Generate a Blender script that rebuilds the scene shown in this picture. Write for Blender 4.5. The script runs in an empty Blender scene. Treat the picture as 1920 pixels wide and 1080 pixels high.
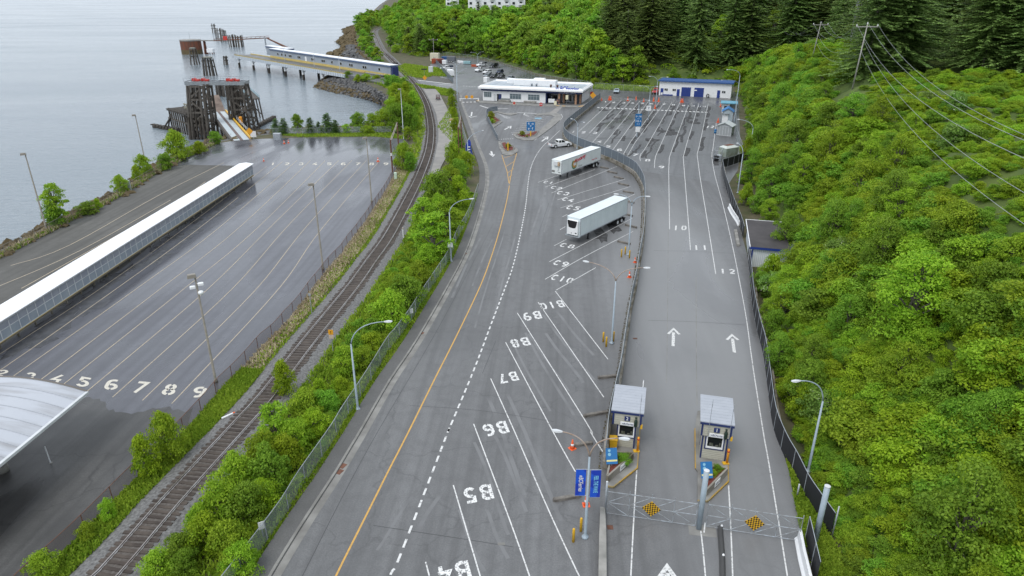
import bpy, math, random
import numpy as np
from mathutils import Vector, Matrix
from mathutils.geometry import tessellate_polygon
R = math.radians
rnd = random.Random(7)
scene = bpy.context.scene
COL = scene.collection
# ---------------------------------------------------------------- camera
H, F = 35.0, 1280.0
TH = math.atan(553 / F)
cT, sT = math.cos(TH), math.sin(TH)
WZ = -4.5                      # water level below the terminal
cam_d = bpy.data.cameras.new('camera')
cam_d.lens, cam_d.sensor_width = 24, 36
cam_d.clip_start, cam_d.clip_end = 0.5, 30000
cam = bpy.data.objects.new('camera', cam_d)
COL.objects.link(cam)
cam.location = (0, 0, H)
cam.rotation_euler = (math.pi / 2 - TH, 0, 0)
scene.camera = cam
def G(px, py, z=0.0):
 """ground point (height z) seen at photograph position px,py"""
 a, b = (px - 960) / F, (540 - py) / F
 dx, dy, dz = a, cT + b * sT, -sT + b * cT
 t = (z - H) / dz
 return Vector((dx * t, dy * t, z))
def GG(pts, z=0.0):
 return [G(p[0], p[1], z) for p in pts]
def zat(base, py):
 """height above the point base at which photograph row py lies"""
 k = (540 - py) / F
 return H + base[1] * (k * cT - sT) / (cT + k * sT)
def hgt(bx, by, ty, z=0.0):
 return zat(G(bx, by, z), ty) - z
# ---------------------------------------------------------------- materials
MATS = {}
def mat(name, c, rough=0.6, c2=None, scale=3.0, metal=0.0, bump=0.0, detail=4.0, coord='Object', stretch=None,
  rough2=None, lo=0.35, hi=0.65, spec=0.5, bscale=None):
 if name in MATS:
  return MATS[name]
 m = bpy.data.materials.new(name)
 m.use_nodes = True
 nt = m.node_tree
 b = nt.nodes['Principled BSDF']
 b.inputs['Roughness'].default_value = rough
 b.inputs['Metallic'].default_value = metal
 b.inputs['Specular IOR Level'].default_value = spec
 b.inputs['Base Color'].default_value = (*c, 1)
 if c2 is not None or bump:
  tc = nt.nodes.new('ShaderNodeTexCoord')
  mp = nt.nodes.new('ShaderNodeMapping')
  if coord == 'World':
   gm = nt.nodes.new('ShaderNodeNewGeometry')
   nt.links.new(gm.outputs['Position'], mp.inputs['Vector'])
  else:
   nt.links.new(tc.outputs[coord], mp.inputs['Vector'])
  if stretch:
   mp.inputs['Scale'].default_value = stretch
  nz = nt.nodes.new('ShaderNodeTexNoise')
  nz.inputs['Scale'].default_value = scale
  nz.inputs['Detail'].default_value = detail
  nt.links.new(mp.outputs[0], nz.inputs['Vector'])
 if c2 is not None:
  cr = nt.nodes.new('ShaderNodeValToRGB')
  cr.color_ramp.elements[0].position = lo
  cr.color_ramp.elements[1].position = hi
  cr.color_ramp.elements[0].color = (*c, 1)
  cr.color_ramp.elements[1].color = (*c2, 1)
  nt.links.new(nz.outputs['Fac'], cr.inputs[0])
  nt.links.new(cr.outputs[0], b.inputs['Base Color'])
  if rough2 is not None:
   mr = nt.nodes.new('ShaderNodeMapRange')
   mr.inputs[1].default_value, mr.inputs[2].default_value = lo, hi
   mr.inputs[3].default_value, mr.inputs[4].default_value = rough, rough2
   nt.links.new(nz.outputs['Fac'], mr.inputs[0])
   nt.links.new(mr.outputs[0], b.inputs['Roughness'])
 if bump:
  n2 = nz
  if bscale:
   n2 = nt.nodes.new('ShaderNodeTexNoise')
   n2.inputs['Scale'].default_value = bscale
   n2.inputs['Detail'].default_value = 6
   nt.links.new(mp.outputs[0], n2.inputs['Vector'])
  bp = nt.nodes.new('ShaderNodeBump')
  bp.inputs['Strength'].default_value = bump
  bp.inputs['Distance'].default_value = 0.05
  nt.links.new(n2.outputs['Fac'], bp.inputs['Height'])
  nt.links.new(bp.outputs[0], b.inputs['Normal'])
 MATS[name] = m
 return m
def mesh_screen(name, c, alpha, rough=0.5, metal=0.0):
 """woven wire or slatted fabric seen from afar: part of the light passes between the strands"""
 if name in MATS:
  return MATS[name]
 m = mat(name, c, rough, metal=metal)
 nt = m.node_tree
 b = nt.nodes['Principled BSDF']
 tr = nt.nodes.new('ShaderNodeBsdfTransparent')
 mx = nt.nodes.new('ShaderNodeMixShader')
 mx.inputs[0].default_value = alpha
 nt.links.new(tr.outputs[0], mx.inputs[1])
 nt.links.new(b.outputs[0], mx.inputs[2])
 nt.links.new(mx.outputs[0], nt.nodes['Material Output'].inputs[0])
 return m
def asphalt(name, base, light, rough_dry, rough_wet, wet_lo, wet_hi, streak=None, patch=0.05, grain=True, crack=0.0, sheen=(), wetmix=0.45):
 """road surface: aggregate grain, big tone patches, tyre streaks and damp areas"""
 m = bpy.data.materials.new(name)
 m.use_nodes = True
 nt = m.node_tree
 L = nt.links.new
 b = nt.nodes['Principled BSDF']
 gm = nt.nodes.new('ShaderNodeNewGeometry')
 def noise(scale, detail=3, rot=0.0, sc=(1, 1, 1), dist=0.0, off=0.0):
  mp = nt.nodes.new('ShaderNodeMapping')
  mp.vector_type = 'TEXTURE'
  mp.inputs['Rotation'].default_value = (0, 0, rot)
  mp.inputs['Location'].default_value = (off, off * 0.7, 0)
  mp.inputs['Scale'].default_value = sc
  L(gm.outputs['Position'], mp.inputs[0])
  n = nt.nodes.new('ShaderNodeTexNoise')
  n.inputs['Scale'].default_value = scale
  n.inputs['Detail'].default_value = detail
  n.inputs['Distortion'].default_value = dist
  L(mp.outputs[0], n.inputs['Vector'])
  return n
 def mrange(src, a, b_, c_, d_):
  r = nt.nodes.new('ShaderNodeMapRange')
  for i, v in enumerate((a, b_, c_, d_)):
   r.inputs[i + 1].default_value = v
  L(src, r.inputs[0])
  return r.outputs[0]
 def mix(fac, a, b_, mode='MIX'):
  x = nt.nodes.new('ShaderNodeMix')
  x.data_type = 'RGBA'
  x.blend_type = mode
  if isinstance(fac, float):
   x.inputs[0].default_value = fac
  else:
   L(fac, x.inputs[0])
  for s, v in ((6, a), (7, b_)):
   if isinstance(v, tuple):
    x.inputs[s].default_value = (*v, 1)
   else:
    L(v, x.inputs[s])
  return x.outputs[2]
 big = noise(patch, 4, dist=0.6)
 c0 = mix(mrange(big.outputs['Fac'], 0.35, 0.68, 0, 1), base, light)
 if streak is not None:
  st = noise(1.0, 3, rot=streak, sc=(38, 0.8, 1), off=3.0)
  c0 = mix(mrange(st.outputs['Fac'], 0.42, 0.70, 0, 0.6), c0, tuple(v * 0.62 for v in base))
  st2 = noise(1.0, 2, rot=streak, sc=(60, 1.7, 1), off=13.0)
  c0 = mix(mrange(st2.outputs['Fac'], 0.5, 0.75, 0, 0.4), c0, tuple(v * 1.25 for v in light))
 if grain:
  g = noise(9.0, 5)
  c0 = mix(mrange(g.outputs['Fac'], 0.3, 0.7, 0, 1), c0, mix(0.5, c0, tuple(v * 0.55 for v in base)))
  g3 = noise(0.9, 6, off=7.0)
  c0 = mix(mrange(g3.outputs['Fac'], 0.45, 0.75, 0, 0.5), c0, tuple(v * 0.7 for v in base))
 if crack:
  v = nt.nodes.new('ShaderNodeTexVoronoi')
  v.feature = 'DISTANCE_TO_EDGE'
  v.inputs['Scale'].default_value = 0.12
  wob = noise(0.5, 4)
  mx = nt.nodes.new('ShaderNodeVectorMath')
  mx.operation = 'MULTIPLY_ADD'
  mx.inputs[1].default_value = (3, 3, 0)
  L(wob.outputs['Color'], mx.inputs[0])
  L(gm.outputs['Position'], mx.inputs[2])
  L(mx.outputs[0], v.inputs['Vector'])
  c0 = mix(mrange(v.outputs['Distance'], 0.0, 0.012, crack, 0), c0, tuple(x * 0.35 for x in base))
 shs = None
 for cx, cy, rx, ry, an in sheen:          # worn zones, their wet sheen put into a lighter colour
  mp = nt.nodes.new('ShaderNodeMapping')
  mp.vector_type = 'TEXTURE'
  mp.inputs['Location'].default_value = (cx, cy, 0)
  mp.inputs['Rotation'].default_value = (0, 0, an)
  mp.inputs['Scale'].default_value = (rx, ry, 50)
  L(gm.outputs['Position'], mp.inputs[0])
  gr = nt.nodes.new('ShaderNodeTexGradient')
  gr.gradient_type = 'SPHERICAL'
  L(mp.outputs[0], gr.inputs[0])
  q = mrange(gr.outputs['Fac'], 0, 0.5, 0, 0.75)
  c0 = mix(q, c0, tuple(v * 1.22 for v in light))
  shs = q
 L(c0, b.inputs['Base Color'])
 wetn = noise(0.055, 5, rot=streak or 0.0, sc=(2.2, 0.8, 1), dist=1.2, off=21.0)
 wet = mrange(wetn.outputs['Fac'], wet_lo, wet_hi, rough_dry, rough_wet)
 if shs is not None:
  sb = nt.nodes.new('ShaderNodeMath'); sb.operation = 'MULTIPLY_ADD'
  L(shs, sb.inputs[0]); sb.inputs[1].default_value = -0.22; L(wet, sb.inputs[2])
  wet = sb.outputs[0]
 L(wet, b.inputs['Roughness'])
 wcol = mrange(wetn.outputs['Fac'], wet_lo, wet_hi, 0.0, wetmix)
 c1 = mix(wcol, c0, tuple(v * 0.45 for v in base))
 L(c1, b.inputs['Base Color'])
 bp = nt.nodes.new('ShaderNodeBump')
 bp.inputs['Strength'].default_value = 0.12
 bp.inputs['Distance'].default_value = 0.02
 gg = noise(14.0, 3)
 L(gg.outputs['Fac'], bp.inputs['Height'])
 L(bp.outputs[0], b.inputs['Normal'])
 MATS[name] = m
 return m
def leafmat(name, dark, light, trans=0.35, hue=0.04, val=0.35, speck=None):
 """foliage: every leaf has its own tone (attribute tint), every plant its own (object random)"""
 m = bpy.data.materials.new(name)
 m.use_nodes = True
 nt = m.node_tree
 L = nt.links.new
 b = nt.nodes['Principled BSDF']
 b.inputs['Roughness'].default_value = 0.55
 b.inputs['Specular IOR Level'].default_value = 0.15
 at = nt.nodes.new('ShaderNodeAttribute')
 at.attribute_name = 'tint'
 cr = nt.nodes.new('ShaderNodeValToRGB')
 cr.color_ramp.elements[0].color = (*dark, 1)
 cr.color_ramp.elements[1].color = (*light, 1)
 cr.color_ramp.elements[0].position = 0.0
 if speck:
  cr.color_ramp.elements[1].position = 0.93
  e = cr.color_ramp.elements.new(0.96)
  e.color = (*speck, 1)
 L(at.outputs['Fac'], cr.inputs[0])
 oi = nt.nodes.new('ShaderNodeObjectInfo')
 hs = nt.nodes.new('ShaderNodeHueSaturation')
 def mr(a, b_):
  r = nt.nodes.new('ShaderNodeMapRange')
  r.inputs[3].default_value, r.inputs[4].default_value = a, b_
  L(oi.outputs['Random'], r.inputs[0])
  return r.outputs[0]
 L(mr(0.5 - hue / 2, 0.5 + hue / 2), hs.inputs['Hue'])
 L(mr(1 - val, 1 + val), hs.inputs['Value'])
 L(cr.outputs[0], hs.inputs['Color'])
 L(hs.outputs[0], b.inputs['Base Color'])
 tl = nt.nodes.new('ShaderNodeBsdfTranslucent')
 L(hs.outputs[0], tl.inputs['Color'])
 mx = nt.nodes.new('ShaderNodeMixShader')
 mx.inputs[0].default_value = trans
 L(b.outputs[0], mx.inputs[1])
 L(tl.outputs[0], mx.inputs[2])
 L(mx.outputs[0], nt.nodes['Material Output'].inputs[0])
 MATS[name] = m
 return m
# ---------------------------------------------------------------- mesh helper
class MB:
 def __init__(s):
  s.v, s.f, s.mi = [], [], []
  s.cur = 0
 def add(s, vs, fs):
  o = len(s.v)
  s.v += [tuple(p) for p in vs]
  s.f += [tuple(i + o for i in f) for f in fs]
  s.mi += [s.cur] * len(fs)
  return s
 def box(s, c, d, rz=0.0, taper=1.0, bev=0.0):
  x, y, z = d[0] / 2, d[1] / 2, d[2] / 2
  ca, sa = math.cos(rz), math.sin(rz)
  def P(a, b, e):
   return (c[0] + a * ca - b * sa, c[1] + a * sa + b * ca, c[2] + e)
  if bev:
   ring = [(x - bev, -y), (x, -y + bev), (x, y - bev), (x - bev, y), (-x + bev, y), (-x, y - bev), (-x, -y + bev), (-x + bev, -y)]
   lv = [(-z, 1), (z - bev, 1), (z, 1)]
   vs = []
   for k, (zz, _) in enumerate(lv):
    for a, b in ring:
     f = 1.0
     if k == 2:
      a -= math.copysign(min(bev, abs(a)), a); b -= math.copysign(min(bev, abs(b)), b)
     vs.append(P(a, b, zz))
   fs = [tuple(reversed(range(8)))]
   for k in range(2):
    for i in range(8):
     j = (i + 1) % 8
     fs.append((k * 8 + i, k * 8 + j, k * 8 + 8 + j, k * 8 + 8 + i))
   fs.append(tuple(range(16, 24)))
   return s.add(vs, fs)
  t = taper
  vs = [P(-x, -y, -z), P(x, -y, -z), P(x, y, -z), P(-x, y, -z), P(-x * t, -y * t, z), P(x * t, -y * t, z), P(x * t, y * t, z), P(-x * t, y * t, z)]
  return s.add(vs, [(3, 2, 1, 0), (4, 5, 6, 7), (0, 1, 5, 4), (1, 2, 6, 5), (2, 3, 7, 6), (3, 0, 4, 7)])
 def beam(s, a, b, w, h=None, up=(0, 0, 1)):
  a, b = Vector(a), Vector(b)
  h = h or w
  d = (b - a).normalized()
  u = Vector(up)
  if abs(d.dot(u)) > 0.98:
   u = Vector((1, 0, 0))
  r = d.cross(u).normalized()
  u = r.cross(d)
  vs = []
  for p in (a, b):
   for i, j in ((-1, -1), (1, -1), (1, 1), (-1, 1)):
    vs.append(p + r * (i * w / 2) + u * (j * h / 2))
  return s.add(vs, [(0, 1, 2, 3), (7, 6, 5, 4), (0, 4, 5, 1), (1, 5, 6, 2), (2, 6, 7, 3), (3, 7, 4, 0)])
 def tube(s, pts, r, n=8, r2=None, cap=True):
  pts = [Vector(p) for p in pts]
  m = len(pts)
  rr = r if isinstance(r, (list, tuple)) else [r + ((r2 if r2 is not None else r) - r) * i / max(1, m - 1) for i in range(m)]
  o = len(s.v)
  prev = None
  for i, p in enumerate(pts):
   d = (pts[min(i + 1, m - 1)] - pts[max(i - 1, 0)])
   d = d.normalized() if d.length > 1e-9 else Vector((0, 0, 1))
   if prev is None:
    u = Vector((1, 0, 0)) if abs(d.x) < 0.9 else Vector((0, 1, 0))
   else:
    u = prev
   a = (u - d * u.dot(d)).normalized()
   prev = a
   b = d.cross(a)
   for k in range(n):
    t = 2 * math.pi * k / n
    s.v.append(tuple(p + (a * math.cos(t) + b * math.sin(t)) * rr[i]))
  for i in range(m - 1):
   for k in range(n):
    k2 = (k + 1) % n
    s.f.append((o + i * n + k, o + i * n + k2, o + (i + 1) * n + k2, o + (i + 1) * n + k)); s.mi.append(s.cur)
  if cap:
   s.f.append(tuple(o + k for k in reversed(range(n)))); s.mi.append(s.cur)
   s.f.append(tuple(o + (m - 1) * n + k for k in range(n))); s.mi.append(s.cur)
  return s
 def lathe(s, prof, n=12, c=(0, 0, 0)):
  """prof: list of (radius, z)"""
  return s.tube([(c[0], c[1], c[2] + z + i * 1e-6) for i, (r, z) in enumerate(prof)], [max(r, 1e-4) for r, z in prof], n)
 def prism(s, poly, z0, z1, top_only=False):
  """vertical prism over a plan polygon"""
  pts = [(p[0], p[1]) for p in poly]
  a = sum(pts[i][0] * pts[(i + 1) % len(pts)][1] - pts[(i + 1) % len(pts)][0] * pts[i][1] for i in range(len(pts)))
  if a < 0:
   pts.reverse()
  n = len(pts)
  tri = tessellate_polygon([[Vector((x, y, 0)) for x, y in pts]])
  o = len(s.v)
  s.v += [(x, y, z1) for x, y in pts]
  for t in tri:
   i, j, k = t
   ar = (pts[j][0] - pts[i][0]) * (pts[k][1] - pts[i][1]) - (pts[k][0] - pts[i][0]) * (pts[j][1] - pts[i][1])
   s.f.append(tuple(o + q for q in ((i, j, k) if ar > 0 else (i, k, j)))); s.mi.append(s.cur)
  if not top_only:
   s.v += [(x, y, z0) for x, y in pts]
   for i in range(n):
    j = (i + 1) % n
    s.f.append((o + n + i, o + n + j, o + j, o + i)); s.mi.append(s.cur)
  return s
 def quad(s, a, b, c, d):
  return s.add([a, b, c, d], [(0, 1, 2, 3)])
 def slab(s, o, U, V, N, w, h, t):
  """thin box: origin corner o, unit axes U (width), V (height), N (thickness, outwards)"""
  o, U, V, N = Vector(o), Vector(U), Vector(V), Vector(N)
  vs = [o, o + U * w, o + U * w + V * h, o + V * h]
  vs += [p + N * t for p in vs]
  return s.add(vs, [(3, 2, 1, 0), (4, 5, 6, 7), (0, 1, 5, 4), (1, 2, 6, 5), (2, 3, 7, 6), (3, 0, 4, 7)])
 def ribbon(s, pts, w, z=None):
  """flat mitred strip on the ground"""
  pts = [Vector((p[0], p[1], p[2] if z is None else z)) for p in pts]
  m = len(pts)
  o = len(s.v)
  for i, p in enumerate(pts):
   d1 = (pts[i] - pts[i - 1]) if i else (pts[1] - pts[0])
   d2 = (pts[i + 1] - pts[i]) if i < m - 1 else d1
   d1 = Vector((d1.x, d1.y, 0)).normalized(); d2 = Vector((d2.x, d2.y, 0)).normalized()
   n = Vector((-(d1.y + d2.y), d1.x + d2.x, 0))
   n = n.normalized() if n.length > 1e-6 else Vector((-d1.y, d1.x, 0))
   k = max(0.5, n.dot(Vector((-d1.y, d1.x, 0))))
   s.v.append(tuple(p + n * (w / 2 / k))); s.v.append(tuple(p - n * (w / 2 / k)))
  for i in range(m - 1):
   s.f.append((o + 2 * i + 1, o + 2 * i + 3, o + 2 * i + 2, o + 2 * i)); s.mi.append(s.cur)
  return s
 def text(s, txt, o, U, V, size, align='CENTER', shear=0.0, bold=0.0, maxw=None):
  """lettering laid on a surface: o = anchor, U/V = writing axes"""
  cu = bpy.data.curves.new('lettering', 'FONT')
  cu.body = txt
  cu.align_x = align
  cu.align_y = 'CENTER'
  cu.shear = shear
  cu.offset = bold
  cu.resolution_u = 3
  ob = bpy.data.objects.new('lettering', cu)
  me = bpy.data.meshes.new_from_object(ob)
  o, U, V = Vector(o), Vector(U), Vector(V)
  xs = [v.co.x for v in me.vertices]
  k = size
  kx = k
  if maxw and xs and (max(xs) - min(xs)) * k > maxw:
   kx = maxw / (max(xs) - min(xs))
  s.add([o + U * (v.co.x * kx) + V * (v.co.y * k) for v in me.vertices], [tuple(p.vertices) for p in me.polygons])
  bpy.data.objects.remove(ob); bpy.data.curves.remove(cu); bpy.data.meshes.remove(me)
  return s
 def data(s, name, mats, smooth=False):
  me = bpy.data.meshes.new(name)
  me.from_pydata(s.v, [], s.f)
  for m in (mats if isinstance(mats, (list, tuple)) else [mats]):
   me.materials.append(m)
  if any(s.mi):
   me.polygons.foreach_set('material_index', s.mi)
  if smooth:
   me.polygons.foreach_set('use_smooth', [True] * len(s.f))
  me.update()
  return me
 def build(s, name, mats, parent=None, smooth=False, label=None):
  return obj(name, s.data(name, mats, smooth), parent, label)
def obj(name, me, parent=None, label=None, loc=None):
 o = bpy.data.objects.new(name, me)
 COL.objects.link(o)
 if parent:
  o.parent = parent
 if label:
  o['label'] = label
 if loc is not None:
  o.location = loc
 return o
def tag(o, label, cat, group=None):
 o['label'], o['category'] = label, cat
 if group:
  o['group'] = group
 return o
def thing(name, label, cat, loc=(0, 0, 0), rz=0.0, group=None):
 o = bpy.data.objects.new(name, None)
 COL.objects.link(o)
 o.empty_display_size = 0.3
 o.location = loc
 o.rotation_euler = (0, 0, rz)
 return tag(o, label, cat, group)
def dup(root, loc, rz=0.0, label=None, group=None, scale=None):
 r = root.copy()
 COL.objects.link(r)
 r.location = loc
 r.rotation_euler = (0, 0, rz)
 if scale is not None:
  r.scale = (scale,) * 3 if not isinstance(scale, tuple) else scale
 if label:
  r['label'] = label
 if group:
  r['group'] = group
 for ch in root.children:
  c = ch.copy()
  COL.objects.link(c)
  c.parent = r
  for g in ch.children:
   d = g.copy()
   COL.objects.link(d)
   d.parent = c
 return r
def structure(name, mb, m, smooth=False):
 o = mb.build(name, m, None, smooth)
 o['kind'] = 'structure'
 return o
def catmull(pts, n=6):
 pts = [Vector(p) for p in pts]
 out = []
 for i in range(len(pts) - 1):
  p0, p1, p2, p3 = pts[max(i - 1, 0)], pts[i], pts[i + 1], pts[min(i + 2, len(pts) - 1)]
  for k in range(n):
   t = k / n
   out.append(0.5 * ((2 * p1) + (p2 - p0) * t + (2 * p0 - 5 * p1 + 4 * p2 - p3) * t * t + (3 * p1 - p0 - 3 * p2 + p3) * t ** 3))
 out.append(pts[-1])
 return out
def resample(pts, step):
 pts = [Vector(p) for p in pts]
 out, acc = [pts[0]], 0.0
 for a, b in zip(pts, pts[1:]):
  d = (b - a).length
  if d < 1e-9:
   continue
  t = step - acc
  while t <= d:
   out.append(a.lerp(b, t / d)); t += step
  acc = (acc + d) % step if step else 0
  acc = d - (t - step)
 return out
def offset(pts, k):
 out = []
 for i, p in enumerate(pts):
  d = pts[min(i + 1, len(pts) - 1)] - pts[max(i - 1, 0)]
  d = Vector((d.x, d.y, 0)).normalized()
  out.append(p + Vector((-d.y, d.x, 0)) * k)
 return out
def rot2(v, a):
 return Vector((v[0] * math.cos(a) - v[1] * math.sin(a), v[0] * math.sin(a) + v[1] * math.cos(a), 0))
X_, Y_, Z_ = Vector((1, 0, 0)), Vector((0, 1, 0)), Vector((0, 0, 1))
# ---------------------------------------------------------------- palette
M_white = mat('white_paint', (0.80, 0.81, 0.82), 0.45, (0.73, 0.74, 0.75), 1.2)
M_offwhite = mat('aged_white_metal', (0.62, 0.64, 0.66), 0.4, (0.5, 0.52, 0.53), 0.8)
M_galv = mat('galvanised_steel', (0.42, 0.45, 0.48), 0.42, (0.3, 0.33, 0.36), 2.5, metal=0.35)
M_polegrey = mat('blue_grey_pole', (0.33, 0.40, 0.46), 0.45, (0.28, 0.34, 0.39), 2.0)
M_brownpole = mat('weathered_pole', (0.16, 0.15, 0.12), 0.7, (0.22, 0.2, 0.17), 2.0)
M_rust = mat('rusty_steel', (0.10, 0.045, 0.03), 0.8, (0.17, 0.075, 0.045), 3.0)
M_rustred = mat('rust_red_sheet', (0.18, 0.06, 0.03), 0.85, (0.10, 0.05, 0.035), 0.6, stretch=(1, 1, 0.2))
M_navy = mat('navy_trim', (0.018, 0.032, 0.12), 0.45)
M_blue = mat('royal_blue', (0.012, 0.05, 0.36), 0.45, (0.008, 0.03, 0.28), 2.0)
M_doorblue = mat('door_blue', (0.014, 0.04, 0.22), 0.5)
M_signblue = mat('sign_blue', (0.01, 0.13, 0.34), 0.45)
M_teal = mat('pale_blue_roof', (0.14, 0.36, 0.47), 0.5, (0.1, 0.3, 0.42), 1.0)
M_yellow = mat('safety_yellow', (0.72, 0.42, 0.02), 0.5, (0.62, 0.36, 0.02), 3.0)
M_orange = mat('cone_orange', (0.75, 0.12, 0.03), 0.5)
M_red = mat('red_paint', (0.5, 0.04, 0.03), 0.5)
M_black = mat('black_plastic', (0.012, 0.012, 0.014), 0.45)
M_rubber = mat('tyre_rubber', (0.012, 0.012, 0.012), 0.8)
M_glass = mat('dark_glass', (0.015, 0.018, 0.02), 0.08)
M_cream = mat('cream_siding', (0.46, 0.45, 0.38), 0.6, (0.42, 0.41, 0.35), 1.5)
M_metalroof = mat('ribbed_metal_roof', (0.36, 0.38, 0.42), 0.4, (0.33, 0.35, 0.39), 1.5)
M_concrete = mat('concrete', (0.30, 0.29, 0.27), 0.8, (0.19, 0.185, 0.17), 0.9, bump=0.2, coord='World')
M_kerb = mat('kerb_concrete', (0.25, 0.245, 0.23), 0.8, (0.16, 0.155, 0.145), 0.6, coord='World')
M_mossconc = mat('mossy_concrete', (0.28, 0.26, 0.23), 0.9, (0.10, 0.085, 0.05), 0.7, bump=0.3, coord='World')
M_timber = mat('weathered_timber', (0.045, 0.038, 0.032), 0.85, (0.125, 0.112, 0.097), 1.2, stretch=(3, 3, 0.25), bump=0.3)
M_darktimber = mat('creosote_timber', (0.02, 0.017, 0.014), 0.8, (0.05, 0.04, 0.03), 1.0, stretch=(3, 3, 0.3))
M_log = mat('grey_log', (0.2, 0.185, 0.165), 0.85, (0.11, 0.1, 0.09), 2.5)
M_sleeper = mat('sleeper_timber', (0.04, 0.030, 0.025), 0.85, (0.085, 0.068, 0.056), 0.8, coord='World')
M_rail = mat('rail_steel', (0.45, 0.43, 0.42), 0.3, (0.3, 0.26, 0.24), 1.0, metal=0.8)
M_mulch = mat('red_mulch', (0.10, 0.022, 0.015), 0.95, (0.16, 0.04, 0.026), 4.0, bump=0.4)
M_stone = mat('edge_stones', (0.30, 0.29, 0.27), 0.85, (0.16, 0.155, 0.15), 1.6)
M_paint = mat('road_paint_white', (0.62, 0.62, 0.61), 0.7, (0.25, 0.25, 0.25), 5.0, coord='World', lo=0.51, hi=0.68, detail=6)
M_paintworn = mat('road_paint_worn', (0.68, 0.68, 0.67), 0.7, (0.19, 0.19, 0.19), 7.0, coord='World', lo=0.50, hi=0.62, detail=8)
M_paintyel = mat('road_paint_yellow', (0.60, 0.34, 0.07), 0.7, (0.45, 0.27, 0.08), 4.0, coord='World')
M_paintcream = mat('road_paint_cream', (0.50, 0.41, 0.28), 0.6, (0.36, 0.31, 0.24), 3.0, coord='World')
M_paintbone = mat('road_paint_bone', (0.56, 0.53, 0.46), 0.6, (0.45, 0.42, 0.36), 4.0, coord='World', lo=0.5, hi=0.7)
M_paintred = mat('paint_rusty_white', (0.5, 0.4, 0.33), 0.7)
M_ltblue = mat('paint_light_blue', (0.2, 0.42, 0.55), 0.7)
M_lens = mat('lamp_lens', (0.58, 0.6, 0.62), 0.3)
M_pvc = mat('pale_blue_panel', (0.25, 0.29, 0.34), 0.6, (0.31, 0.35, 0.39), 0.5)
M_membrane = mat('roof_membrane', (0.33, 0.38, 0.42), 0.35, (0.26, 0.3, 0.34), 0.25)
M_roofwhite = mat('white_roof_sheet', (0.80, 0.81, 0.83), 0.4, (0.74, 0.75, 0.77), 0.6)
M_canopy = mat('canopy_sheet', (0.43, 0.45, 0.49), 0.55, (0.27, 0.27, 0.28), 0.5, stretch=(0.4, 2.5, 1), lo=0.45, hi=0.75)
M_blackcloth = mat('black_windscreen', (0.012, 0.013, 0.016), 0.7)
M_slats = mesh_screen('grey_privacy_slats', (0.10, 0.13, 0.16), 0.84, 0.5)
M_link = mesh_screen('chain_link_mesh', (0.34, 0.40, 0.40), 0.32, 0.5)
M_linkgate = mesh_screen('gate_link_mesh', (0.26, 0.28, 0.30), 0.13, 0.5)
M_linkrust = mesh_screen('rusty_link_mesh', (0.10, 0.06, 0.055), 0.35, 0.7)
M_linkdark = mesh_screen('dark_link_mesh', (0.06, 0.06, 0.055), 0.25, 0.7)
M_netting = mesh_screen('rockfall_net', (0.12, 0.15, 0.18), 0.6, 0.5)
M_trail1 = mat('trailer_white', (0.70, 0.74, 0.74), 0.4, (0.64, 0.68, 0.68), 0.7)
M_trail2 = mat('trailer_pale_blue', (0.64, 0.71, 0.73), 0.35, (0.58, 0.65, 0.67), 0.6)
M_brick = mat('tan_brick', (0.42, 0.25, 0.16), 0.8, (0.36, 0.21, 0.13), 3.0)
M_bark = mat('bark', (0.10, 0.085, 0.07), 0.9, (0.17, 0.155, 0.14), 2.0)
M_barkpale = mat('pale_bark', (0.32, 0.30, 0.27), 0.9, (0.2, 0.19, 0.17), 2.0)
M_rock = mat('shore_rock', (0.045, 0.046, 0.05), 0.75, (0.135, 0.133, 0.13), 0.55, bump=0.4, coord='World')
M_weedrock = mat('weedy_rock', (0.075, 0.055, 0.022), 0.85, (0.12, 0.09, 0.045), 0.6, bump=0.4, coord='World')
M_soil = mat('verge_soil', (0.055, 0.062, 0.022), 0.95, (0.10, 0.085, 0.05), 0.35, coord='World', bump=0.3, bscale=3.0)
M_hill = mat('hill_soil', (0.05, 0.085, 0.014), 0.95, (0.09, 0.125, 0.025), 0.3, coord='World')
M_ballast = mat('ballast', (0.075, 0.073, 0.072), 0.9, (0.215, 0.213, 0.21), 5.0, coord='World', bump=0.7, bscale=5.0, lo=0.3, hi=0.72, detail=8)
M_platform = mat('platform_slab', (0.27, 0.255, 0.235), 0.75, (0.21, 0.2, 0.19), 0.3, coord='World')
M_moss = mat('moss', (0.07, 0.085, 0.02), 0.95, (0.11, 0.12, 0.03), 2.0)
_e = G(1270, 545)
A_terminal = asphalt('terminal_asphalt', (0.122, 0.122, 0.124), (0.182, 0.184, 0.187), 0.60, 0.30, 0.48, 0.68, streak=R(86), patch=0.035, crack=0.3, sheen=((_e.x, _e.y, 11, 62, R(-6)),))
A_far = asphalt('upper_lot_asphalt', (0.112, 0.114, 0.118), (0.165, 0.168, 0.173), 0.45, 0.24, 0.45, 0.65, streak=R(74), patch=0.03, crack=0.75)
A_wet = asphalt('wet_lot_asphalt', (0.098, 0.101, 0.117), (0.148, 0.152, 0.174), 0.40, 0.12, 0.42, 0.58, streak=R(88), patch=0.03, wetmix=0.3)
A_old = asphalt('old_rough_asphalt', (0.095, 0.093, 0.086), (0.14, 0.137, 0.128), 0.85, 0.6, 0.6, 0.8, streak=R(88), patch=0.06)
A_dark = asphalt('dark_patched_asphalt', (0.056, 0.055, 0.053), (0.125, 0.122, 0.118), 0.55, 0.2, 0.42, 0.58, streak=R(86), patch=0.11, crack=0.5)
A_walk = asphalt('sidewalk_asphalt', (0.105, 0.104, 0.102), (0.135, 0.134, 0.132), 0.75, 0.6, 0.6, 0.8, patch=0.1)
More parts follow.
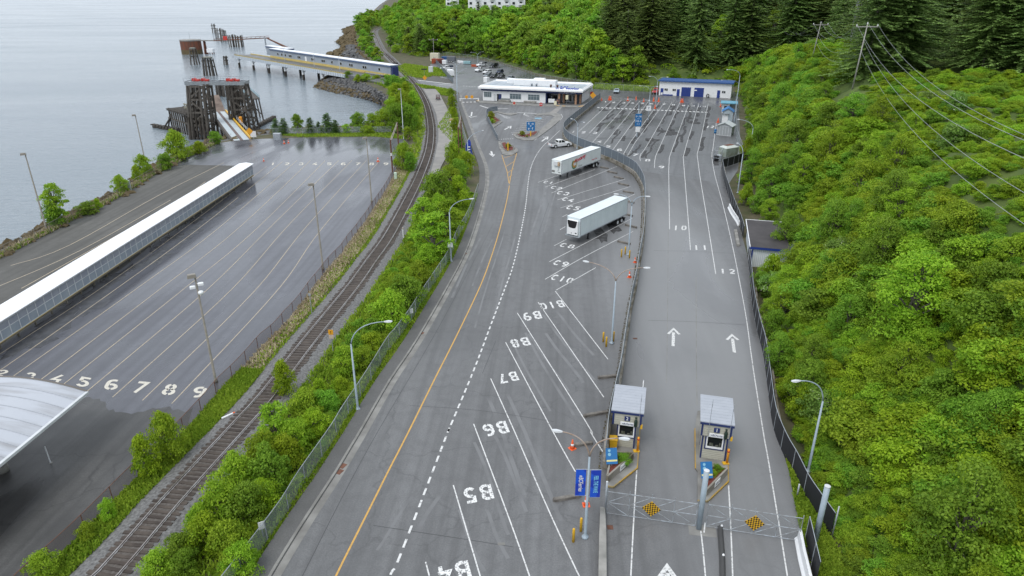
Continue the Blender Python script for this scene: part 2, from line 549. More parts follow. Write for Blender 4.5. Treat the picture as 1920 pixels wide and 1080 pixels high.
# ---------------------------------------------------------------- world and light
w = bpy.data.worlds.new('World')
scene.world = w
w.use_nodes = True
nt = w.node_tree
bg = nt.nodes['Background']
sky = nt.nodes.new('ShaderNodeTexSky')
sky.sky_type = 'NISHITA'
sky.sun_disc = False
SUN_EL, SUN_ROT = R(58), R(215)
sky.sun_elevation, sky.sun_rotation = SUN_EL, SUN_ROT
sky.dust_density = 4.0
hs = nt.nodes.new('ShaderNodeHueSaturation')
hs.inputs['Saturation'].default_value = 0.38
nt.links.new(sky.outputs[0], hs.inputs['Color'])
cl = nt.nodes.new('ShaderNodeMix')          # cloud cover: the clear sky evened out by a pale grey layer
cl.data_type = 'RGBA'
cl.inputs[0].default_value = 0.7
nt.links.new(hs.outputs[0], cl.inputs[6])
cl.inputs[7].default_value = (10.3, 11.2, 12.3, 1)
nt.links.new(cl.outputs[2], bg.inputs['Color'])
bg.inputs['Strength'].default_value = 0.12
sd = bpy.data.lights.new('sun', 'SUN')
sd.energy, sd.angle, sd.color = 1.3, R(22), (1.0, 0.97, 0.92)
sun = bpy.data.objects.new('sun', sd)
COL.objects.link(sun)
sdir = Vector((math.sin(SUN_ROT) * math.cos(SUN_EL), math.cos(SUN_ROT) * math.cos(SUN_EL), math.sin(SUN_EL)))
sun.rotation_euler = sdir.to_track_quat('Z', 'Y').to_euler()
vs_ = scene.view_settings
vs_.view_transform, vs_.look, vs_.exposure, vs_.gamma = 'Standard', 'None', 0.08, 1.0
scene.cycles.use_denoising = True
scene.cycles.max_bounces = 6
scene.cycles.transparent_max_bounces = 16
scene.cycles.caustics_reflective = scene.cycles.caustics_refractive = False
# ---------------------------------------------------------------- land and water
SHORE = [((-500, 760), (-545, 742)), ((0, 487), (-25, 480)), ((95, 437), (75, 428)), ((180, 395), (160, 387)), ((235, 368), (215, 360)),
         ((300, 325), (280, 318)), ((345, 298), (328, 291)), ((410, 266), (398, 262)), ((470, 256), (468, 249)), ((520, 250), (515, 243)),
         ((600, 248), (596, 241)), ((690, 244), (684, 238)), ((722, 232), (712, 228)), ((731, 212), (722, 213)), ((733, 200), (726, 206)),
         ((728, 185), (717, 197)), ((705, 168), (693, 188)), ((675, 154), (654, 179)), ((648, 144), (604, 168)), ((640, 139), (593, 163)),
         ((642, 135), (606, 150)), ((690, 128), (640, 128)), ((700, 124), (645, 116)), ((690, 115), (617, 105)), ((676, 100), (627, 97)), ((668, 88), (644, 87)),
         ((664, 76), (630, 79)), ((664, 66), (649, 66)), ((668, 55), (644, 56)), ((678, 44), (660, 50)), ((695, 33), (672, 38)),
         ((709, 18), (698, 22)), ((720, 6), (712, 9)), ((735, -4), (728, -2))]
top = [G(*a) for a, b in SHORE]
wat = [G(b[0], b[1], WZ) for a, b in SHORE]
mb = MB()
poly = [(p.x, p.y) for p in top] + [(4000, 5000), (4000, -300), (-250, -300)]
mb.prism(poly, 0, 0, top_only=True)
structure('ground', mb, M_soil)
mb = MB()
n = len(top)
deep = [wv + (wv - t) * 0.6 for t, wv in zip(top, wat)]
vs, fs = [], []
for t, wv, d in zip(top, wat, deep):
 vs += [t + Vector((0, 0, -0.01)), t.lerp(wv, 0.5) + Vector((0, 0, 0.5)), wv, d]
mb.cur = 0
mb.add(vs, [(4 * i + k, 4 * i + 4 + k, 4 * i + 5 + k, 4 * i + 1 + k) for i in range(n - 1) for k in range(3)])
mb.mi = [1 if (i % 3) else 0 for i in range(len(mb.f))]
structure('shore', mb, [M_rock, M_weedrock])
# water
m = bpy.data.materials.new('sea_water')
m.use_nodes = True
nt = m.node_tree
b = nt.nodes['Principled BSDF']
b.inputs['Base Color'].default_value = (0.16, 0.195, 0.222, 1)
b.inputs['Roughness'].default_value = 0.16
b.inputs['IOR'].default_value = 1.33
gm = nt.nodes.new('ShaderNodeNewGeometry')
hgt_out = None
for sc, st, wgt in ((0.9, (1.0, 2.2, 1), 0.5), (0.22, (1.0, 2.6, 1), 1.0), (0.012, (1.0, 3.0, 1), 2.5)):
 mp = nt.nodes.new('ShaderNodeMapping')
 mp.inputs['Scale'].default_value = st
 mp.inputs['Rotation'].default_value = (0, 0, R(12))
 nz = nt.nodes.new('ShaderNodeTexNoise')
 nz.inputs['Scale'].default_value = sc
 nz.inputs['Detail'].default_value = 3
 nt.links.new(gm.outputs['Position'], mp.inputs[0])
 nt.links.new(mp.outputs[0], nz.inputs['Vector'])
 ml = nt.nodes.new('ShaderNodeMath')
 ml.operation = 'MULTIPLY'
 ml.inputs[1].default_value = wgt
 nt.links.new(nz.outputs['Fac'], ml.inputs[0])
 if hgt_out is None:
  hgt_out = ml.outputs[0]
 else:
  ad = nt.nodes.new('ShaderNodeMath')
  nt.links.new(hgt_out, ad.inputs[0]); nt.links.new(ml.outputs[0], ad.inputs[1])
  hgt_out = ad.outputs[0]
mp = nt.nodes.new('ShaderNodeMapping'); mp.inputs['Scale'].default_value = (0.004, 0.016, 1); mp.inputs['Rotation'].default_value = (0, 0, R(-14))
wn = nt.nodes.new('ShaderNodeTexNoise'); wn.inputs['Scale'].default_value = 1.0; wn.inputs['Detail'].default_value = 4; wn.inputs['Distortion'].default_value = 0.8
nt.links.new(gm.outputs['Position'], mp.inputs[0]); nt.links.new(mp.outputs[0], wn.inputs['Vector'])
wr = nt.nodes.new('ShaderNodeMapRange')          # wind lanes: smoother and rougher water
for i, v in enumerate((0.3, 0.7, 0.12, 0.24)):
 wr.inputs[i + 1].default_value = v
nt.links.new(wn.outputs['Fac'], wr.inputs[0]); nt.links.new(wr.outputs[0], b.inputs['Roughness'])
bp = nt.nodes.new('ShaderNodeBump')
bp.inputs['Strength'].default_value = 0.75
bp.inputs['Distance'].default_value = 0.4
nt.links.new(hgt_out, bp.inputs['Height'])
nt.links.new(bp.outputs[0], b.inputs['Normal'])
mb = MB()
mb.quad((-9000, -300, WZ), (6000, -300, WZ), (6000, 14000, WZ), (-9000, 14000, WZ))
structure('water', mb, m)
# ---------------------------------------------------------------- hillside terrain
TOE = [Vector((24.5, -40, 0)), Vector((25.0, 20, 0)), G(1600, 1080), G(1575, 1005), G(1512, 872), G(1470, 760), G(1440, 640), G(1424, 560), G(1462, 515), G(1478, 440),
       G(1425, 385), G(1410, 320), G(1400, 250), G(1393, 200), G(1391, 166), G(1360, 158), G(1230, 160), G(1110, 158), G(1010, 138), G(940, 116), G(880, 106), G(820, 101), G(790, 108), G(762, 101), G(742, 84),
       G(727, 64), G(716, 52), G(716, 30), G(730, 8)]
HILLPOLY = [(p.x, p.y) for p in TOE] + [(3500, 4500), (3500, -40)]
_seg = np.array([(a.x, a.y, b_.x, b_.y) for a, b_ in zip(TOE, TOE[1:])])
_hp = np.array(HILLPOLY)
def hill_d(x, y):
 """signed distance into the hill from its foot"""
 x, y = np.asarray(x, float), np.asarray(y, float)
 sh = x.shape
 x, y = x.ravel(), y.ravel()
 ax, ay, bx, by = (_seg[:, i][None, :] for i in range(4))
 dx, dy = bx - ax, by - ay
 t = np.clip(((x[:, None] - ax) * dx + (y[:, None] - ay) * dy) / (dx * dx + dy * dy), 0, 1)
 d = np.sqrt((x[:, None] - ax - t * dx) ** 2 + (y[:, None] - ay - t * dy) ** 2).min(1)
 ins = np.zeros(x.shape, bool)
 px, py = _hp[:, 0], _hp[:, 1]
 j = len(_hp) - 1
 for i in range(len(_hp)):
  c = ((py[i] > y) != (py[j] > y)) & (x < (px[j] - px[i]) * (y - py[i]) / (py[j] - py[i] + 1e-12) + px[i])
  ins ^= c
  j = i
 return np.where(ins, d, -d).reshape(sh)
def _sm(a, b_, x):
 t = np.clip((x - a) / (b_ - a), 0, 1)
 return t * t * (3 - 2 * t)
def hill_z(x, y):
 x, y = np.asarray(x, float), np.asarray(y, float)
 d = hill_d(x, y)
 dp = np.maximum(d, 0)
 near = 17.0 * _sm(-2.0, 19.0, dp) * np.minimum(1, dp / 2) + 0.13 * np.maximum(0, dp - 15)
 near = np.minimum(near, 34)
 far = 0.36 * np.minimum(dp, 45) + 0.10 * np.maximum(0, dp - 45)
 far = np.minimum(far, 42)
 k = _sm(250, 320, y)
 z = near * (1 - k) + far * k
 bump = 0.9 * np.sin(x * 0.31 + 1.3 * np.sin(y * 0.11)) * np.cos(y * 0.23 + 0.7) + 0.5 * np.sin(x * 0.83 + y * 0.61)
 z = z + bump * np.clip(dp / 8, 0, 1)
 return np.where(d > 0, z, -0.6)
def axis(parts):
 out = []
 for a, b_, n_ in parts:
  out += list(np.linspace(a, b_, n_, endpoint=False))
 return np.array(out)
xs = axis([(-330, -60, 40), (-60, 18, 16), (18, 110, 74), (110, 330, 40), (330, 1200, 20)])
ys = axis([(-38, 20, 14), (20, 300, 150), (300, 520, 50), (520, 1700, 40)])
XX, YY = np.meshgrid(xs, ys)
ZZ = hill_z(XX, YY)
DD = hill_d(XX, YY)
nx, ny = len(xs), len(ys)
vv = np.stack([XX.ravel(), YY.ravel(), ZZ.ravel()], 1)
fs = []
for j in range(ny - 1):
 for i in range(nx - 1):
  if max(DD[j, i], DD[j, i + 1], DD[j + 1, i], DD[j + 1, i + 1]) > 0:
   fs.append((j * nx + i, j * nx + i + 1, (j + 1) * nx + i + 1, (j + 1) * nx + i))
me = bpy.data.meshes.new('hillside')
me.from_pydata(vv.tolist(), [], fs)
me.polygons.foreach_set('use_smooth', [True] * len(fs))
me.materials.append(M_hill)
o = obj('hillside', me)
o['kind'] = 'structure'
# ---------------------------------------------------------------- paved surfaces
KERB = [(465, 1160), (507, 1080), (555, 1001), (589, 948), (630, 885), (660, 835), (675, 810), (730, 715), (780, 640), (838, 540), (872, 475), (892, 420),
  (907, 365), (911, 340), (910, 318), (905, 300), (892, 268), (880, 235), (869, 205), (865, 194), (862, 176)]
RIGHTE = [(1352, 300), (1364, 362), (1386, 424), (1400, 473), (1408, 510), (1412, 577), (1424, 627), (1436, 690), (1452, 780), (1462, 830), (1478, 880), (1500, 960), (1510, 1010), (1530, 1160)]
left_k = catmull(GG(KERB), 4)
def sheet(name, pts, z, m, px=True):
 mb = MB()
 P = GG(pts) if px else pts
 mb.prism([(p.x, p.y) for p in P], 0, z, top_only=True)
 return structure(name, mb, m)
# main terminal road and yard
term = left_k + GG([(870, 168), (905, 168), (1100, 185), (1130, 180), (1320, 196), (1336, 225), (1338, 290)]) + GG(RIGHTE)
mb = MB(); mb.prism([(p.x, p.y) for p in term], 0, 0.010, top_only=True)
structure('terminal_road', mb, A_terminal)
# the wider asphalt behind it: office forecourt, car park, upper yard
sheet('car_park_asphalt', [(858, 172), (830, 150), (806, 122), (822, 108), (880, 109), (940, 120), (1005, 142), (1110, 166), (1228, 170), (1385, 172), (1386, 215), (1388, 262), (1384, 318), (1366, 345),
                           (1352, 300), (1338, 290), (1336, 225), (1320, 196), (1130, 180), (1100, 185), (905, 168), (870, 168), (862, 176)], 0.006, A_far)
# upper queue yard, wetter
sheet('queue_yard_asphalt', [(1120, 186), (1335, 192), (1345, 230), (1350, 300), (1360, 360), (1330, 340), (1210, 322), (1195, 318), (1170, 302), (1130, 285), (1095, 275), (1070, 266), (1058, 252), (1062, 240), (1085, 220)], 0.014, A_far)
# footway beside the road
walk = [Vector(p) for p in left_k]
outer = [p for p in offset(walk, 1.35)]
mb = MB()
mb.prism([(p.x, p.y) for p in walk] + [(p.x, p.y) for p in reversed(outer)], -0.1, 0.12)
structure('footway', mb, A_walk)
mb = MB()
for a, b_ in zip(walk, walk[1:]):
 mb.beam(a + Vector((0, 0, 0.065)), b_ + Vector((0, 0, 0.065)), 0.2, 0.14)
structure('kerb', mb, M_kerb)
mb = MB(); mb.ribbon(offset(walk, -0.42), 0.55, 0.0145)
structure('gutter', mb, M_kerb)
# left yard
RUSTF = [(-40, 1200), (44, 1105), (114, 1040), (171, 985), (222, 932), (270, 884), (310, 846), (349, 806), (390, 760), (414, 731), (442, 704), (469, 674), (491, 648), (516, 627), (535, 604), (554, 584), (571, 562), (584, 543),
         (600, 524), (612, 507), (627, 490), (640, 477), (650, 462), (659, 450), (669, 438), (677, 426), (687, 413), (697, 397), (707, 382), (720, 363), (732, 342), (740, 326), (749, 303), (758, 283), (763, 273), (768, 262)]
rust_line = catmull(GG(RUSTF), 2)
SHOREF = [(-60, 512), (0, 485), (21, 474), (47, 461), (72, 448), (95, 437), (120, 423), (140, 411), (179, 393), (197, 384), (215, 375), (231, 366), (262, 346), (295, 326), (320, 313), (345, 299), (385, 279), (412, 268)]
shore_line = GG(SHOREF)
mb = MB()
mb.prism([(p.x, p.y) for p in rust_line] + [(p.x, p.y) for p in GG([(700, 257), (560, 258), (470, 261), (432, 265)])] + [(p.x, p.y) for p in reversed(shore_line)] + [(-150, 30), (-60, 20)], 0, 0.006, top_only=True)
structure('left_yard_asphalt', mb, A_wet)
WALKL = [(-60, 700), (0, 655), (102, 590), (227, 512), (296, 457), (350, 423), (410, 388), (488, 330)]
mb = MB()
mb.prism([(p.x, p.y) for p in GG([(-120, 690), (0, 640), (102, 580), (227, 505), (296, 450), (350, 417), (410, 382), (470, 335), (460, 311), (350, 309), (320, 315), (295, 327), (262, 347), (231, 367), (215, 376), (179, 394), (140, 412), (95, 438), (47, 462), (0, 486), (-120, 540)])], 0, 0.010, top_only=True)
structure('old_lane_asphalt', mb, A_old)
mb = MB()
_cy = resample(catmull(GG([(-60, 790), (40, 768), (110, 752), (165, 750), (250, 768), (330, 772), (372, 764)]), 4), 0.5)
mb.prism([(p.x + rnd.uniform(-.15, .15), p.y + rnd.uniform(-.45, .45) + 0.5 * math.sin(i * 0.4) + 0.3 * math.sin(i * 0.17)) for i, p in enumerate(_cy)] + [(p.x, p.y) for p in GG([(349, 805), (310, 845), (222, 931), (114, 1039), (40, 1104), (-300, 1180)])], 0, 0.010, top_only=True)
structure('canopy_yard_asphalt', mb, A_dark)
# platform beside the railway
mb = MB()
plat = GG([(794, 168), (801, 180), (812, 200), (818, 215), (822, 238), (822, 263), (815, 298), (805, 335), (800, 352), (812, 352), (823, 322), (836, 297), (848, 273), (849, 247), (846, 218), (830, 188), (820, 168)])
mb.prism([(p.x, p.y) for p in plat], -0.1, 0.22)
structure('station_platform', mb, M_platform)
mb = MB()
for k in range(34):
 t = k / 33
 yy = 172 + t * 165
 l = np.interp(yy, [168, 180, 200, 215, 238, 263, 298, 335], [794, 801, 812, 818, 822, 822, 815, 805]) + 1
 r = np.interp(yy, [168, 188, 218, 247, 273, 297, 322, 345], [820, 830, 846, 849, 848, 836, 823, 812]) - 1
 mb.ribbon([G(l, yy), G(r, yy + 0.6)], 0.12, 0.224)
structure('platform_joints', mb, M_kerb)
# causeway road to the pier
sheet('causeway_road', [(642, 138), (690, 144), (735, 150), (775, 156.5), (812, 162), (852, 169), (864, 176), (866, 166), (850, 157.5), (812, 153), (775, 148.5), (735, 143), (690, 134), (660, 130)], 0.018, A_far)
mb = MB()
mb.ribbon(GG([(690, 134.6), (735, 143.6), (775, 149.2), (812, 153.6), (850, 158.2)]), 0.9, 0.024)
mb.ribbon(GG([(815, 157.5), (850, 160.5)]), 0.4, 0.024)
for k in range(7):
 x = 868 + k * 5.2
 mb.ribbon([G(x, 161.2 + k * 0.35), G(x + 3, 161.4 + k * 0.35)], 1.0, 0.024)
structure('causeway_markings', mb, M_paint)
sheet('gravel_apron', [(795, 147), (812, 143), (835, 147), (850, 151), (850, 157), (812, 152.6), (795, 150.5)], 0.012, A_old)
# ---------------------------------------------------------------- railway
TRK = [(60, 1250), (122, 1160), (207, 1080), (320, 948), (445, 810), (502, 746), (575, 650), (663, 540), (697, 492), (730, 445), (766, 377), (787.5, 332), (804, 285), (808, 247), (805, 220), (799, 197), (789, 176), (774, 154),
       (755, 135), (735, 113), (718, 96), (710, 81), (705, 69), (703, 62), (706, 56), (716, 51)]
trk = resample(catmull(GG(TRK), 8), 2.2)
L_ = offset(trk, 1.0)
mb = MB()
prof = [(2.6, 0.012), (2.0, 0.17), (1.5, 0.26), (-1.5, 0.26), (-2.0, 0.17), (-2.9, 0.012)]
rows = [[p + Vector((0, 0, z)) for p in offset(trk, k)] for k, z in prof]
vs = [rows[j][i] for i in range(len(trk)) for j in range(len(prof))]
q = len(prof)
mb.add(vs, [(i * q + j + 1, i * q + q + j + 1, i * q + q + j, i * q + j) for i in range(len(trk) - 1) for j in range(q - 1)])
structure('ballast_bed', mb, M_ballast)
mb = MB(); mb.ribbon([p + Z_ * 0.27 for p in trk], 2.5); structure('track_bed', mb, mat('dirty_ballast', (0.07, 0.06, 0.052), 0.9, (0.12, 0.105, 0.095), 4.0, coord='World', bump=0.6))
tr0 = trk[2]
track = thing('railway_track', 'single railway track of worn rails on dark timber sleepers curving past the platform', 'railway track', tr0)
for k in (0.76, -0.76):
 mb = MB()
 rr_ = [p - tr0 for p in offset(trk, k)]
 # rail as head on web, one profile swept along
 pr = [(-0.07, 0.30), (0.07, 0.30), (0.02, 0.34), (0.037, 0.42), (0.037, 0.455), (-0.037, 0.455), (-0.037, 0.42), (-0.02, 0.34)]
 vs = []
 for i, p in enumerate(rr_):
  d = rr_[min(i + 1, len(rr_) - 1)] - rr_[max(i - 1, 0)]
  d = Vector((d.x, d.y, 0)).normalized()
  n_ = Vector((-d.y, d.x, 0))
  vs += [p + n_ * a + Z_ * z for a, z in pr]
 q = len(pr)
 mb.add(vs, [(i * q + j, i * q + (j + 1) % q, i * q + q + (j + 1) % q, i * q + q + j) for i in range(len(rr_) - 1) for j in range(q)])
 mb.build('rail', M_rail, track)
ties = resample(catmull(GG(TRK), 8), 0.54)
mb = MB().box((0, 0, 0), (0.27, 2.75, 0.14))
tie_me = mb.data('sleeper', M_sleeper)
far_mb = MB()
start = next(i for i, p in enumerate(ties) if p.y > 33)
for i, p in enumerate(ties):
 if i < start - 4:
  continue
 d = ties[min(i + 1, len(ties) - 1)] - ties[max(i - 1, 0)]
 a = math.atan2(d.y, d.x) + rnd.uniform(-0.04, 0.04)
 off = rnd.uniform(-0.12, 0.12)
 c = p + rot2((0, off), a) + Z_ * 0.245
 if i < start + 96:
  o = obj('sleeper', tie_me, track, loc=c - tr0)
  o.rotation_euler = (0, 0, a)
  o.scale = (rnd.uniform(0.9, 1.15), 1, 1)
 elif p.y < 450:
  far_mb.box(c - tr0, (0.27, 2.75, 0.14), a)
o = far_mb.build('sleepers', M_sleeper, track)
o['kind'] = 'stuff'
# ---------------------------------------------------------------- painted markings
def ribbons(name, lines, wd, m, z, sm=0):
 mb = MB()
 for l in lines:
  P = GG(l)
  mb.ribbon(catmull(P, sm) if sm and len(P) > 2 else P, wd, z)
 return structure(name, mb, m)
ribbons('yellow_centre_line', [[(600, 1150), (630, 1080), (695, 950), (730, 880), (766, 810), (816, 709), (855, 632), (899, 540), (920, 485), (937, 430), (950, 377), (955, 348)]], 0.14, M_paintyel, 0.018, 4)
ribbons('chevron_markings', [[(955, 345), (960, 318), (969, 287)], [(954, 343), (951, 322), (941, 291)], [(941, 298), (967, 289)], [(948, 313), (965, 302)], [(951, 325), (963, 316)], [(953, 334), (960, 328)]], 0.13, M_paintyel, 0.018)
dash_path = resample(catmull(GG([(700, 1140), (735, 1072), (751, 1040), (839, 812), (842, 805), (890, 690), (922, 605), (947, 540), (960, 505), (972, 457), (985, 390), (990, 345), (994, 320), (1000, 302), (1008, 287)]), 6), 0.05)
mb = MB()
ph = 0
while ph + 16 < len(dash_path):
 mb.ribbon([dash_path[ph], dash_path[ph + 8], dash_path[ph + 16]], 0.17, 0.018)
 ph += 27
structure('dashed_lane_line', mb, M_paint)
WL = [[(1008, 287), (1014, 279), (1022, 270), (1029, 264), (1050, 244.5)],
      # bays B
      [(948, 642), (1037, 810), (1079, 885)], [(920, 710), (965, 810), (1022, 942), (1071, 1049), (1110, 1130)], [(888, 795), (960, 987), (1020, 1160)], [(850, 910), (906, 1100)], [(798, 1054), (806, 1084)],
      [(970, 587), (1096, 787), (1107, 810), (1130, 847)], [(1009, 567), (1132, 745)], [(1041, 546), (1140, 674)],
      # bays C
      [(1043, 544), (1117, 502)], [(1022, 524), (1093, 483), (1187, 434)], [(1030, 491), (1115, 447), (1171, 417), (1186, 409)], [(1039, 461), (1062, 449)], [(1050, 431), (1060, 425)], [(1054, 407), (1064, 402)],
      [(1160, 378), (1190, 364)], [(1051, 390), (1182, 350)], [(1045, 375), (1172, 336)], [(1034, 362), (1157, 312)], [(1022, 351), (1115, 318)], [(1009, 342), (1046, 329)],
      # queue lanes
      [(1147, 189), (1085, 247)], [(1165, 188), (1105, 249.7)], [(1182.7, 188), (1111, 267)], [(1200, 189), (1132, 271)], [(1216, 190), (1149, 281)],
      [(1236, 191), (1181, 268), (1169, 289), (1177, 291.5), (1189, 270), (1246, 192)], [(1259.7, 192), (1215, 270), (1201, 290), (1200.5, 302)],
      [(1274.6, 192.6), (1239.5, 270), (1229, 295), (1227, 315)], [(1291, 197), (1264, 270), (1255, 295), (1253.8, 320), (1254.5, 370), (1255.5, 430)],
      [(1310, 195), (1287.5, 270), (1281, 295), (1285, 345), (1291, 420), (1294.5, 469)], [(1328, 194), (1312, 270), (1307, 290), (1312.5, 332), (1325, 407), (1342, 514)],
      [(1335, 285), (1335, 297), (1340, 327), (1355, 382), (1372.5, 457), (1389, 540), (1400, 602), (1412, 690), (1431, 810), (1440, 860), (1455, 950), (1465, 1010), (1477, 1085)],
      [(1126, 187.5), (1238, 190.5), (1328, 193.6)], [(1320, 229.5), (1342, 230.5)], [(1343, 231), (1336, 284)],
      # booth lanes
      [(1194, 881), (1189, 960), (1182.5, 1085)], [(1314, 996), (1318, 1030), (1323, 1085)], [(1366, 910), (1370, 985), (1374, 1085)], [(1322, 980), (1320, 999)]]
mb = MB()
for l in WL:
 P = GG(l)
 near = sum(p[1] for p in l) / len(l) > 600
 mb.ribbon(catmull(P, 4) if 2 < len(P) < 6 or len(P) > 7 else P, 0.095 if near else 0.105, 0.022)
structure('white_lane_lines', mb, M_paint)
mb = MB()
mb.ribbon(GG([(1305, 520), (1306, 690), (1307, 760)]), 0.07, 0.016)
mb.ribbon(GG([(1253, 430), (1252, 560), (1250, 720)]), 0.05, 0.016)
structure('asphalt_joints', mb, M_kerb)
# dark tyre tracks and old seepage lines beside the queue lanes
mb = MB()
qs = random.Random(4)
for l in WL[21:33]:
 P = resample(catmull(GG([p for p in l if p[1] < 330][:5]), 4), 1.2)
 for dx in (0.55, 1.5):
  i = qs.randint(2, 9)
  while i + 8 < len(P):
   n_ = qs.randint(6, 22)
   sg_ = [p + Vector((dx + 0.22 * math.sin(j * 0.55 + i) + qs.uniform(-.1, .1), 0, 0)) for j, p in enumerate(P[i:i + n_])]
   if len(sg_) > 2 and qs.random() < (0.92 if dx < 1 else 0.4):
    mb.ribbon(sg_, qs.uniform(0.45, 1.15), 0.018)
   i += n_ + qs.randint(2, 10)
for x, y in ((1270, 208), (1292, 222), (1302, 230), (1241, 246), (1156, 222), (1130, 207), (1262, 250), (1222, 262)):
 c = G(x, y)
 mb.prism([(c.x + qs.uniform(.8, 2.4) * math.cos(a * 0.63), c.y + qs.uniform(1.2, 3.5) * math.sin(a * 0.63)) for a in range(10)], 0, 0.0165, top_only=True)
for x, y, rx, ry in ((1080, 322, 1.2, 4), (1112, 312, 1.0, 2.4), (1125, 440, 1.0, 4), (1150, 428, 1.2, 2.4)):  # dark wet patches under the trailers, painted to deepen weak contact shade
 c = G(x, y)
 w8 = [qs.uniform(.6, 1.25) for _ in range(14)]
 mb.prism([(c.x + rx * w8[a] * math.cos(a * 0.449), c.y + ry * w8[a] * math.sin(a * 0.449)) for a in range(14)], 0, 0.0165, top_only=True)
structure('asphalt_stains_and_shade', mb, mat('seepage_and_shade', (0.026, 0.025, 0.025), 0.75, (0.085, 0.085, 0.087), 1.1, spec=0.25, coord='World', detail=8))
mb = MB()
for k in range(30):
 t = k / 30
 c = G(20 + t * 440, 655 - t * 300) + Vector((qs.uniform(-0.5, 2.6), 0, 0))
 rx, ry = qs.uniform(0.5, 1.5), qs.uniform(1.5, 5.0)
 w8 = [qs.uniform(.5, 1.25) for _ in range(12)]
 mb.prism([(c.x + rx * w8[a] * math.cos(a * 0.5236), c.y + ry * w8[a] * math.sin(a * 0.5236)) for a in range(12)], 0, 0.0105 + 0.0002 * k, top_only=True)
structure('yard_stains', mb, mat('wet_stain', (0.062, 0.063, 0.068), 0.2, (0.10, 0.102, 0.11), 0.8, coord='World', detail=8))
mb = MB()
for a, b_ in (((958, 605), (1060, 790)), ((990, 600), (1110, 770)), ((930, 735), (1035, 990)), ((905, 815), (985, 1010)), ((1020, 575), (1135, 715)), ((875, 935), (940, 1080)), ((820, 900), (700, 1080)), ((905, 620), (960, 420)), ((1000, 470), (1040, 330)), ((860, 560), (915, 440))):
 A_, B_ = G(*a), G(*b_)
 n_ = Vector((-(B_ - A_).y, (B_ - A_).x, 0)).normalized()
 for s in (-0.95, 0.95):
  f0, f1 = qs.uniform(0, 0.25), qs.uniform(0.7, 1)
  mb.ribbon([A_.lerp(B_, f0 + (f1 - f0) * k / 14) + n_ * (s + 0.10 * math.sin(k * 0.33 + a[0]) + qs.uniform(-.02, .02)) for k in range(15)], qs.uniform(0.2, 0.36), 0.0135)
structure('tyre_tracks', mb, mat('tyre_track_film', (0.118, 0.118, 0.120), 0.55, (0.160, 0.161, 0.164), 0.35, coord='World', detail=8, lo=0.34, hi=0.55))
mb = MB()
for l in ([(560, 1100), (690, 840), (830, 600), (925, 420)], [(905, 700), (930, 640)], [(700, 985), (860, 1010), (960, 1025)], [(770, 760), (900, 770), (1040, 790)], [(1215, 600), (1300, 604), (1410, 610)], [(1225, 470), (1310, 472), (1385, 476)], [(1010, 440), (1030, 380)]):
 mb.ribbon(catmull([p + Vector((qs.uniform(-.1, .1), qs.uniform(-.1, .1), 0)) for p in GG(l)], 8), 0.05, 0.0155)
structure('paving_seams', mb, mat('bitumen_seam', (0.05, 0.05, 0.052), 0.5))
# stop bar of blocks across the queue lanes
mb = MB()
for k in range(28):
 t = k / 27
 x, y = 1122 + t * 202, 201.8 + t * 8.8
 a, b_ = G(x - 2.1, y), G(x + 2.1, y)
 mb.ribbon([a, b_], 1.5, 0.022)
for k in range(4):
 x = 869 + k * 7.0
 mb.ribbon([G(x - 2, 191.8 - k * 0.2), G(x + 2, 191.8 - k * 0.2)], 1.5, 0.016)
for k in range(7):
 x = 936 + k * 4.2
 mb.ribbon([G(x - 1, 261.3 - k * 0.2), G(x + 1, 261.3 - k * 0.2)], 0.45, 0.016)
structure('block_stop_line', mb, M_paint)
# forecourt lines
mb = MB()
for l in [[(900, 198), (932, 208)], [(929, 203.5), (953, 203.5)], [(970, 211), (1006, 213)], [(960, 252), (968, 251)]]:
 mb.ribbon(GG(l), 0.5, 0.016)
for k in range(9):
 mb.ribbon(GG([(958 + k * 5 + (2 if k % 2 else 0), 249 - k * 4.1), (998 + k * 5.2, 245 - k * 4.4)]), 0.13, 0.016)
for k in range(4):
 mb.ribbon(GG([(932 + k * 4, 213 + k * 2.2), (958 - k * 2, 221 + k * 0.5)]), 0.13, 0.016)
mb.ribbon(GG([(1002, 263), (1028, 243), (1050, 226), (1055, 219), (1052, 214)]), 0.14, 0.016)
structure('forecourt_lines', mb, M_paintworn)
mb = MB(); mb.ribbon(GG([(1003, 222), (1015, 221.5)]), 1.6, 0.016)
structure('accessible_bay_patch', mb, M_ltblue)
# left yard lane lines
def lot_line(a, b_, c):
 return [a, b_, c]
LL = [[(610, 301), (480, 430), (347, 540), (120, 720)], [(635, 301), (515, 418), (392, 540), (162, 735)], [(660, 301), (545, 418), (437, 540), (211, 745)], [(687, 301), (577, 422), (478, 545), (267, 751)], [(712, 301), (604, 428), (524, 540), (322, 757)],
      [(582, 301), (447, 428), (303, 540), (78, 711)], [(557, 301), (407, 430), (258, 540), (23, 707)], [(530, 303), (368, 432), (150, 590), (-40, 722)], [(500, 312), (330, 440), (190, 540), (60, 625), (-40, 690)]]
ribbons('yard_lane_lines', LL, 0.095, M_paintcream, 0.016, 6)
mb = MB()
for l in [[(20, 498), (130, 460), (300, 365), (420, 305)], [(-10, 540), (150, 470), (320, 375)], [(40, 541), (240, 430), (330, 380), (385, 341)]]:
 mb.ribbon(catmull(GG(l), 5), 0.13, 0.016)
structure('old_lane_lines', mb, M_paintcream)
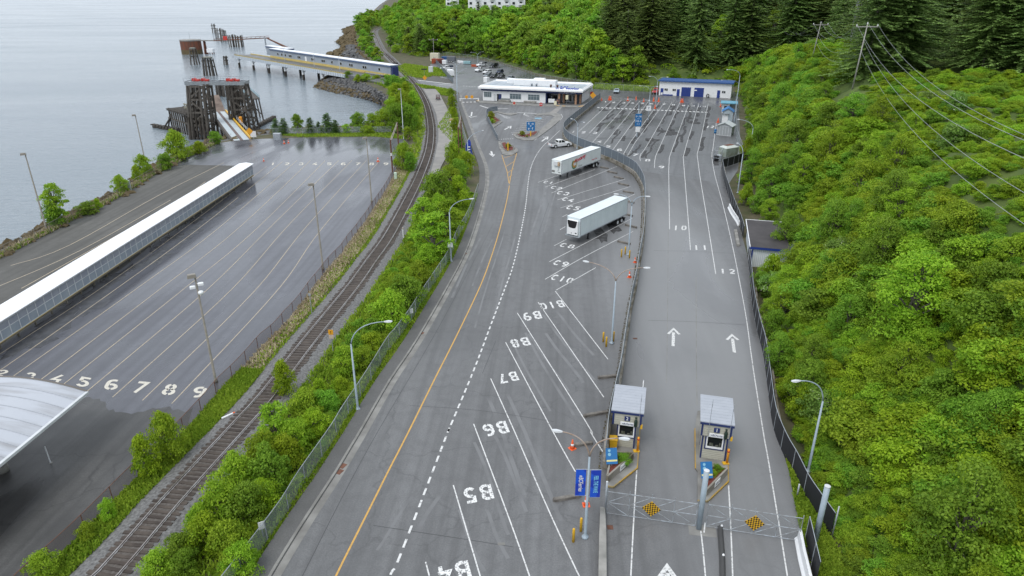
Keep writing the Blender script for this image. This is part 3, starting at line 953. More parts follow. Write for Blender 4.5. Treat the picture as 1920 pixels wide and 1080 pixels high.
# stencil numerals and letters, drawn as broken strokes on a 0.6 x 1 field
def arc(cx, cy, rx, ry, a0, a1, n=9):
 return [(cx + rx * math.cos(R(a0 + (a1 - a0) * i / n)), cy + ry * math.sin(R(a0 + (a1 - a0) * i / n))) for i in range(n + 1)]
GLY = {
 '0': [arc(.3, .5, .22, .42, 100, 260), arc(.3, .5, .22, .42, 80, -80)],
 '1': [[(.3, .02), (.3, .98)]],
 '2': [arc(.3, .70, .21, .22, 170, -20, 8) + [(.42, .5), (.14, .16)], [(.08, .08), (.54, .08)]],
 '3': [arc(.28, .71, .21, .21, 160, 10, 7) + [(.42, .58)], arc(.28, .29, .22, .21, 50, -160, 8)],
 '4': [[(.42, .98), (.06, .36), (.56, .36)], [(.42, .27), (.42, .02)]],
 '5': [[(.12, .58), (.12, .92), (.52, .92)], [(.16, .56)] + arc(.28, .33, .22, .25, 90, -150, 9)],
 '6': [[(.46, .9)] + arc(.3, .6, .22, .32, 85, 180, 6) + arc(.3, .30, .22, .22, 180, 265, 4), arc(.3, .30, .22, .22, 120, -80, 8)],
 '7': [[(.06, .92), (.54, .92), (.22, .02)]],
 '8': [arc(.3, .72, .18, .2, 100, 255), arc(.3, .72, .18, .2, 80, -75), arc(.3, .28, .22, .22, 105, 260), arc(.3, .28, .22, .22, 75, -80)],
 '9': [arc(.3, .70, .22, .22, 60, 300, 9), arc(.3, .70, .22, .22, 45, 0, 3) + [(.52, .55), (.44, .2)] + arc(.26, .22, .18, .14, -20, -120, 4)],
 'B': [[(.08, .02), (.08, .98)], [(.19, .92)] + arc(.3, .72, .19, .2, 90, -60, 7), [(.19, .52), (.32, .5)] + arc(.3, .28, .23, .21, 60, -90, 7) + [(.19, .08)]],
 'C': [arc(.32, .5, .24, .42, 45, 172, 7), arc(.32, .5, .24, .42, 188, 315, 7)],
}
def stencil(mb, txt, bl, br, tl, z, adv=0.82, th=0.18):
 o_, r_, t_ = G(*bl), G(*br), G(*tl)
 wtot = adv * (len(txt) - 1) + 0.6
 U, V = (r_ - o_) / wtot, (t_ - o_)
 flip = (U.x * V.y - U.y * V.x) < 0
 for i, ch in enumerate(txt):
  for st in GLY[ch]:
   # offset in glyph space, then mapped affinely
   g = [Vector((p[0] * 1.0 + i * adv, p[1], 0)) for p in st]
   m2 = MB(); m2.ribbon(g, th, 0)
   vs = [o_ + U * v[0] + V * v[1] + Z_ * z for v in m2.v]
   mb.add(vs, m2.f if not flip else [tuple(reversed(f)) for f in m2.f])
mb = MB()
for t, bl, br, tl in [('B5', (919, 907), (867, 917), (927, 935)), ('B4', (876, 1050), (817, 1064), (886, 1086)), ('B6', (947, 789), (903, 797), (956, 811)), ('B7', (966, 696.5), (933, 703), (974, 713)),
                      ('B8', (988, 632), (955, 638), (996, 647)), ('B9', (1011, 583), (979, 588), (1017, 597)), ('B10', (1053, 563), (1010, 569), (1060, 575.5)),
                      ('C8', (1047.5, 462), (1074, 466.5), (1054, 455.5)), ('C9', (1035, 496), (1061, 501), (1043.5, 487.5)), ('C10', (1031, 524), (1070, 532), (1039, 514.5)), ('C5', (1059.5, 391.5), (1083, 395), (1067, 385)),
                      ('C4', (1052, 375.5), (1073, 379.5), (1058, 370)), ('C3', (1042, 363.5), (1064, 367), (1048, 358)), ('C2', (1031, 353), (1051, 356.5), (1036, 348.5)), ('C1', (1017.5, 343), (1035, 345.5), (1022, 339))]:
 stencil(mb, t, bl, br, tl, 0.022)
structure('bay_numbers', mb, M_paintworn)
mb = MB()
for t, bl, br, tl in [('10', (1262, 432), (1287, 432), (1263, 423)), ('11', (1301, 469), (1327, 469), (1300, 460)), ('12', (1350, 513), (1379, 514), (1349, 504)), ('9', (1235, 315.5), (1245, 315.5), (1235.5, 311)), ('8', (1209, 302.5), (1219, 302.5), (1210, 298.5)),
                      ('7', (1184, 292.5), (1194, 292.5), (1187, 288.5)), ('6', (1156, 283), (1166, 283), (1158, 279)), ('5', (1135, 276.5), (1144, 276.5), (1137, 273)), ('4', (1119, 267.5), (1127, 267.5), (1122, 264)),
                      ('3', (1111, 251), (1119, 251), (1113, 247.5)), ('2', (1089, 250), (1097, 250), (1091, 246.5)), ('1', (1071, 249.5), (1076, 249.5), (1074, 245.5))]:
 stencil(mb, t, bl, br, tl, 0.022, adv=0.95, th=0.19)
for t, x, y in [('1', 1135, 191), ('2', 1150, 192), ('3', 1169, 192.8), ('4', 1186, 193.3), ('5', 1204, 194), ('6', 1221, 194.6), ('7', 1244, 195.6), ('8', 1262, 196.6), ('9', 1281, 198), ('10', 1299, 198.8), ('11', 1311, 199.4), ('12', 1320, 199.8)]:
 hw = 3.2
 stencil(mb, t, (x - hw, y + 1.1), (x + hw, y + 1.1), (x - hw + 0.8, y - 1.1), 0.022, th=0.2)
stencil(mb, '12', (1323, 240), (1338, 240), (1325, 236), 0.022, th=0.2)
structure('lane_numbers', mb, M_paint)
mb = MB()
for t, bl, br, tl in [('5', (140, 723), (163, 727), (152, 706)), ('6', (193, 730), (217, 732), (204, 711)), ('7', (244, 736), (266, 738), (259, 715)), ('8', (301, 740), (325, 741), (312, 720)), ('9', (356, 745), (380, 746), (367, 725)), ('4', (92, 716), (112, 718), (104, 702)),
                      ('3', (41, 713), (60, 715), (52, 698)), ('2', (-12, 704), (6, 706), (1, 693))]:
 stencil(mb, t, bl, br, tl, 0.018, th=0.18)
for i in range(9):
 x = 511 + i * 26.45
 stencil(mb, str(i + 1), (x - 4.6, 309.8), (x + 4.6, 309.8), (x - 3, 305), 0.018, th=0.18)
structure('yard_numbers', mb, M_paintbone)
# arrows: open head above a separate stem
mb = MB()
def arrow(tip, wl, wr, stem, z=0.022, wd=0.28):
 t_, a, b_, s_ = (G(*p, z) for p in (tip, wl, wr, stem))
 ctr = t_.lerp(s_, 0.22)
 mb.ribbon([a, t_, b_], wd, z)
 mb.ribbon([ctr, s_], wd * 1.1, z)
arrow((1263, 616.5), (1253, 626), (1274, 627), (1262, 649), wd=0.3)
arrow((1372.5, 628), (1363, 637), (1384, 637.5), (1377, 661), wd=0.3)
arrow((1251, 1062), (1234, 1086), (1268, 1086), (1251, 1120), wd=0.32)
arrow((883, 220), (879, 217.5), (894, 217.5), (885, 210), wd=0.4)
arrow((924, 293.5), (918, 288), (927, 289.5), (921, 283.5), wd=0.4)
arrow((958, 236.5), (951, 237.5), (957, 241), (946, 243), wd=0.4)
arrow((1027, 256.5), (1018, 257.5), (1026, 261.5), (1016, 265), wd=0.4)
arrow((982, 215.5), (989, 214), (984, 212.5), (992, 218), wd=0.35)
structure('road_arrows', mb, M_paint)
# drain grates, patches
mb = MB()
for x, y, w_, h_ in [(643, 874, 0.42, 0.6), (637, 885, 0.42, 0.6), (1144, 989, 0.42, 0.42), (872, 476, 0.4, 0.6), (1191, 635, 0.45, 0.3), (791, 625, 0.4, 0.5)]:
 p = G(x, y)
 mb.box((p.x, p.y, 0.012), (w_, h_, 0.03), R(-25) if x < 900 else 0)
structure('drain_grates', mb, M_rust)
mb = MB()
for x, y, w_, h_, r_ in [(1317, 995, 1.9, 1.1, -0.15), (940, 1020, 0.5, 0.25, 0)]:
 p = G(x, y); mb.box((p.x, p.y, 0.008), (w_, h_, 0.02), r_)
p = [G(1103, 1008), G(1108, 1010), G(1125, 1030), G(1120, 1055), G(1098, 1030)]
structure('concrete_patches', mb, M_kerb)
# ---------------------------------------------------------------- fences
def fence(name, label, pts, h, fabric, postm, step=3.0, z0=0.0, toprail=True, post_r=0.04, extra=0.0, midrail=False, base=None, panels=None, thick=0.0, group=None, cat='fence'):
 o_ = Vector((pts[0].x, pts[0].y, 0))
 t = thing(name, label, cat, o_, group=group)
 P = [Vector((p.x - o_.x, p.y - o_.y, 0)) for p in pts]
 zb = [z0] * len(P) if not isinstance(z0, list) else z0
 mb = MB()
 vs = []
 for p, z in zip(P, zb):
  vs += [p + Z_ * (z + 0.04), p + Z_ * (z + h)]
 mb.add(vs, [(2 * i, 2 * i + 2, 2 * i + 3, 2 * i + 1) for i in range(len(P) - 1)])
 mb.build('mesh_panel', fabric, t)
 if toprail:
  mb = MB(); mb.tube([p + Z_ * (z + h) for p, z in zip(P, zb)], post_r * 0.75, 5)
  mb.build('top_rail', postm, t)
 if midrail:
  mb = MB(); mb.tube([p + Z_ * (z + h * 0.06) for p, z in zip(P, zb)], post_r * 0.6, 5)
  mb.build('bottom_rail', postm, t)
 mb = MB(); mb.tube([(0, 0, 0), (0, 0, h + extra)], post_r, 6)
 pm = mb.data('post', postm)
 for i, p in enumerate(resample(P, step)[:100]):
  j = min(range(len(P)), key=lambda q_: (P[q_] - p).length)
  obj('post', pm, t, loc=p + Z_ * (zb[j] - 0.0))
 return t
fence('chain_link_fence', 'galvanised chain link fence with pale top rail between the green verge and the footway', catmull(GG([(400, 1150), (452, 1082), (497, 1021), (534, 969), (565, 917), (624, 830), (646, 792), (691, 722), (727, 661), (744, 640), (771, 602), (786, 577), (810, 540), (844, 486), (857, 451), (880, 409), (897, 360)]), 3), 1.75, M_link, M_galv, 3.1)
fence('chain_link_fence', 'rusty low chain link fence along the grass edge of the wet queue yard', rust_line, 1.45, M_linkrust, M_rust, 3.0, post_r=0.035)
fence('chain_link_fence', 'dark sagging chain link fence on the grassy bank above the sea', catmull(shore_line, 2), 1.6, M_linkdark, M_brownpole, 3.4, post_r=0.045)
fence('chain_link_fence', 'thin wire fence behind small spruces at the seaward end of the wet yard', GG([(512, 252), (560, 252), (650, 250), (735, 249)]), 1.7, M_link, M_galv, 4)
fence('chain_link_fence', 'chain link fence beside the platform shrubs and the sloping road to the office', catmull(GG([(888, 318), (878, 285), (868, 250), (860, 215), (855, 200), (851, 185), (849, 172)]), 3), 2.0, M_link, M_galv, 3)
fence('chain_link_fence', 'chain link fence along the foot of the wood behind the car park', GG([(812, 113), (835, 108), (880, 113), (915, 121), (943, 130), (1000, 150), (1055, 160), (1108, 168), (1111, 182)]), 3.0, M_linkgate, M_galv, 4)
fence('chain_link_fence', 'chain link fence between car park and grass by the level crossing', GG([(812, 113), (822, 125), (834, 140), (850, 157)]), 2.4, M_slats, M_galv, 4)
fence('chain_link_fence', 'tall chain link fence in front of the grass strip left of the workshop', GG([(1115, 170), (1150, 173), (1200, 176), (1226, 178)]), 3.0, M_linkgate, M_galv, 4)
fence('chain_link_fence', 'grey mesh fence along the causeway road edge above the riprap', GG([(657, 139.5), (700, 144.5), (735, 149)]), 1.2, M_slats, M_galv, 3)
fence('chain_link_fence', 'tall wire fence on the roadside below the bank beside the kiosks', GG([(1379, 190), (1379, 230), (1380, 262), (1390, 292)]), 2.6, M_link, M_galv, 4)
# divider: concrete wall carrying a slatted fence
DIV = [(1125, 189), (1108, 203), (1085, 222), (1064, 240), (1058, 247), (1056, 254), (1060, 263), (1072, 273), (1097, 284), (1131, 297), (1151, 305), (1170, 315), (1185, 324), (1194, 333), (1205, 354), (1208, 377), (1208, 407), (1205, 457), (1197, 502), (1191, 542), (1183, 577), (1177, 615), (1170, 660),
       (1164, 702), (1159, 730), (1151, 765), (1143, 800), (1137, 840), (1134, 880)]
div = catmull(GG(DIV), 4)
o0 = Vector((div[0].x, div[0].y, 0))
wall = thing('divider_wall', 'low stained concrete wall curving between the trailer bays and the queue lanes', 'wall', o0)
mb = MB()
lp, rp = offset(div, 0.2), offset(div, -0.2)
q = len(div)
vs = [p - o0 for p in lp] + [p - o0 for p in rp] + [p - o0 + Z_ * 0.75 for p in lp] + [p - o0 + Z_ * 0.75 for p in rp]
mb.add(vs, [f for i in range(q - 1) for f in ((i, 2 * q + i, 2 * q + i + 1, i + 1), (q + i, q + i + 1, 3 * q + i + 1, 3 * q + i), (2 * q + i, 3 * q + i, 3 * q + i + 1, 2 * q + i + 1))])
mb.add([vs[0], vs[q], vs[3 * q], vs[2 * q]], [(0, 1, 2, 3)]); mb.add([vs[q - 1], vs[2 * q - 1], vs[4 * q - 1], vs[3 * q - 1]], [(3, 2, 1, 0)])
mb.build('concrete_body', M_mossconc, wall)
fence('slatted_fence', 'grey slatted chain link fence standing on the curved concrete divider wall', div, 2.0, M_slats, M_galv, 3.0, z0=0.75, post_r=0.045)
# kerb continuing below the gate post
mb = MB()
kb = GG([(1130, 962), (1129, 1010), (1128, 1100)])
o0 = kb[0]
kt = thing('kerb_wall', 'low flat topped concrete kerb wall running down from the left gate post', 'kerb', o0)
mb.prism([((p - o0).x, (p - o0).y) for p in GG([(1125, 960), (1134, 961), (1136, 1010), (1137, 1110), (1121, 1110), (1123, 1010)])], 0, 0.5)
mb.build('concrete_body', M_concrete, kt)
# right hand black screened fence
RF1 = catmull(GG([(1353, 316), (1357, 340), (1364, 363), (1375, 395), (1387, 426), (1393, 447)]), 3)
RF2 = catmull(GG([(1402, 478), (1407, 540), (1411, 578), (1421, 627), (1431, 666), (1440, 735), (1449, 800), (1468, 851), (1488, 888), (1508, 930), (1531, 966), (1557, 1004)]), 3)
fence('screened_fence', 'black screened fence bending around the green bank above the dark roofed shed', RF1, 2.0, M_blackcloth, M_galv, 2.8)
fence('screened_fence', 'long black screened fence between the exit lane and the bushy bank', RF2, 2.0, M_blackcloth, M_galv, 2.8)
fence('screened_fence', 'short black screened fence panels around the rusty topped tank', GG([(1353, 316), (1375, 309), (1398, 300)]), 2.0, M_blackcloth, M_galv, 2.5)
fence('screened_fence', 'black fence panel on the white barrier at the bottom gate', GG([(1509, 1013), (1517, 1050), (1528, 1100)]), 2.1, M_blackcloth, M_galv, 2.5)
def jersey(label, pts, m, h=0.8, wb=0.55, name='concrete_barrier'):
 o_ = Vector((pts[0].x, pts[0].y, 0))
 t = thing(name, label, 'barrier', o_)
 P = [p - o_ for p in pts]
 pr = [(wb / 2, 0), (wb / 2, 0.08), (wb / 2 - 0.15, 0.3), (0.09, h), (-0.09, h), (-wb / 2 + 0.15, 0.3), (-wb / 2, 0.08), (-wb / 2, 0)]
 rows = [[Vector((p.x, p.y, z)) for p in offset(P, k)] for k, z in pr]
 q_ = len(pr)
 vs = [rows[j][i] for i in range(len(P)) for j in range(q_)]
 mb = MB()
 mb.add(vs, [(i * q_ + j + 1, i * q_ + q_ + j + 1, i * q_ + q_ + j, i * q_ + j) for i in range(len(P) - 1) for j in range(q_ - 1)])
 mb.add(rows_ := [rows[j][0] for j in range(q_)], [tuple(range(q_))])
 mb.add([rows[j][-1] for j in range(q_)], [tuple(reversed(range(q_)))])
 mb.build('concrete_body', m, t)
 return t
jersey('grey concrete barrier along the foot of the upper black fence', catmull(offset(GG([(1353, 318), (1357, 342), (1364, 365), (1368, 378)]), 0.45), 3), M_mossconc)
jersey('bright white curved concrete barrier below the upper black fence', catmull(GG([(1367, 390), (1373, 402), (1383, 417), (1386, 424)]), 3), M_white)
jersey('long mossy concrete barrier along the foot of the lower black fence', catmull(offset(RF2[3:28], 0.5), 1), M_mossconc)
jersey('white painted barrier under a black fence panel at the bottom gate', GG([(1497, 1012), (1504, 1050), (1516, 1100)]), M_white, 0.9)
jersey('dark narrow lane separator kerb below the gates', catmull(GG([(1350, 990), (1352, 1020), (1354, 1050), (1355, 1110)]), 3), mat('dark_separator', (0.06, 0.06, 0.06), 0.7), 0.28, 0.4, name='lane_separator')
mb = MB()
for y in (992, 1047):
 p = G(1352.5 if y < 1000 else 1355.5, y)
 tg = tag(MB().lathe([(0.0, 0), (0.09, 0), (0.09, 0.05), (0.05, 0.1), (0.0, 0.1)], 8).build('lane_reflector', M_white), 'small white reflector on the %s end of the lane separator kerb' % ('gate' if y < 1000 else 'lower'), 'reflector')
 tg.location = p + Z_ * 0.28
# ---------------------------------------------------------------- lamps
def bez(a, b, c, n=8):
 return [a.lerp(b, i / n).lerp(b.lerp(c, i / n), i / n) for i in range(n + 1)]
def lamp(label, base, split_y, tips, rise=1.5, pole=None, arm=None, r=0.11, name='street_lamp', group=None, z=0.0, head=0.75, split_x=None):
 b = G(*base, z)
 pole = pole or M_polegrey
 sz = zat(b, split_y) - z
 t = thing(name, label, 'street lamp', b, group=group)
 MB().lathe([(r * 2.2, 0), (r * 2.2, 0.12), (r * 1.25, 0.16), (r, 0.4), (r * 0.62, sz)], 10).build('pole', pole, t, True)
 S = Vector((0, 0, sz))
 for tp in tips:
  T = G(tp[0], tp[1], z + sz + rise) - b
  dirn = Vector((T.x, T.y, 0)).normalized()
  ctrl = Vector((T.x * 0.12, T.y * 0.12, sz + rise * 1.0))
  MB().tube(bez(S, ctrl, T), r * 0.5, 7, r * 0.36).build('arm', arm or pole, t, True)
  U = dirn
  Wd = Vector((-U.y, U.x, 0))
  mb = MB()
  prof = [(-0.1, 0.05, 0.06), (0.05, 0.09, 0.1), (0.3, 0.14, 0.12), (0.55, 0.11, 0.08), (0.64, 0.03, 0.03)]
  vs = []
  for a, w_, h_ in prof:
   a *= head / 0.75
   c = T + U * a
   vs += [c + Wd * w_ - Z_ * h_ * 0.5, c + Wd * w_ * 0.7 + Z_ * h_ * 0.6, c - Wd * w_ * 0.7 + Z_ * h_ * 0.6, c - Wd * w_ - Z_ * h_ * 0.5]
  fs = [(4 * i + k, 4 * i + (k + 1) % 4, 4 * i + 4 + (k + 1) % 4, 4 * i + 4 + k) for i in range(4) for k in range(4)] + [(3, 2, 1, 0), (16, 17, 18, 19)]
  mb.add(vs, fs)
  mb.build('lamp_head', M_lens, t)
 return t
M_arm = mat('rusting_arm', (0.36, 0.30, 0.26), 0.5, (0.25, 0.17, 0.12), 2.0)
l1 = lamp('twin armed street lamp carrying two blue banners beside the booths', (1097, 1008), 856, [(1052, 809), (1163, 822)], 1.6, arm=M_arm)
lamp('twin armed street lamp by three yellow bollards above bay B10', (1147, 644), 527, [(1103, 491), (1208, 502)], 1.5, arm=M_arm)
lamp('twin armed street lamp at the tail of the pale blue trailer', (1178, 478), 386, [(1159, 364), (1211, 368)], 1.5)
lamp('twin armed street lamp rising from the divider fence behind the pickup', (1082, 279), 238, [(1073, 223), (1094, 229)], 1.6)
lamp('twin armed street lamp carrying the lane direction sign on the queue lane island', (1194, 256), 196, [(1179, 186), (1216, 188)], 1.6)
lamp('twin armed street lamp on the far concrete island of the queue lanes', (1215, 225), 171, [(1202, 161), (1231, 162)], 1.6)
lamp('tall twin armed street lamp in front of the end of the workshop', (1229, 201), 153, [(1220, 143), (1250, 144.5)], 1.6)
lamp('twin armed street lamp in the car park beside the white pickups', (896, 123), 104, [(884, 98), (905, 97)], 1.6)
lamp('twin armed street lamp inside the car park fence by the white box trailer', (858, 190), 127, [(850, 117), (869, 116.5)], 1.5)
lamp('single armed street lamp at the near end of the car park fence', (857, 178), 143, [(874, 128)], 1.4)
lamp('single armed street lamp leaning over the yellow bushes on the green verge', (671, 768), 645, [(722, 603)], 2.0)
lamp('single armed street lamp standing among the leafy trees by the fence', (846, 491), 398, [(881, 373)], 1.6)
lamp('single armed street lamp by the blue feather banner on the footway', (878, 318), 266, [(904, 245)], 1.6)
lamp('single armed street lamp behind the lower black fence with a camera dome', (1515, 884), 752, [(1499, 714)], 1.9)
lamp('thin street lamp in the leafy trees behind the upper black fence', (1383, 362), 288, [(1384, 269)], 1.4)
lamp('thin street lamp against the bank beyond the rusty topped tank', (1405, 292), 240, [(1387, 224)], 1.5)
lamp('tall roadside lamp beside the pale blue kiosk roof, upper arm of two', (1375, 240), 141, [(1366, 130.6)], 1.5)
lamp('shorter roadside lamp next to the tall one by the pale blue kiosk', (1377, 225), 158, [(1355, 150)], 1.5)
# flood light masts of the left yard
def mast(label, base, ty, wood=M_brownpole, cams=False, r=0.13):
 b = G(*base)
 h_ = zat(b, ty)
 t = thing('floodlight_mast', label, 'light mast', b)
 MB().lathe([(r * 1.5, 0), (r * 1.5, 0.3), (r, 0.35), (r * 0.6, h_)], 8).build('pole', wood, t, True)
 mb = MB()
 mb.box((-0.25, -0.1, h_ + 0.12), (0.8, 0.5, 0.32), 0.5, taper=0.8)
 f = mb.build('floodlight', mat('flood_casing', (0.22, 0.2, 0.17), 0.5), t)
 if cams:
  for k, (dx, dz) in enumerate(((-0.35, -1.0), (0.45, -0.65))):
   m2 = MB(); m2.box((dx, -0.1, h_ + dz), (0.5, 0.28, 0.26), 0.4, bev=0.05); m2.beam((0, 0, h_ + dz), (dx, -0.1, h_ + dz), 0.06)
   m2.build('security_camera', M_white, t)
  MB().lathe([(0.0, -0.3), (0.2, -0.2), (0.26, 0), (0.2, 0.12), (0.0, 0.18)], 10, (0.3, -0.1, h_ - 1.5)).build('camera_dome', M_white, t, True)
 return t
mast('tall brown mast with floodlight and white cameras next to the yard numeral 9', (405, 717), 519, cams=True)
mast('thin floodlight mast halfway along the rusty yard fence', (606, 506), 347)
mast('thin floodlight mast near the far yard numerals by the rusty fence', (697, 379), 260)
mast('slim dark mast beside the small alder at the sea fence', (88, 433), 290)
mast('slim dark mast above the shore bushes near the walkway end', (277, 325), 217)
mast('thin mast among the cove trees near the brown gantry', (757, 262), 168, M_galv, r=0.1)
# banners on the first lamp
bz = G(1097, 1008)
def banner(label, x0, x1, ytop, ybot, words, col, shear):
 zt, zb_ = zat(bz, ytop), zat(bz, ybot)
 zc_ = bz.y * cT - ((zt + zb_) / 2 - H) * sT
 # local x from photograph columns at that depth
 xa, xb = (x0 - 960) / F * zc_ - bz.x, (x1 - 960) / F * zc_ - bz.x
 t = thing('banner', label, 'banner', bz)
 mb = MB()
 nseg = 8
 vs = []
 for i in range(nseg + 1):
  z_ = zb_ + (zt - zb_) * i / nseg
  sway = -0.03 * math.sin(math.pi * i / nseg)
  for x in (xa, (xa + xb) / 2, xb):
   vs.append((x, -0.02 + sway, z_))
 fs = [(3 * i + k, 3 * i + k + 1, 3 * i + k + 4, 3 * i + k + 3) for i in range(nseg) for k in range(2)]
 mb.add(vs, fs)
 mb.build('cloth', mat('banner_cloth', (0.012, 0.045, 0.42), 0.5, (0.012, 0.09, 0.58), 0.9, lo=0.48, hi=0.52, detail=0), t)
 mb = MB()
 for z_ in (zt, zb_):
  mb.tube([(0, 0, z_), (xa if abs(xa) > abs(xb) else xb, 0, z_)], 0.025, 6)
 mb.build('bracket', M_galv, t)
 mb = MB()
 mb.text(words, ((xa + xb) / 2, -0.075, (zt + zb_) / 2), (0, 0, -1), (1, 0, 0), 0.42, shear=shear, bold=0.015, maxw=(zt - zb_) * 0.62)
 mb.build('lettering', col, t)
 return t
banner('blue banner with white company lettering on the bay side of the lamp post', 1079, 1098, 880, 929, '\u2248BCFerries', M_white, 0.2)
banner('blue lamp post banner reading FEEL THE WAVE in pale blue letters', 1107, 1126, 881, 932, 'FEEL THE WAVE', mat('banner_pale', (0.25, 0.65, 0.85), 0.5), 0)
# ---------------------------------------------------------------- bollards and cones
def bollard_mesh():
 return MB().lathe([(0.1, 0), (0.1, 1.1), (0.085, 1.17), (0.05, 1.2), (0.0, 1.205)], 10).data('bollard', M_yellow, True)
BM = bollard_mesh()
for x, y, lb in [(1075, 1016, 'yellow bollard before the banner lamp, the one nearer the bay line'), (1089, 996, 'yellow bollard just behind the banner lamp base'),
                 (1131, 641, 'yellow bollard on the bay side of the lamp above bay B10'), (1136.5, 650, 'yellow bollard directly in front of the lamp above bay B10'), (1150, 640, 'yellow bollard on the wall side of the lamp above bay B10'),
                 (1165, 482, 'yellow bollard by bay C9, the one furthest from the wall'), (1172, 477, 'yellow bollard by bay C9, the rearmost of three'), (1180, 484, 'yellow bollard by bay C9, the one next to the wall'),
                 (1391, 367, 'small yellow bollard behind the upper black fence')]:
 o = tag(obj('bollard', BM, loc=G(x, y)), lb, 'bollard', 'yellow steel bollards')
mb = MB(); mb.box((0, 0, 0.02), (0.42, 0.42, 0.04), bev=0.01)
base_me = mb.data('cone_base', M_orange)
body_me = MB().lathe([(0.16, 0.04), (0.12, 0.22), (0.08, 0.42), (0.04, 0.68), (0.0, 0.70)], 12).data('cone_body', M_orange, True)
CONES = [(1073, 841, 'orange traffic cone beside the wheel stop log at bay B6', 1.3), (1099, 947, 'orange traffic cone half hidden behind the banner lamp pole', 1.3), (1180, 520, 'orange traffic cone at the foot of the wall beyond bay C10', 1.3), (1190.5, 492, 'faded small orange cone close to the wall by bay C9', 1.15),
         (1128, 188.5, 'orange cone at the divider end of the far line', 1.5), (1142, 187.8, 'tall orange channel post left of two at queue lane 1', 2.2), (1145, 187.8, 'tall orange channel post right of two at queue lane 1', 2.2),
         (1177, 188.7, 'third orange cone from the divider along the far line', 2.0), (1192.5, 187.5, 'fourth orange cone from the divider along the far line', 1.9), (1207, 190.8, 'fifth orange cone from the divider along the far line', 1.7), (1225.5, 189.8, 'sixth orange cone along the far line, beside the lamp pole', 2.0), (1235, 190.5, 'orange cone beside the tall lamp of the far line', 2.1),
         (1277, 192, 'left orange cone of the pair before the blue garage door', 2.0), (1280, 192, 'right orange cone of the pair before the blue garage door', 2.0), (1228, 203.5, 'orange cone on the small island behind the stop blocks', 1.9), (1346, 229.5, 'orange cone at the corner of the glass shelter', 1.9), (1351, 200, 'orange cone beside the kiosk with the pale blue roof', 1.5), (709, 303, 'low orange cone between the yard numerals 8 and 9', 1.4), (494.5, 302, 'orange cone by the seaward end of the covered walkway', 1.0), (533, 269, 'orange cone near the grey cabinet on the yard edge', 1.2), (541, 268, 'pale orange cone further from the grey cabinet', 1.2)]
for x, y, lb, k in CONES:
 t = thing('traffic_cone', lb, 'cone', G(x, y), rnd.uniform(0, 1.5))
 t.scale = (k, k, k)
 obj('cone_base', base_me, t); obj('cone_body', body_me, t)
 if k <= 1.4:
  MB().lathe([(0.117, 0.24), (0.089, 0.38)], 12).build('reflective_band', M_white, t, True)
# wheel stop logs
for (x0, y0), (x1, y1), lb in [((1070, 838), (1111, 832), 'grey timber wheel stop with a pale plank at bay B6'), ((1037, 940), (1089, 931), 'grey timber wheel stop below the blue banners'), ((1094, 782), (1140, 774), 'grey timber wheel stop at bay B8 beside the first booth roof'), ((1121, 710), (1162, 706), 'grey timber wheel stop touching the divider wall at bay B9'),
                               ((1125, 314), (1141, 317), 'dark timber wheel stop behind the tail of the white trailer'), ((1139, 322), (1157, 326), 'dark timber wheel stop at bay C2'), ((1151, 332), (1169, 336), 'dark timber wheel stop at bay C3'), ((1159, 344.5), (1179, 349), 'dark timber wheel stop at bay C4'),
                               ((1168, 359.5), (1188, 363), 'dark timber wheel stop at bay C5'), ((1176, 378), (1189, 381.5), 'dark timber wheel stop beside the tail of the pale blue trailer'), ((1173, 402.5), (1186, 406), 'dark timber wheel stop behind the wheels of the pale blue trailer'), ((1172, 422.5), (1194, 428), 'dark timber wheel stop at bay C8'), ((1158, 453.5), (1182, 459), 'dark timber wheel stop at bay C9 beyond the bollards')]:
 a, b_ = G(x0, y0), G(x1, y1)
 t = tag(MB().box((0, 0, 0.14), ((b_ - a).length, 0.30, 0.28), bev=0.05).build('wheel_stop', M_log), lb, 'wheel stop', 'timber wheel stops')
 t.location = (a + b_) / 2
 t.rotation_euler = (0, 0, math.atan2((b_ - a).y, (b_ - a).x))
for (x0, y0), (x1, y1), lb in [((1379, 434), (1384, 462), 'old grey concrete block lying beside the exit lane near the shed')]:
 a, b_ = G(x0, y0), G(x1, y1)
 t = tag(MB().box((0, 0, 0.2), ((b_ - a).length, 0.5, 0.4), bev=0.08).build('concrete_block', M_concrete), lb, 'concrete block')
 t.location = (a + b_) / 2; t.rotation_euler = (0, 0, math.atan2((b_ - a).y, (b_ - a).x))
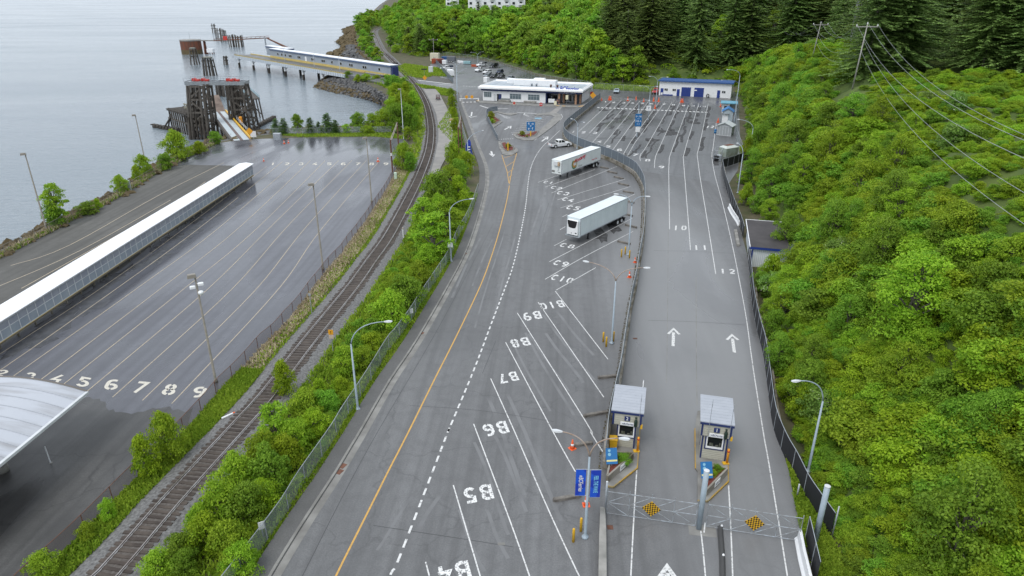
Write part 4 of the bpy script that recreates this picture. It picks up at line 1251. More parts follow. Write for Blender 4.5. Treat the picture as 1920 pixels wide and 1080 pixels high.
# ---------------------------------------------------------------- toll booths
def booth(num, fl, fr, isl, label, wall_left):
 a, b_ = G(*fl, 0.15), G(*fr, 0.15)
 ux = (b_ - a).normalized()
 rz = math.atan2(ux.y, ux.x)
 w0 = (b_ - a).length
 # local frame: x along the front, y into the booth, origin centre of the front foot
 t = thing('toll_booth', label, 'toll booth', (a + b_) / 2, rz)
 W, Hh, Dp = w0, 2.75, 3.6
 mb = MB()
 # body walls (window recess is a real opening in the front wall)
 wx, wz0, wz1 = 0.62, 0.95, 1.87
 for x0, x1, z0, z1 in ((-W / 2, -wx, 0, Hh), (wx, W / 2, 0, Hh), (-wx, wx, 0, wz0), (-wx, wx, wz1, Hh)):
  mb.box(((x0 + x1) / 2, 0.06, (z0 + z1) / 2), (x1 - x0, 0.12, z1 - z0))
 mb.box((-W / 2 + 0.06, Dp / 2 + 0.12, Hh / 2), (0.12, Dp - 0.0, Hh))
 mb.box((W / 2 - 0.06, Dp / 2 + 0.12, Hh / 2), (0.12, Dp - 0.0, Hh))
 mb.box((0, Dp + 0.18, Hh / 2), (W, 0.12, Hh))
 mb.build('walls', M_cream, t)
 mb = MB()
 for k in range(13):                     # lap siding shadow lines as real battens
  z = 0.08 + k * 0.14
  for x0, x1 in ((-W / 2 + 0.08, -wx - 0.12), (wx + 0.12, W / 2 - 0.08)) if wz0 - 0.1 < z < wz1 + 0.1 else ((-W / 2 + 0.08, W / 2 - 0.08),):
   if x1 - x0 > 0.05:
    mb.box(((x0 + x1) / 2, -0.012, z), (x1 - x0, 0.02, 0.03), taper=1)
 mb.build('siding', M_cream, t)
 mb = MB()
 for sx in (-1, 1):
  mb.box((sx * (W / 2 - 0.03), -0.02, Hh / 2 - 0.4), (0.12, 0.06, Hh - 0.85))
  mb.box((sx * (W / 2 + 0.012), Dp / 2, 0.9), (0.03, 0.16, 1.8))
 mb.build('corner_trim', M_navy, t)
 mb = MB()
 for x0, x1, z0, z1 in ((-wx - 0.14, -wx - 0.04, wz0 - 0.14, wz1 + 0.1), (wx + 0.04, wx + 0.14, wz0 - 0.14, wz1 + 0.1), (-wx - 0.04, wx + 0.04, wz0 - 0.14, wz0 - 0.04)):
  mb.box(((x0 + x1) / 2, -0.03, (z0 + z1) / 2), (x1 - x0, 0.06, z1 - z0))
 mb.build('window_trim', M_navy, t)
 mb = MB()
 for x0, x1, z0, z1 in ((-wx - 0.04, -wx + 0.06, wz0 - 0.04, wz1), (wx - 0.06, wx + 0.04, wz0 - 0.04, wz1), (-wx + 0.06, wx - 0.06, wz0 - 0.04, wz0 + 0.08), (-wx + 0.06, wx - 0.06, wz1 - 0.06, wz1)):
  mb.box(((x0 + x1) / 2, -0.045, (z0 + z1) / 2), (x1 - x0, 0.09, z1 - z0))
 wn = mb.build('window', M_white, t)
 mb = MB(); mb.box((0, 0.05, (wz0 + wz1) / 2), (2 * wx - 0.1, 0.02, wz1 - wz0 - 0.1)); mb.build('pane', M_glass, wn)
 for x, z, w_, h_ in ((-0.25, 0.22, 0.3, 0.22), (0.2, 0.16, 0.22, 0.12), (0.42, 0.26, 0.1, 0.3)):
  MB().box((x, 0, wz0 + z), (w_, 0.1, h_)).build('counter_item', mat('clutter', (0.14, 0.14, 0.12), 0.6, (0.05, 0.06, 0.04), 6), wn)
 # overhanging header box
 hw = 1.16
 mb = MB()
 mb.box((0, 1.73, 2.42), (2 * hw, 3.96, 0.95))
 hd = mb.build('header', M_cream, t)
 mb = MB()
 for k in range(5):
  mb.box((0, -0.262, 2.03 + k * 0.17), (2 * hw - 0.3, 0.02, 0.03))
 mb.build('header_siding', M_cream, hd)
 mb = MB()
 for sx in (-1, 1):
  mb.box((sx * (hw - 0.05), -0.27, 2.42), (0.14, 0.06, 0.95))
 mb.box((0, -0.30, 2.93), (2 * hw + 0.26, 0.1, 0.14))
 mb.box((-hw - 0.1, 1.68, 2.93), (0.08, 4.1, 0.14)); mb.box((hw + 0.1, 1.68, 2.93), (0.08, 4.1, 0.14))
 mb.build('fascia', M_navy, t)
 mb = MB()
 mb.box((0, 1.74, 3.035), (2 * hw + 0.32, 4.1, 0.06))
 for k in range(10):
  mb.box((0, -0.25 + k * 0.43, 3.068), (2 * hw + 0.3, 0.04, 0.012))
 mb.build('roof', M_metalroof, t)
 # number plate, name strip, lantern, whips, yellow corner
 mb = MB(); mb.box((0.02, -0.30, 2.52), (0.46, 0.06, 0.36), bev=0.02); pl = mb.build('number_sign', M_navy, t)
 MB().text(num, (0.02, -0.34, 2.52), X_, Z_, 0.36, bold=0.02).build('numeral', M_white, pl)
 mb = MB(); mb.box((0.06, -0.30, 2.1), (1.15, 0.06, 0.25), bev=0.01); pl = mb.build('name_sign', M_white, t)
 MB().text('\u2248BCFerries', (0.06, -0.34, 2.1), X_, Z_, 0.22, shear=0.2, bold=0.01, maxw=0.9).build('lettering', M_navy, pl)
 mb = MB().lathe([(0.11, 0), (0.14, 0.08), (0.14, 0.42), (0.12, 0.5), (0.04, 0.58), (0.04, 0.66), (0.09, 0.68), (0.09, 0.74), (0, 0.76)], 10, (0.72, -0.40, 2.0))
 mb.build('lantern', mat('dark_green_lantern', (0.012, 0.03, 0.02), 0.4), t, True)
 for x, y, z1 in (((0.98, -0.36, 4.6),) if num == '2' else ((-0.62, -0.45, 4.9), (1.0, -0.36, 4.7))):
  mb = MB(); mb.tube([(x, y, 2.0), (x + 0.02, y, z1 - 0.6), (x + 0.04, y, z1)], 0.022, 5, 0.012); mb.box((x + 0.03, y, z1 - 0.45), (0.05, 0.05, 0.25))
  mb.build('whip_aerial', M_galv, t)
 mb = MB(); mb.box((hw + 0.04, -0.24, 1.98), (0.16, 0.16, 0.3)); mb.build('yellow_corner_guard', M_yellow, t)
 t.scale = (1, 1, 1.2)
 return t, rz
def island(pts, label, yellow):
 o_ = Vector((*G(*pts[0]).xy, 0))
 t = thing('concrete_island', label, 'kerbed island', o_)
 P = [G(*p, 0.15) - o_ for p in pts]
 MB().prism([(p.x, p.y) for p in P], 0, 0.15).build('concrete_body', M_kerb, t)
 mb = MB()
 for i in yellow:
  a, b_ = P[i], P[(i + 1) % len(P)]
  mb.beam(Vector((a.x, a.y, 0.10)), Vector((b_.x, b_.y, 0.10)), 0.09, 0.13)
 mb.build('yellow_edge', mat('worn_yellow', (0.42, 0.25, 0.03), 0.7, (0.25, 0.2, 0.1), 2.0), t)
 return t
island([(1140, 911), (1150, 912.5), (1195, 877), (1200, 803), (1207, 742), (1160, 738), (1146, 790), (1137, 850)], 'narrow kerbed island under booth 2 with yellow front edge', [0, 1, 2])
island([(1308, 938), (1327, 939), (1366, 902), (1363, 800), (1361, 770), (1308, 770), (1303, 803), (1304, 878), (1308, 883)], 'kerbed island under booth 1 with yellow edges on both sides', [0, 1, 2, 6])
booth('2', (1155, 836), (1188.5, 840.5), None, 'cream toll booth numbered 2 with grey ribbed roof beside the divider wall', True)
booth('1', (1312, 857.5), (1359, 864.5), None, 'cream toll booth numbered 1 with grey ribbed roof between the two lanes', False)
for x, y, lb in [(1193, 846, 'yellow lane post with red cap at the booth by the divider wall'), (1360.5, 869, 'yellow lane post with red cap at the booth between the two lanes')]:
 t = thing('barrier_post', lb, 'lane post', G(x, y, 0.15), 0.1)
 MB().box((0, 0, 0.04), (0.5, 0.34, 0.08)).build('foot', M_yellow, t)
 MB().lathe([(0.1, 0.08), (0.1, 1.35), (0.07, 1.4)], 8, (0.1, 0, 0)).build('post', mat('amber_paint', (0.75, 0.3, 0.02), 0.5), t, True)
 MB().lathe([(0.105, 1.12), (0.105, 1.25)], 8, (0.1, 0, 0)).build('red_band', M_red, t, True)
# planters, shrubs in them come with the plants
def planter(label, a, b_, c, sign_u):
 """triangular raised bed: front wall from a to b_, back corner c (photograph positions of the wall foot)"""
 A, B, C = G(*a, 0.15), G(*b_, 0.15), G(*c, 0.15)
 t = thing('planter', label, 'planter', A)
 B, C = B - A, C - A
 hh = 0.65
 d = B.normalized(); n_ = Vector((d.y, -d.x, 0))
 if n_.y > 0:
  n_ = -n_
 mb = MB(); mb.beam(Vector((0, 0, hh / 2)), B + Z_ * hh / 2, 0.14, hh); mb.beam(Vector((0, 0.1, hh / 2)), C + Z_ * hh / 2, 0.14, hh); mb.beam(B + Vector((0, 0.1, hh / 2)), C + Z_ * hh / 2, 0.14, hh)
 mb.build('wall', M_mossconc, t)
 cc = (B + C) / 3
 MB().prism([((p - cc) * 0.9 + cc).xy for p in (Vector((0, 0, 0)), B, C)], 0, hh - 0.12).build('soil', M_mulch, t)
 p0 = d * (B.length * sign_u) + n_ * 0.09 + Z_ * 0.1
 mb = MB(); mb.slab(p0, d, Z_, n_, 0.85, 0.5, 0.03)
 sg = mb.build('name_board', M_white, t)
 MB().text('\u2248BCFerries', p0 + d * 0.425 + Z_ * 0.25 + n_ * 0.045, d, Z_, 0.2, shear=0.2, bold=0.01, maxw=0.7).build('lettering', M_navy, sg)
 mb = MB()
 for u in (sign_u - 0.12, sign_u + 0.32):
  mb.lathe([(0.16, 0), (0.15, 0.02)], 10, (0, 0, 0))
 return A, t
planter('low mossy planter with name board, touching the divider wall', (1138, 905), (1186, 862), (1147, 858), 0.45)
planter('low mossy planter with name board behind the thick gate post', (1323, 930), (1362, 890), (1324, 886), 0.35)
def info_board(label, x, y):
 t = thing('info_board', label, 'sign board', G(x, y, 0.15), 0.08)
 MB().tube([(0, 0, 0), (0, 0, 1.0)], 0.04, 6).build('post', M_galv, t)
 N = Vector((0, -0.85, 0.5)).normalized(); V = Vector((0, 0.5, 0.85)).normalized()
 o_ = Vector((-0.45, -0.1, 0.75))
 pn = MB().slab(o_, X_, V, N, 0.9, 1.25, 0.05).build('panel', M_signblue, t)
 mb = MB()
 mb.slab(o_ + X_ * 0.03 + V * 0.2 + N * 0.052, X_, V, N, 0.84, 0.13, 0.006); mb.build('yellow_stripe', mat('pale_yellow', (0.65, 0.6, 0.25), 0.5), pn)
 mb = MB()
 for x_, z_, r_ in ((0.28, 1.05, 0.11), (0.28, 0.75, 0.13)):
  c = o_ + X_ * x_ + V * z_ + N * 0.056
  mb.add([c + X_ * (r_ * math.cos(k * math.pi / 6)) + V * (r_ * math.sin(k * math.pi / 6)) for k in range(12)], [tuple(range(12))])
 mb.build('pictogram', M_ltblue, pn)
info_board('blue information board on the planter before booth 2', 1146, 883)
info_board('blue information board on the planter before booth 1, behind the big post', 1323, 910)
t = thing('waste_bin', 'yellow lidded bin at the corner of booth 2', 'bin', G(1149, 841, 0.15), -0.1)
MB().box((0, 0, 0.5), (0.55, 0.6, 1.0), taper=1.15, bev=0).build('bin_body', M_yellow, t)
MB().box((0, 0, 1.06), (0.68, 0.72, 0.14), bev=0.04).build('lid', M_yellow, t)
# ---------------------------------------------------------------- gates
M_gate = mat('gate_steel', (0.36, 0.40, 0.44), 0.5, (0.2, 0.2, 0.2), 3.0)
def gate(label, a, b_, h_, diamond_px, posts=True, seg=4, flip=False):
 A, B = G(*a), G(*b_)
 t = thing('swing_gate', label, 'gate', A)
 D = B - A
 Ln = D.length
 u = D.normalized()
 z0, zm, z1 = 0.12, 0.12 + h_ * 0.5, 0.12 + h_
 for nm, z in (('bottom_rail', z0), ('middle_rail', zm), ('top_rail', z1)):
  MB().tube([Z_ * z, D + Z_ * z], 0.03, 5).build(nm, M_gate, t)
 for e in (0, 1):
  MB().tube([D * e + Z_ * z0, D * e + Z_ * (z1 + 0.25)], 0.03, 5).build('end_post', M_gate, t)
 for k in range(seg + 1):
  p0 = D * (k / seg); p1 = D * ((k + 1) / seg)
  if 0 < k < seg:
   MB().tube([p0 + Z_ * z0, p0 + Z_ * (z1 + 0.3)], 0.024, 5).build('upright', M_gate, t)
  if k < seg:
   mb = MB()
   q0, q1 = (p0, p1) if (not flip) else (p1, p0)
   mb.tube([q0 + Z_ * zm, q1 + Z_ * z1], 0.026, 5); mb.tube([q0 + Z_ * zm, q1 + Z_ * z0], 0.026, 5)
   mb.build('brace', M_gate, t)
 MB().quad(Z_ * z0 + u * 0.02, D + Z_ * z0, D + Z_ * z1, Z_ * z1).build('mesh_panel', M_linkgate, t)
 # checker diamond
 dz = zm + 0.02
 best = None
 for k in range(101):
  p = A + D * (k / 100)
  zc_ = p.y * cT - (dz - H) * sT
  x = 960 + F * p.x / zc_
  if best is None or abs(x - diamond_px) < best[0]:
   best = (abs(x - diamond_px), k / 100)
 c = D * best[1] + Z_ * dz
 n_ = Vector((u.y, -u.x, 0))
 if n_.y > 0:
  n_ = -n_
 s_ = 0.95
 e1 = (u + Z_).normalized(); e2 = (Z_ - u).normalized()
 o_ = c - e1 * s_ / 2 - e2 * s_ / 2 + n_ * 0.05
 dm = MB().slab(o_, e1, e2, n_, s_, s_, 0.03).build('warning_diamond', M_yellow, t)
 mb = MB()
 k_ = 8
 for i in range(k_):
  for j in range(k_):
   if (i + j) % 2:
    q = o_ + e1 * (s_ * i / k_) + e2 * (s_ * j / k_) + n_ * 0.034
    mb.quad(q, q + e1 * s_ / k_, q + e1 * s_ / k_ + e2 * s_ / k_, q + e2 * s_ / k_)
 mb.build('checks', M_black, dm)
 return t
gate('wide chain link swing gate across the lane below booth 2', (1137, 964), (1303, 988), 1.95, 1221)
gate('wide chain link swing gate across the exit lane below booth 1', (1323, 989), (1497, 1016), 1.95, 1415, flip=True)
def bigpost(label, base, ty, r, m=M_polegrey):
 b = G(*base)
 t = thing('gate_post', label, 'post', b)
 h_ = zat(b, ty)
 MB().lathe([(r, 0), (r, h_ - 0.06)], 14).build('shaft', m, t, True)
 MB().lathe([(r * 1.04, h_ - 0.06), (r * 1.04, h_), (0, h_ + 0.03)], 14).build('cap', M_offwhite, t)
bigpost('thick blue grey gate post between the two gates', (1310, 991), 882, 0.19)
bigpost('thick leaning blue grey gate post at the green bank', (1527, 1020), 911, 0.19)
bigpost('slim grey gate post at the divider wall end', (1134.5, 962), 903, 0.08, M_galv)
bigpost('short grey post standing on the grass inside the exit fence', (1494, 932), 908, 0.06, M_galv)
bigpost('galvanised fence end post beyond the leaning gate post', (1559, 1010), 950, 0.05, M_galv)
bigpost('white marker post on the wall behind booth 2', (1204, 744), 713, 0.045, M_white)
# ---------------------------------------------------------------- vehicles
def wheel_me(r, w):
 mb = MB()
 mb.tube([(0, -w / 2, 0), (0, -w / 2 + 0.03, 0), (0, w / 2 - 0.03, 0), (0, w / 2, 0)], [r * 0.9, r, r, r * 0.9], 14)
 a = mb.data('tyre', M_rubber)
 mb = MB()
 mb.tube([(0, -w / 2 - 0.012, 0), (0, -w / 2 + 0.01, 0)], [r * 0.55, r * 0.6], 12)
 mb.tube([(0, w / 2 - 0.01, 0), (0, w / 2 + 0.012, 0)], [r * 0.6, r * 0.55], 12)
 b = mb.data('rim', M_offwhite)
 return a, b
WHEELS = {}
def wheel(t, x, y, r, w=0.24):
 k = (r, w)
 if k not in WHEELS:
  WHEELS[k] = wheel_me(r, w)
 e = obj('wheel', WHEELS[k][0], t, loc=Vector((x, y, r)))
 obj('rim', WHEELS[k][1], e)
PROF = {
 'pickup': dict(L=5.8, W=1.95, r=0.40, body=[(-2.85, .55), (-2.88, .75), (-2.86, 1.12), (-0.95, 1.14), (1.15, 1.14), (2.55, 1.06), (2.82, .9), (2.88, .55), (2.7, .4), (-2.6, .42)],
                   cab=[(-0.98, 1.12), (-0.82, 1.82), (-0.1, 1.90), (0.55, 1.84), (1.25, 1.14)], bed=(-2.75, -1.05), wx=(1.85, -1.75)),
 'suv': dict(L=4.7, W=1.86, r=0.36, body=[(-2.32, .5), (-2.35, .95), (-2.25, 1.08), (1.0, 1.08), (2.1, 0.98), (2.32, .8), (2.34, .5), (2.2, .35), (-2.2, .35)],
    cab=[(-2.22, 1.06), (-1.95, 1.66), (-0.8, 1.74), (0.35, 1.68), (1.15, 1.06)], bed=None, wx=(1.45, -1.4)),
 'sedan': dict(L=4.5, W=1.78, r=0.33, body=[(-2.2, .45), (-2.25, .85), (-2.1, .98), (0.9, .95), (2.0, 0.84), (2.22, .66), (2.25, .45), (2.1, .3), (-2.1, .3)],
                  cab=[(-1.75, .95), (-1.05, 1.38), (-0.4, 1.44), (0.2, 1.4), (1.05, .94)], bed=None, wx=(1.4, -1.35)),
}
def vehicle(name, label, kind, pos, rz, color, cat, canopy=None):
 P = PROF[kind]
 t = thing(name, label, cat, pos, rz)
 hw = P['W'] / 2
 if pos.y > 260:
  t.scale = (1.12, 1.12, 1.12)
 def loft(poly, w_in, w_out_top, z_ref, m, nm):
  mb = MB()
  n_ = len(poly)
  zmin, zmax = min(z for _, z in poly), max(z for _, z in poly)
  def half(z):
   k = (z - zmin) / (zmax - zmin + 1e-6)
   return w_in + (w_out_top - w_in) * k
  vs = [(x, -half(z), z) for x, z in poly] + [(x, half(z), z) for x, z in poly]
  tri = tessellate_polygon([[Vector((x, z, 0)) for x, z in poly]])
  fs = []
  for tr in tri:
   i, j, k = tr
   ar = (poly[j][0] - poly[i][0]) * (poly[k][1] - poly[i][1]) - (poly[k][0] - poly[i][0]) * (poly[j][1] - poly[i][1])
   fr = (i, j, k) if ar > 0 else (i, k, j)
   fs.append(fr); fs.append(tuple(n_ + q for q in reversed(fr)))
  area = sum(poly[i][0] * poly[(i + 1) % n_][1] - poly[(i + 1) % n_][0] * poly[i][1] for i in range(n_))
  for i in range(n_):
   j = (i + 1) % n_
   f = (i, n_ + i, n_ + j, j) if area > 0 else (j, n_ + j, n_ + i, i)
   fs.append(f)
  mb.add(vs, fs)
  return mb.build(nm, m, t)
 loft(P['body'], hw * 0.97, hw, 0, color, 'body')
 cab = loft(P['cab'], hw * 0.94, hw * 0.74, 0, color, 'cab')
 c = P['cab']
 # glass: side panes follow the cab outline a little proud of it
 zt = max(z for _, z in c)
 zb = min(z for _, z in c)
 def half(z):
  return hw * 0.94 + (hw * 0.74 - hw * 0.94) * (z - zb) / (zt - zb) + 0.012
 z0_, z1_ = zb + 0.1, zt - 0.1
 xb0 = c[0][0] + (c[1][0] - c[0][0]) * 0.2 + 0.12; xb1 = c[1][0] + 0.14
 xf0 = c[-1][0] - 0.22; xf1 = c[-2][0] - 0.06
 xm = (xb1 + xf1) / 2
 for s in (-1, 1):
  for pane in ([(xb0, z0_), (xm - 0.06, z0_), (xm - 0.06, z1_), (xb1, z1_)], [(xm + 0.06, z0_), (xf0, z0_), (xf1, z1_), (xm + 0.06, z1_)]):
   mb = MB()
   vs = [(x, s * half(z), z) for x, z in pane]
   mb.add(vs if s < 0 else vs[::-1], [(0, 1, 2, 3)])
   mb.build('side_window', M_glass, cab)
 a, b_ = Vector((c[-1][0] + 0.0, 0, c[-1][1])), Vector((c[-2][0], 0, c[-2][1]))
 n_ = Vector((b_.z - a.z, 0, a.x - b_.x)).normalized() * 0.015
 if n_.x < 0: n_ = -n_
 p0, p1 = a.lerp(b_, 0.12) + n_, a.lerp(b_, 0.9) + n_
 mb = MB(); mb.add([(p0.x, -half(p0.z) + 0.12, p0.z), (p0.x, half(p0.z) - 0.12, p0.z), (p1.x, half(p1.z) - 0.1, p1.z), (p1.x, -half(p1.z) + 0.1, p1.z)], [(0, 1, 2, 3)])
 mb.build('windscreen', M_glass, t)
 a, b_ = Vector((c[0][0], 0, c[0][1])), Vector((c[1][0], 0, c[1][1]))
 n_ = Vector((-(b_.z - a.z), 0, b_.x - a.x)).normalized() * 0.015
 if n_.x > 0: n_ = -n_
 p0, p1 = a.lerp(b_, 0.25) + n_, a.lerp(b_, 0.88) + n_
 mb = MB(); mb.add([(p0.x, half(p0.z) - 0.12, p0.z), (p0.x, -half(p0.z) + 0.12, p0.z), (p1.x, -half(p1.z) + 0.1, p1.z), (p1.x, half(p1.z) - 0.1, p1.z)], [(0, 1, 2, 3)])
 mb.build('rear_window', M_glass, t)
 if P['bed']:
  x0, x1 = P['bed']
  mb = MB(); mb.box(((x0 + x1) / 2, 0, 1.147), (x1 - x0, hw * 2 - 0.24, 0.02)); mb.build('load_bed', M_black, t)
  if canopy:
   MB().box(((x0 + x1) / 2, 0, 1.52), (x1 - x0, hw * 2 - 0.1, 0.72), taper=0.9).build('canopy', canopy, t)
 bx = max(x for x, _ in P['body']); rx = min(x for x, _ in P['body'])
 zz = 0.78 if kind != 'sedan' else 0.66
 for s in (-1, 1):
  MB().box((bx - 0.06, s * (hw - 0.28), zz), (0.14, 0.36, 0.16)).build('headlight', M_lens, t)
  MB().box((rx + 0.04, s * (hw - 0.12), zz + 0.1), (0.12, 0.16, 0.3)).build('tail_light', M_red, t)
 MB().box((bx - 0.02, 0, 0.5), (0.14, hw * 1.8, 0.2), bev=0.03).build('bumper', M_black if kind != 'pickup' else M_galv, t)
 MB().box((rx + 0.02, 0, 0.5), (0.14, hw * 1.8, 0.2), bev=0.03).build('bumper', M_black if kind != 'pickup' else M_galv, t)
 # dark arches
 for x in P['wx']:
  for s in (-1, 1):
   wheel(t, x, s * (hw - 0.1), P['r'])
   mb = MB()
   mb.tube([(x, s * (hw + 0.004), P['r'] + 0.05), (x, s * (hw - 0.2), P['r'] + 0.05)], P['r'] + 0.09, 14); mb.build('wheel_arch', M_black, t)
 return t
def ang(a, b_, z=0):
 d = G(*b_, z) - G(*a, z)
 return math.atan2(d.y, d.x)
C_white = mat('car_white', (0.74, 0.75, 0.76), 0.25)
C_black = mat('car_black', (0.012, 0.013, 0.015), 0.2)
C_blue = mat('car_dark_blue', (0.02, 0.03, 0.06), 0.2)
C_silver = mat('car_silver_blue', (0.45, 0.52, 0.58), 0.25, metal=0.3)
C_grey = mat('car_grey', (0.22, 0.25, 0.27), 0.25, metal=0.3)
C_red = mat('car_red', (0.42, 0.02, 0.02), 0.3)
vehicle('pickup_truck', 'white crew cab pickup parked nose to the divider wall', 'pickup', G(1050, 275.5), ang((1031, 279), (1071, 275)), C_white, 'pickup')
vehicle('pickup_truck', 'white pickup behind the white wagon in the car park', 'pickup', G(900, 134), ang((908, 133), (893, 135.5)), C_white, 'pickup')
vehicle('parked_car', 'white sport utility wagon nearest the car park lane', 'suv', G(914, 138.5), ang((924, 137), (906, 139.5)), C_white, 'car')
vehicle('pickup_truck', 'white pickup parked beside the black pickup at the car park fence', 'pickup', G(903, 124.5), ang((911, 124), (897, 125.5)), C_white, 'pickup', canopy=M_black)
vehicle('pickup_truck', 'black pickup against the car park fence below the wood', 'pickup', G(926, 126.5), ang((934, 125), (918, 127.5)), C_black, 'pickup', canopy=C_black)
vehicle('pickup_truck', 'white pickup with a dark canopy inside the car park fence', 'pickup', G(838, 131), ang((850, 130.5), (828, 131.5)), C_white, 'pickup', canopy=C_blue)
vehicle('parked_car', 'silver grey car at the end of the row behind the office', 'sedan', G(914, 144.5), ang((921, 142), (909, 145)), C_grey, 'car')
vehicle('parked_car', 'dark car behind the white cabinet near the office roof', 'sedan', G(926, 145.5), ang((932, 143), (921, 146.5)), C_black, 'car')
vehicle('parked_car', 'dark blue car in the upper row behind the office', 'suv', G(937, 138), ang((943, 136.5), (931, 139.5)), C_blue, 'car')
vehicle('parked_car', 'black car beside the office roof corner', 'sedan', G(940, 146), ang((947, 144), (935, 147.5)), C_black, 'car')
vehicle('parked_car', 'dark grey car hidden partly by the office roof', 'sedan', G(957, 149), ang((964, 147), (952, 150)), C_grey, 'car')
vehicle('parked_car', 'pale silver blue sedan alone by the fence behind the queue lanes', 'sedan', G(1156, 174), ang((1158, 170), (1154, 177.5)), C_silver, 'car')
vehicle('parked_car', 'red small car at the left end of the workshop', 'suv', G(1229, 175.5), ang((1232, 172.5), (1226, 177)), C_red, 'car')
# skip, dump trailer, boxes in the car park
def crate_box(name, label, cat, p, rz, dim, m, rib=True, lift=0.0, trim=None):
 t = thing(name, label, cat, p, rz)
 mb = MB(); mb.box((0, 0, lift + dim[2] / 2), dim, bev=0.05)
 mb.build('body', m, t)
 if rib:
  for s in (-1, 1):
   mb = MB()
   for k in range(int(dim[0] / 0.6)):
    mb.box((-dim[0] / 2 + 0.35 + k * 0.6, s * (dim[1] / 2 + 0.02), lift + dim[2] / 2), (0.12, 0.06, dim[2] * 0.9))
   mb.build('side_ribs', trim or m, t)
 return t
az = ang((812, 118), (831, 118.5))
c = crate_box('moving_container', 'orange and brown moving container at the corner of the car park', 'container', G(821, 119), az, (6.2, 2.4, 2.5), mat('container_orange', (0.30, 0.06, 0.02), 0.5, (0.10, 0.035, 0.03), 0.25, lo=0.45, hi=0.55))
c = crate_box('shipping_container', 'cream container standing behind the orange container', 'container', G(816, 114.5), az, (5.0, 2.6, 4.3), mat('container_cream', (0.62, 0.58, 0.45), 0.5))
c = crate_box('waste_skip', 'blue waste skip beyond the orange container', 'skip', G(836, 114), az, (4.2, 2.4, 2.3), mat('skip_blue', (0.02, 0.08, 0.22), 0.5))
c = crate_box('dump_trailer', 'grey dump trailer beside the blue skip', 'trailer', G(846.5, 116.5), az, (4.6, 2.4, 2.4), mat('dump_grey', (0.13, 0.14, 0.16), 0.5), lift=0.5)
for s in (-1, 1):
 for x in (-0.5, 0.5):
  wheel(c, x, s * 1.1, 0.42)
c = crate_box('box_trailer', 'white box trailer inside the fence near the crossing road', 'trailer', G(845, 143), ang((839, 140), (851, 146)), (5.2, 2.4, 2.4), M_white, lift=0.5)
for s in (-1, 1):
 for x in (-0.5, 0.5):
  wheel(c, x, s * 1.1, 0.38)
crate_box('truck_cab', 'small white truck cab beside the orange container', 'truck cab', G(834, 121), az, (2.2, 2.2, 2.0), M_white, rib=False, lift=0.3)
crate_box('concrete_barrier', 'white concrete barrier by the dump trailer at the wood', 'barrier', G(863.5, 118), ang((857, 116.5), (870, 118.5)), (6.0, 0.6, 1.2), M_white, rib=False)
crate_box('utility_trailer', 'pale teal utility trailer by the red barricade', 'trailer', G(876, 120.5), az, (4.0, 1.8, 1.3), mat('trailer_teal', (0.25, 0.42, 0.45), 0.5), lift=0.3)
c = crate_box('red_barricade', 'orange red barricade frame under the car park lamp', 'barricade', G(890, 125), az, (3.5, 0.5, 1.1), mat('barricade_red', (0.4, 0.08, 0.03), 0.6))
crate_box('electrical_cabinet', 'white electrical cabinet between office roof and parked cars', 'cabinet', G(912, 154.5), ang((908, 154), (917, 155)), (2.2, 1.6, 2.2), M_white, rib=False)
crate_box('signal_cabinet', 'grey white railway signal cabinet in the grass by the level crossing', 'cabinet', G(808, 137), 0.0, (2.0, 1.8, 3.0), M_offwhite, rib=False)
crate_box('utility_cabinet', 'grey utility cabinet at the seaward edge of the wet yard', 'cabinet', G(521, 262), 0.0, (1.9, 1.2, 1.7), M_galv, rib=False)
crate_box('utility_cabinet', 'pale green cabinet on a post at the rusty fence', 'cabinet', G(742, 337), 0.0, (0.55, 0.5, 1.5), mat('pale_green', (0.5, 0.62, 0.5), 0.5), rib=False)
crate_box('utility_cabinet', 'pale grey cabinet leaning at the sea fence', 'cabinet', G(242, 357), 0.3, (0.9, 0.6, 2.0), mat('grey_green', (0.32, 0.37, 0.34), 0.6), rib=False)
crate_box('utility_cabinet', 'small grey box on the shore fence above the ramp', 'cabinet', G(348, 296), 0.3, (0.8, 0.6, 1.8), mat('grey_green', (0.32, 0.37, 0.34), 0.6), rib=False)
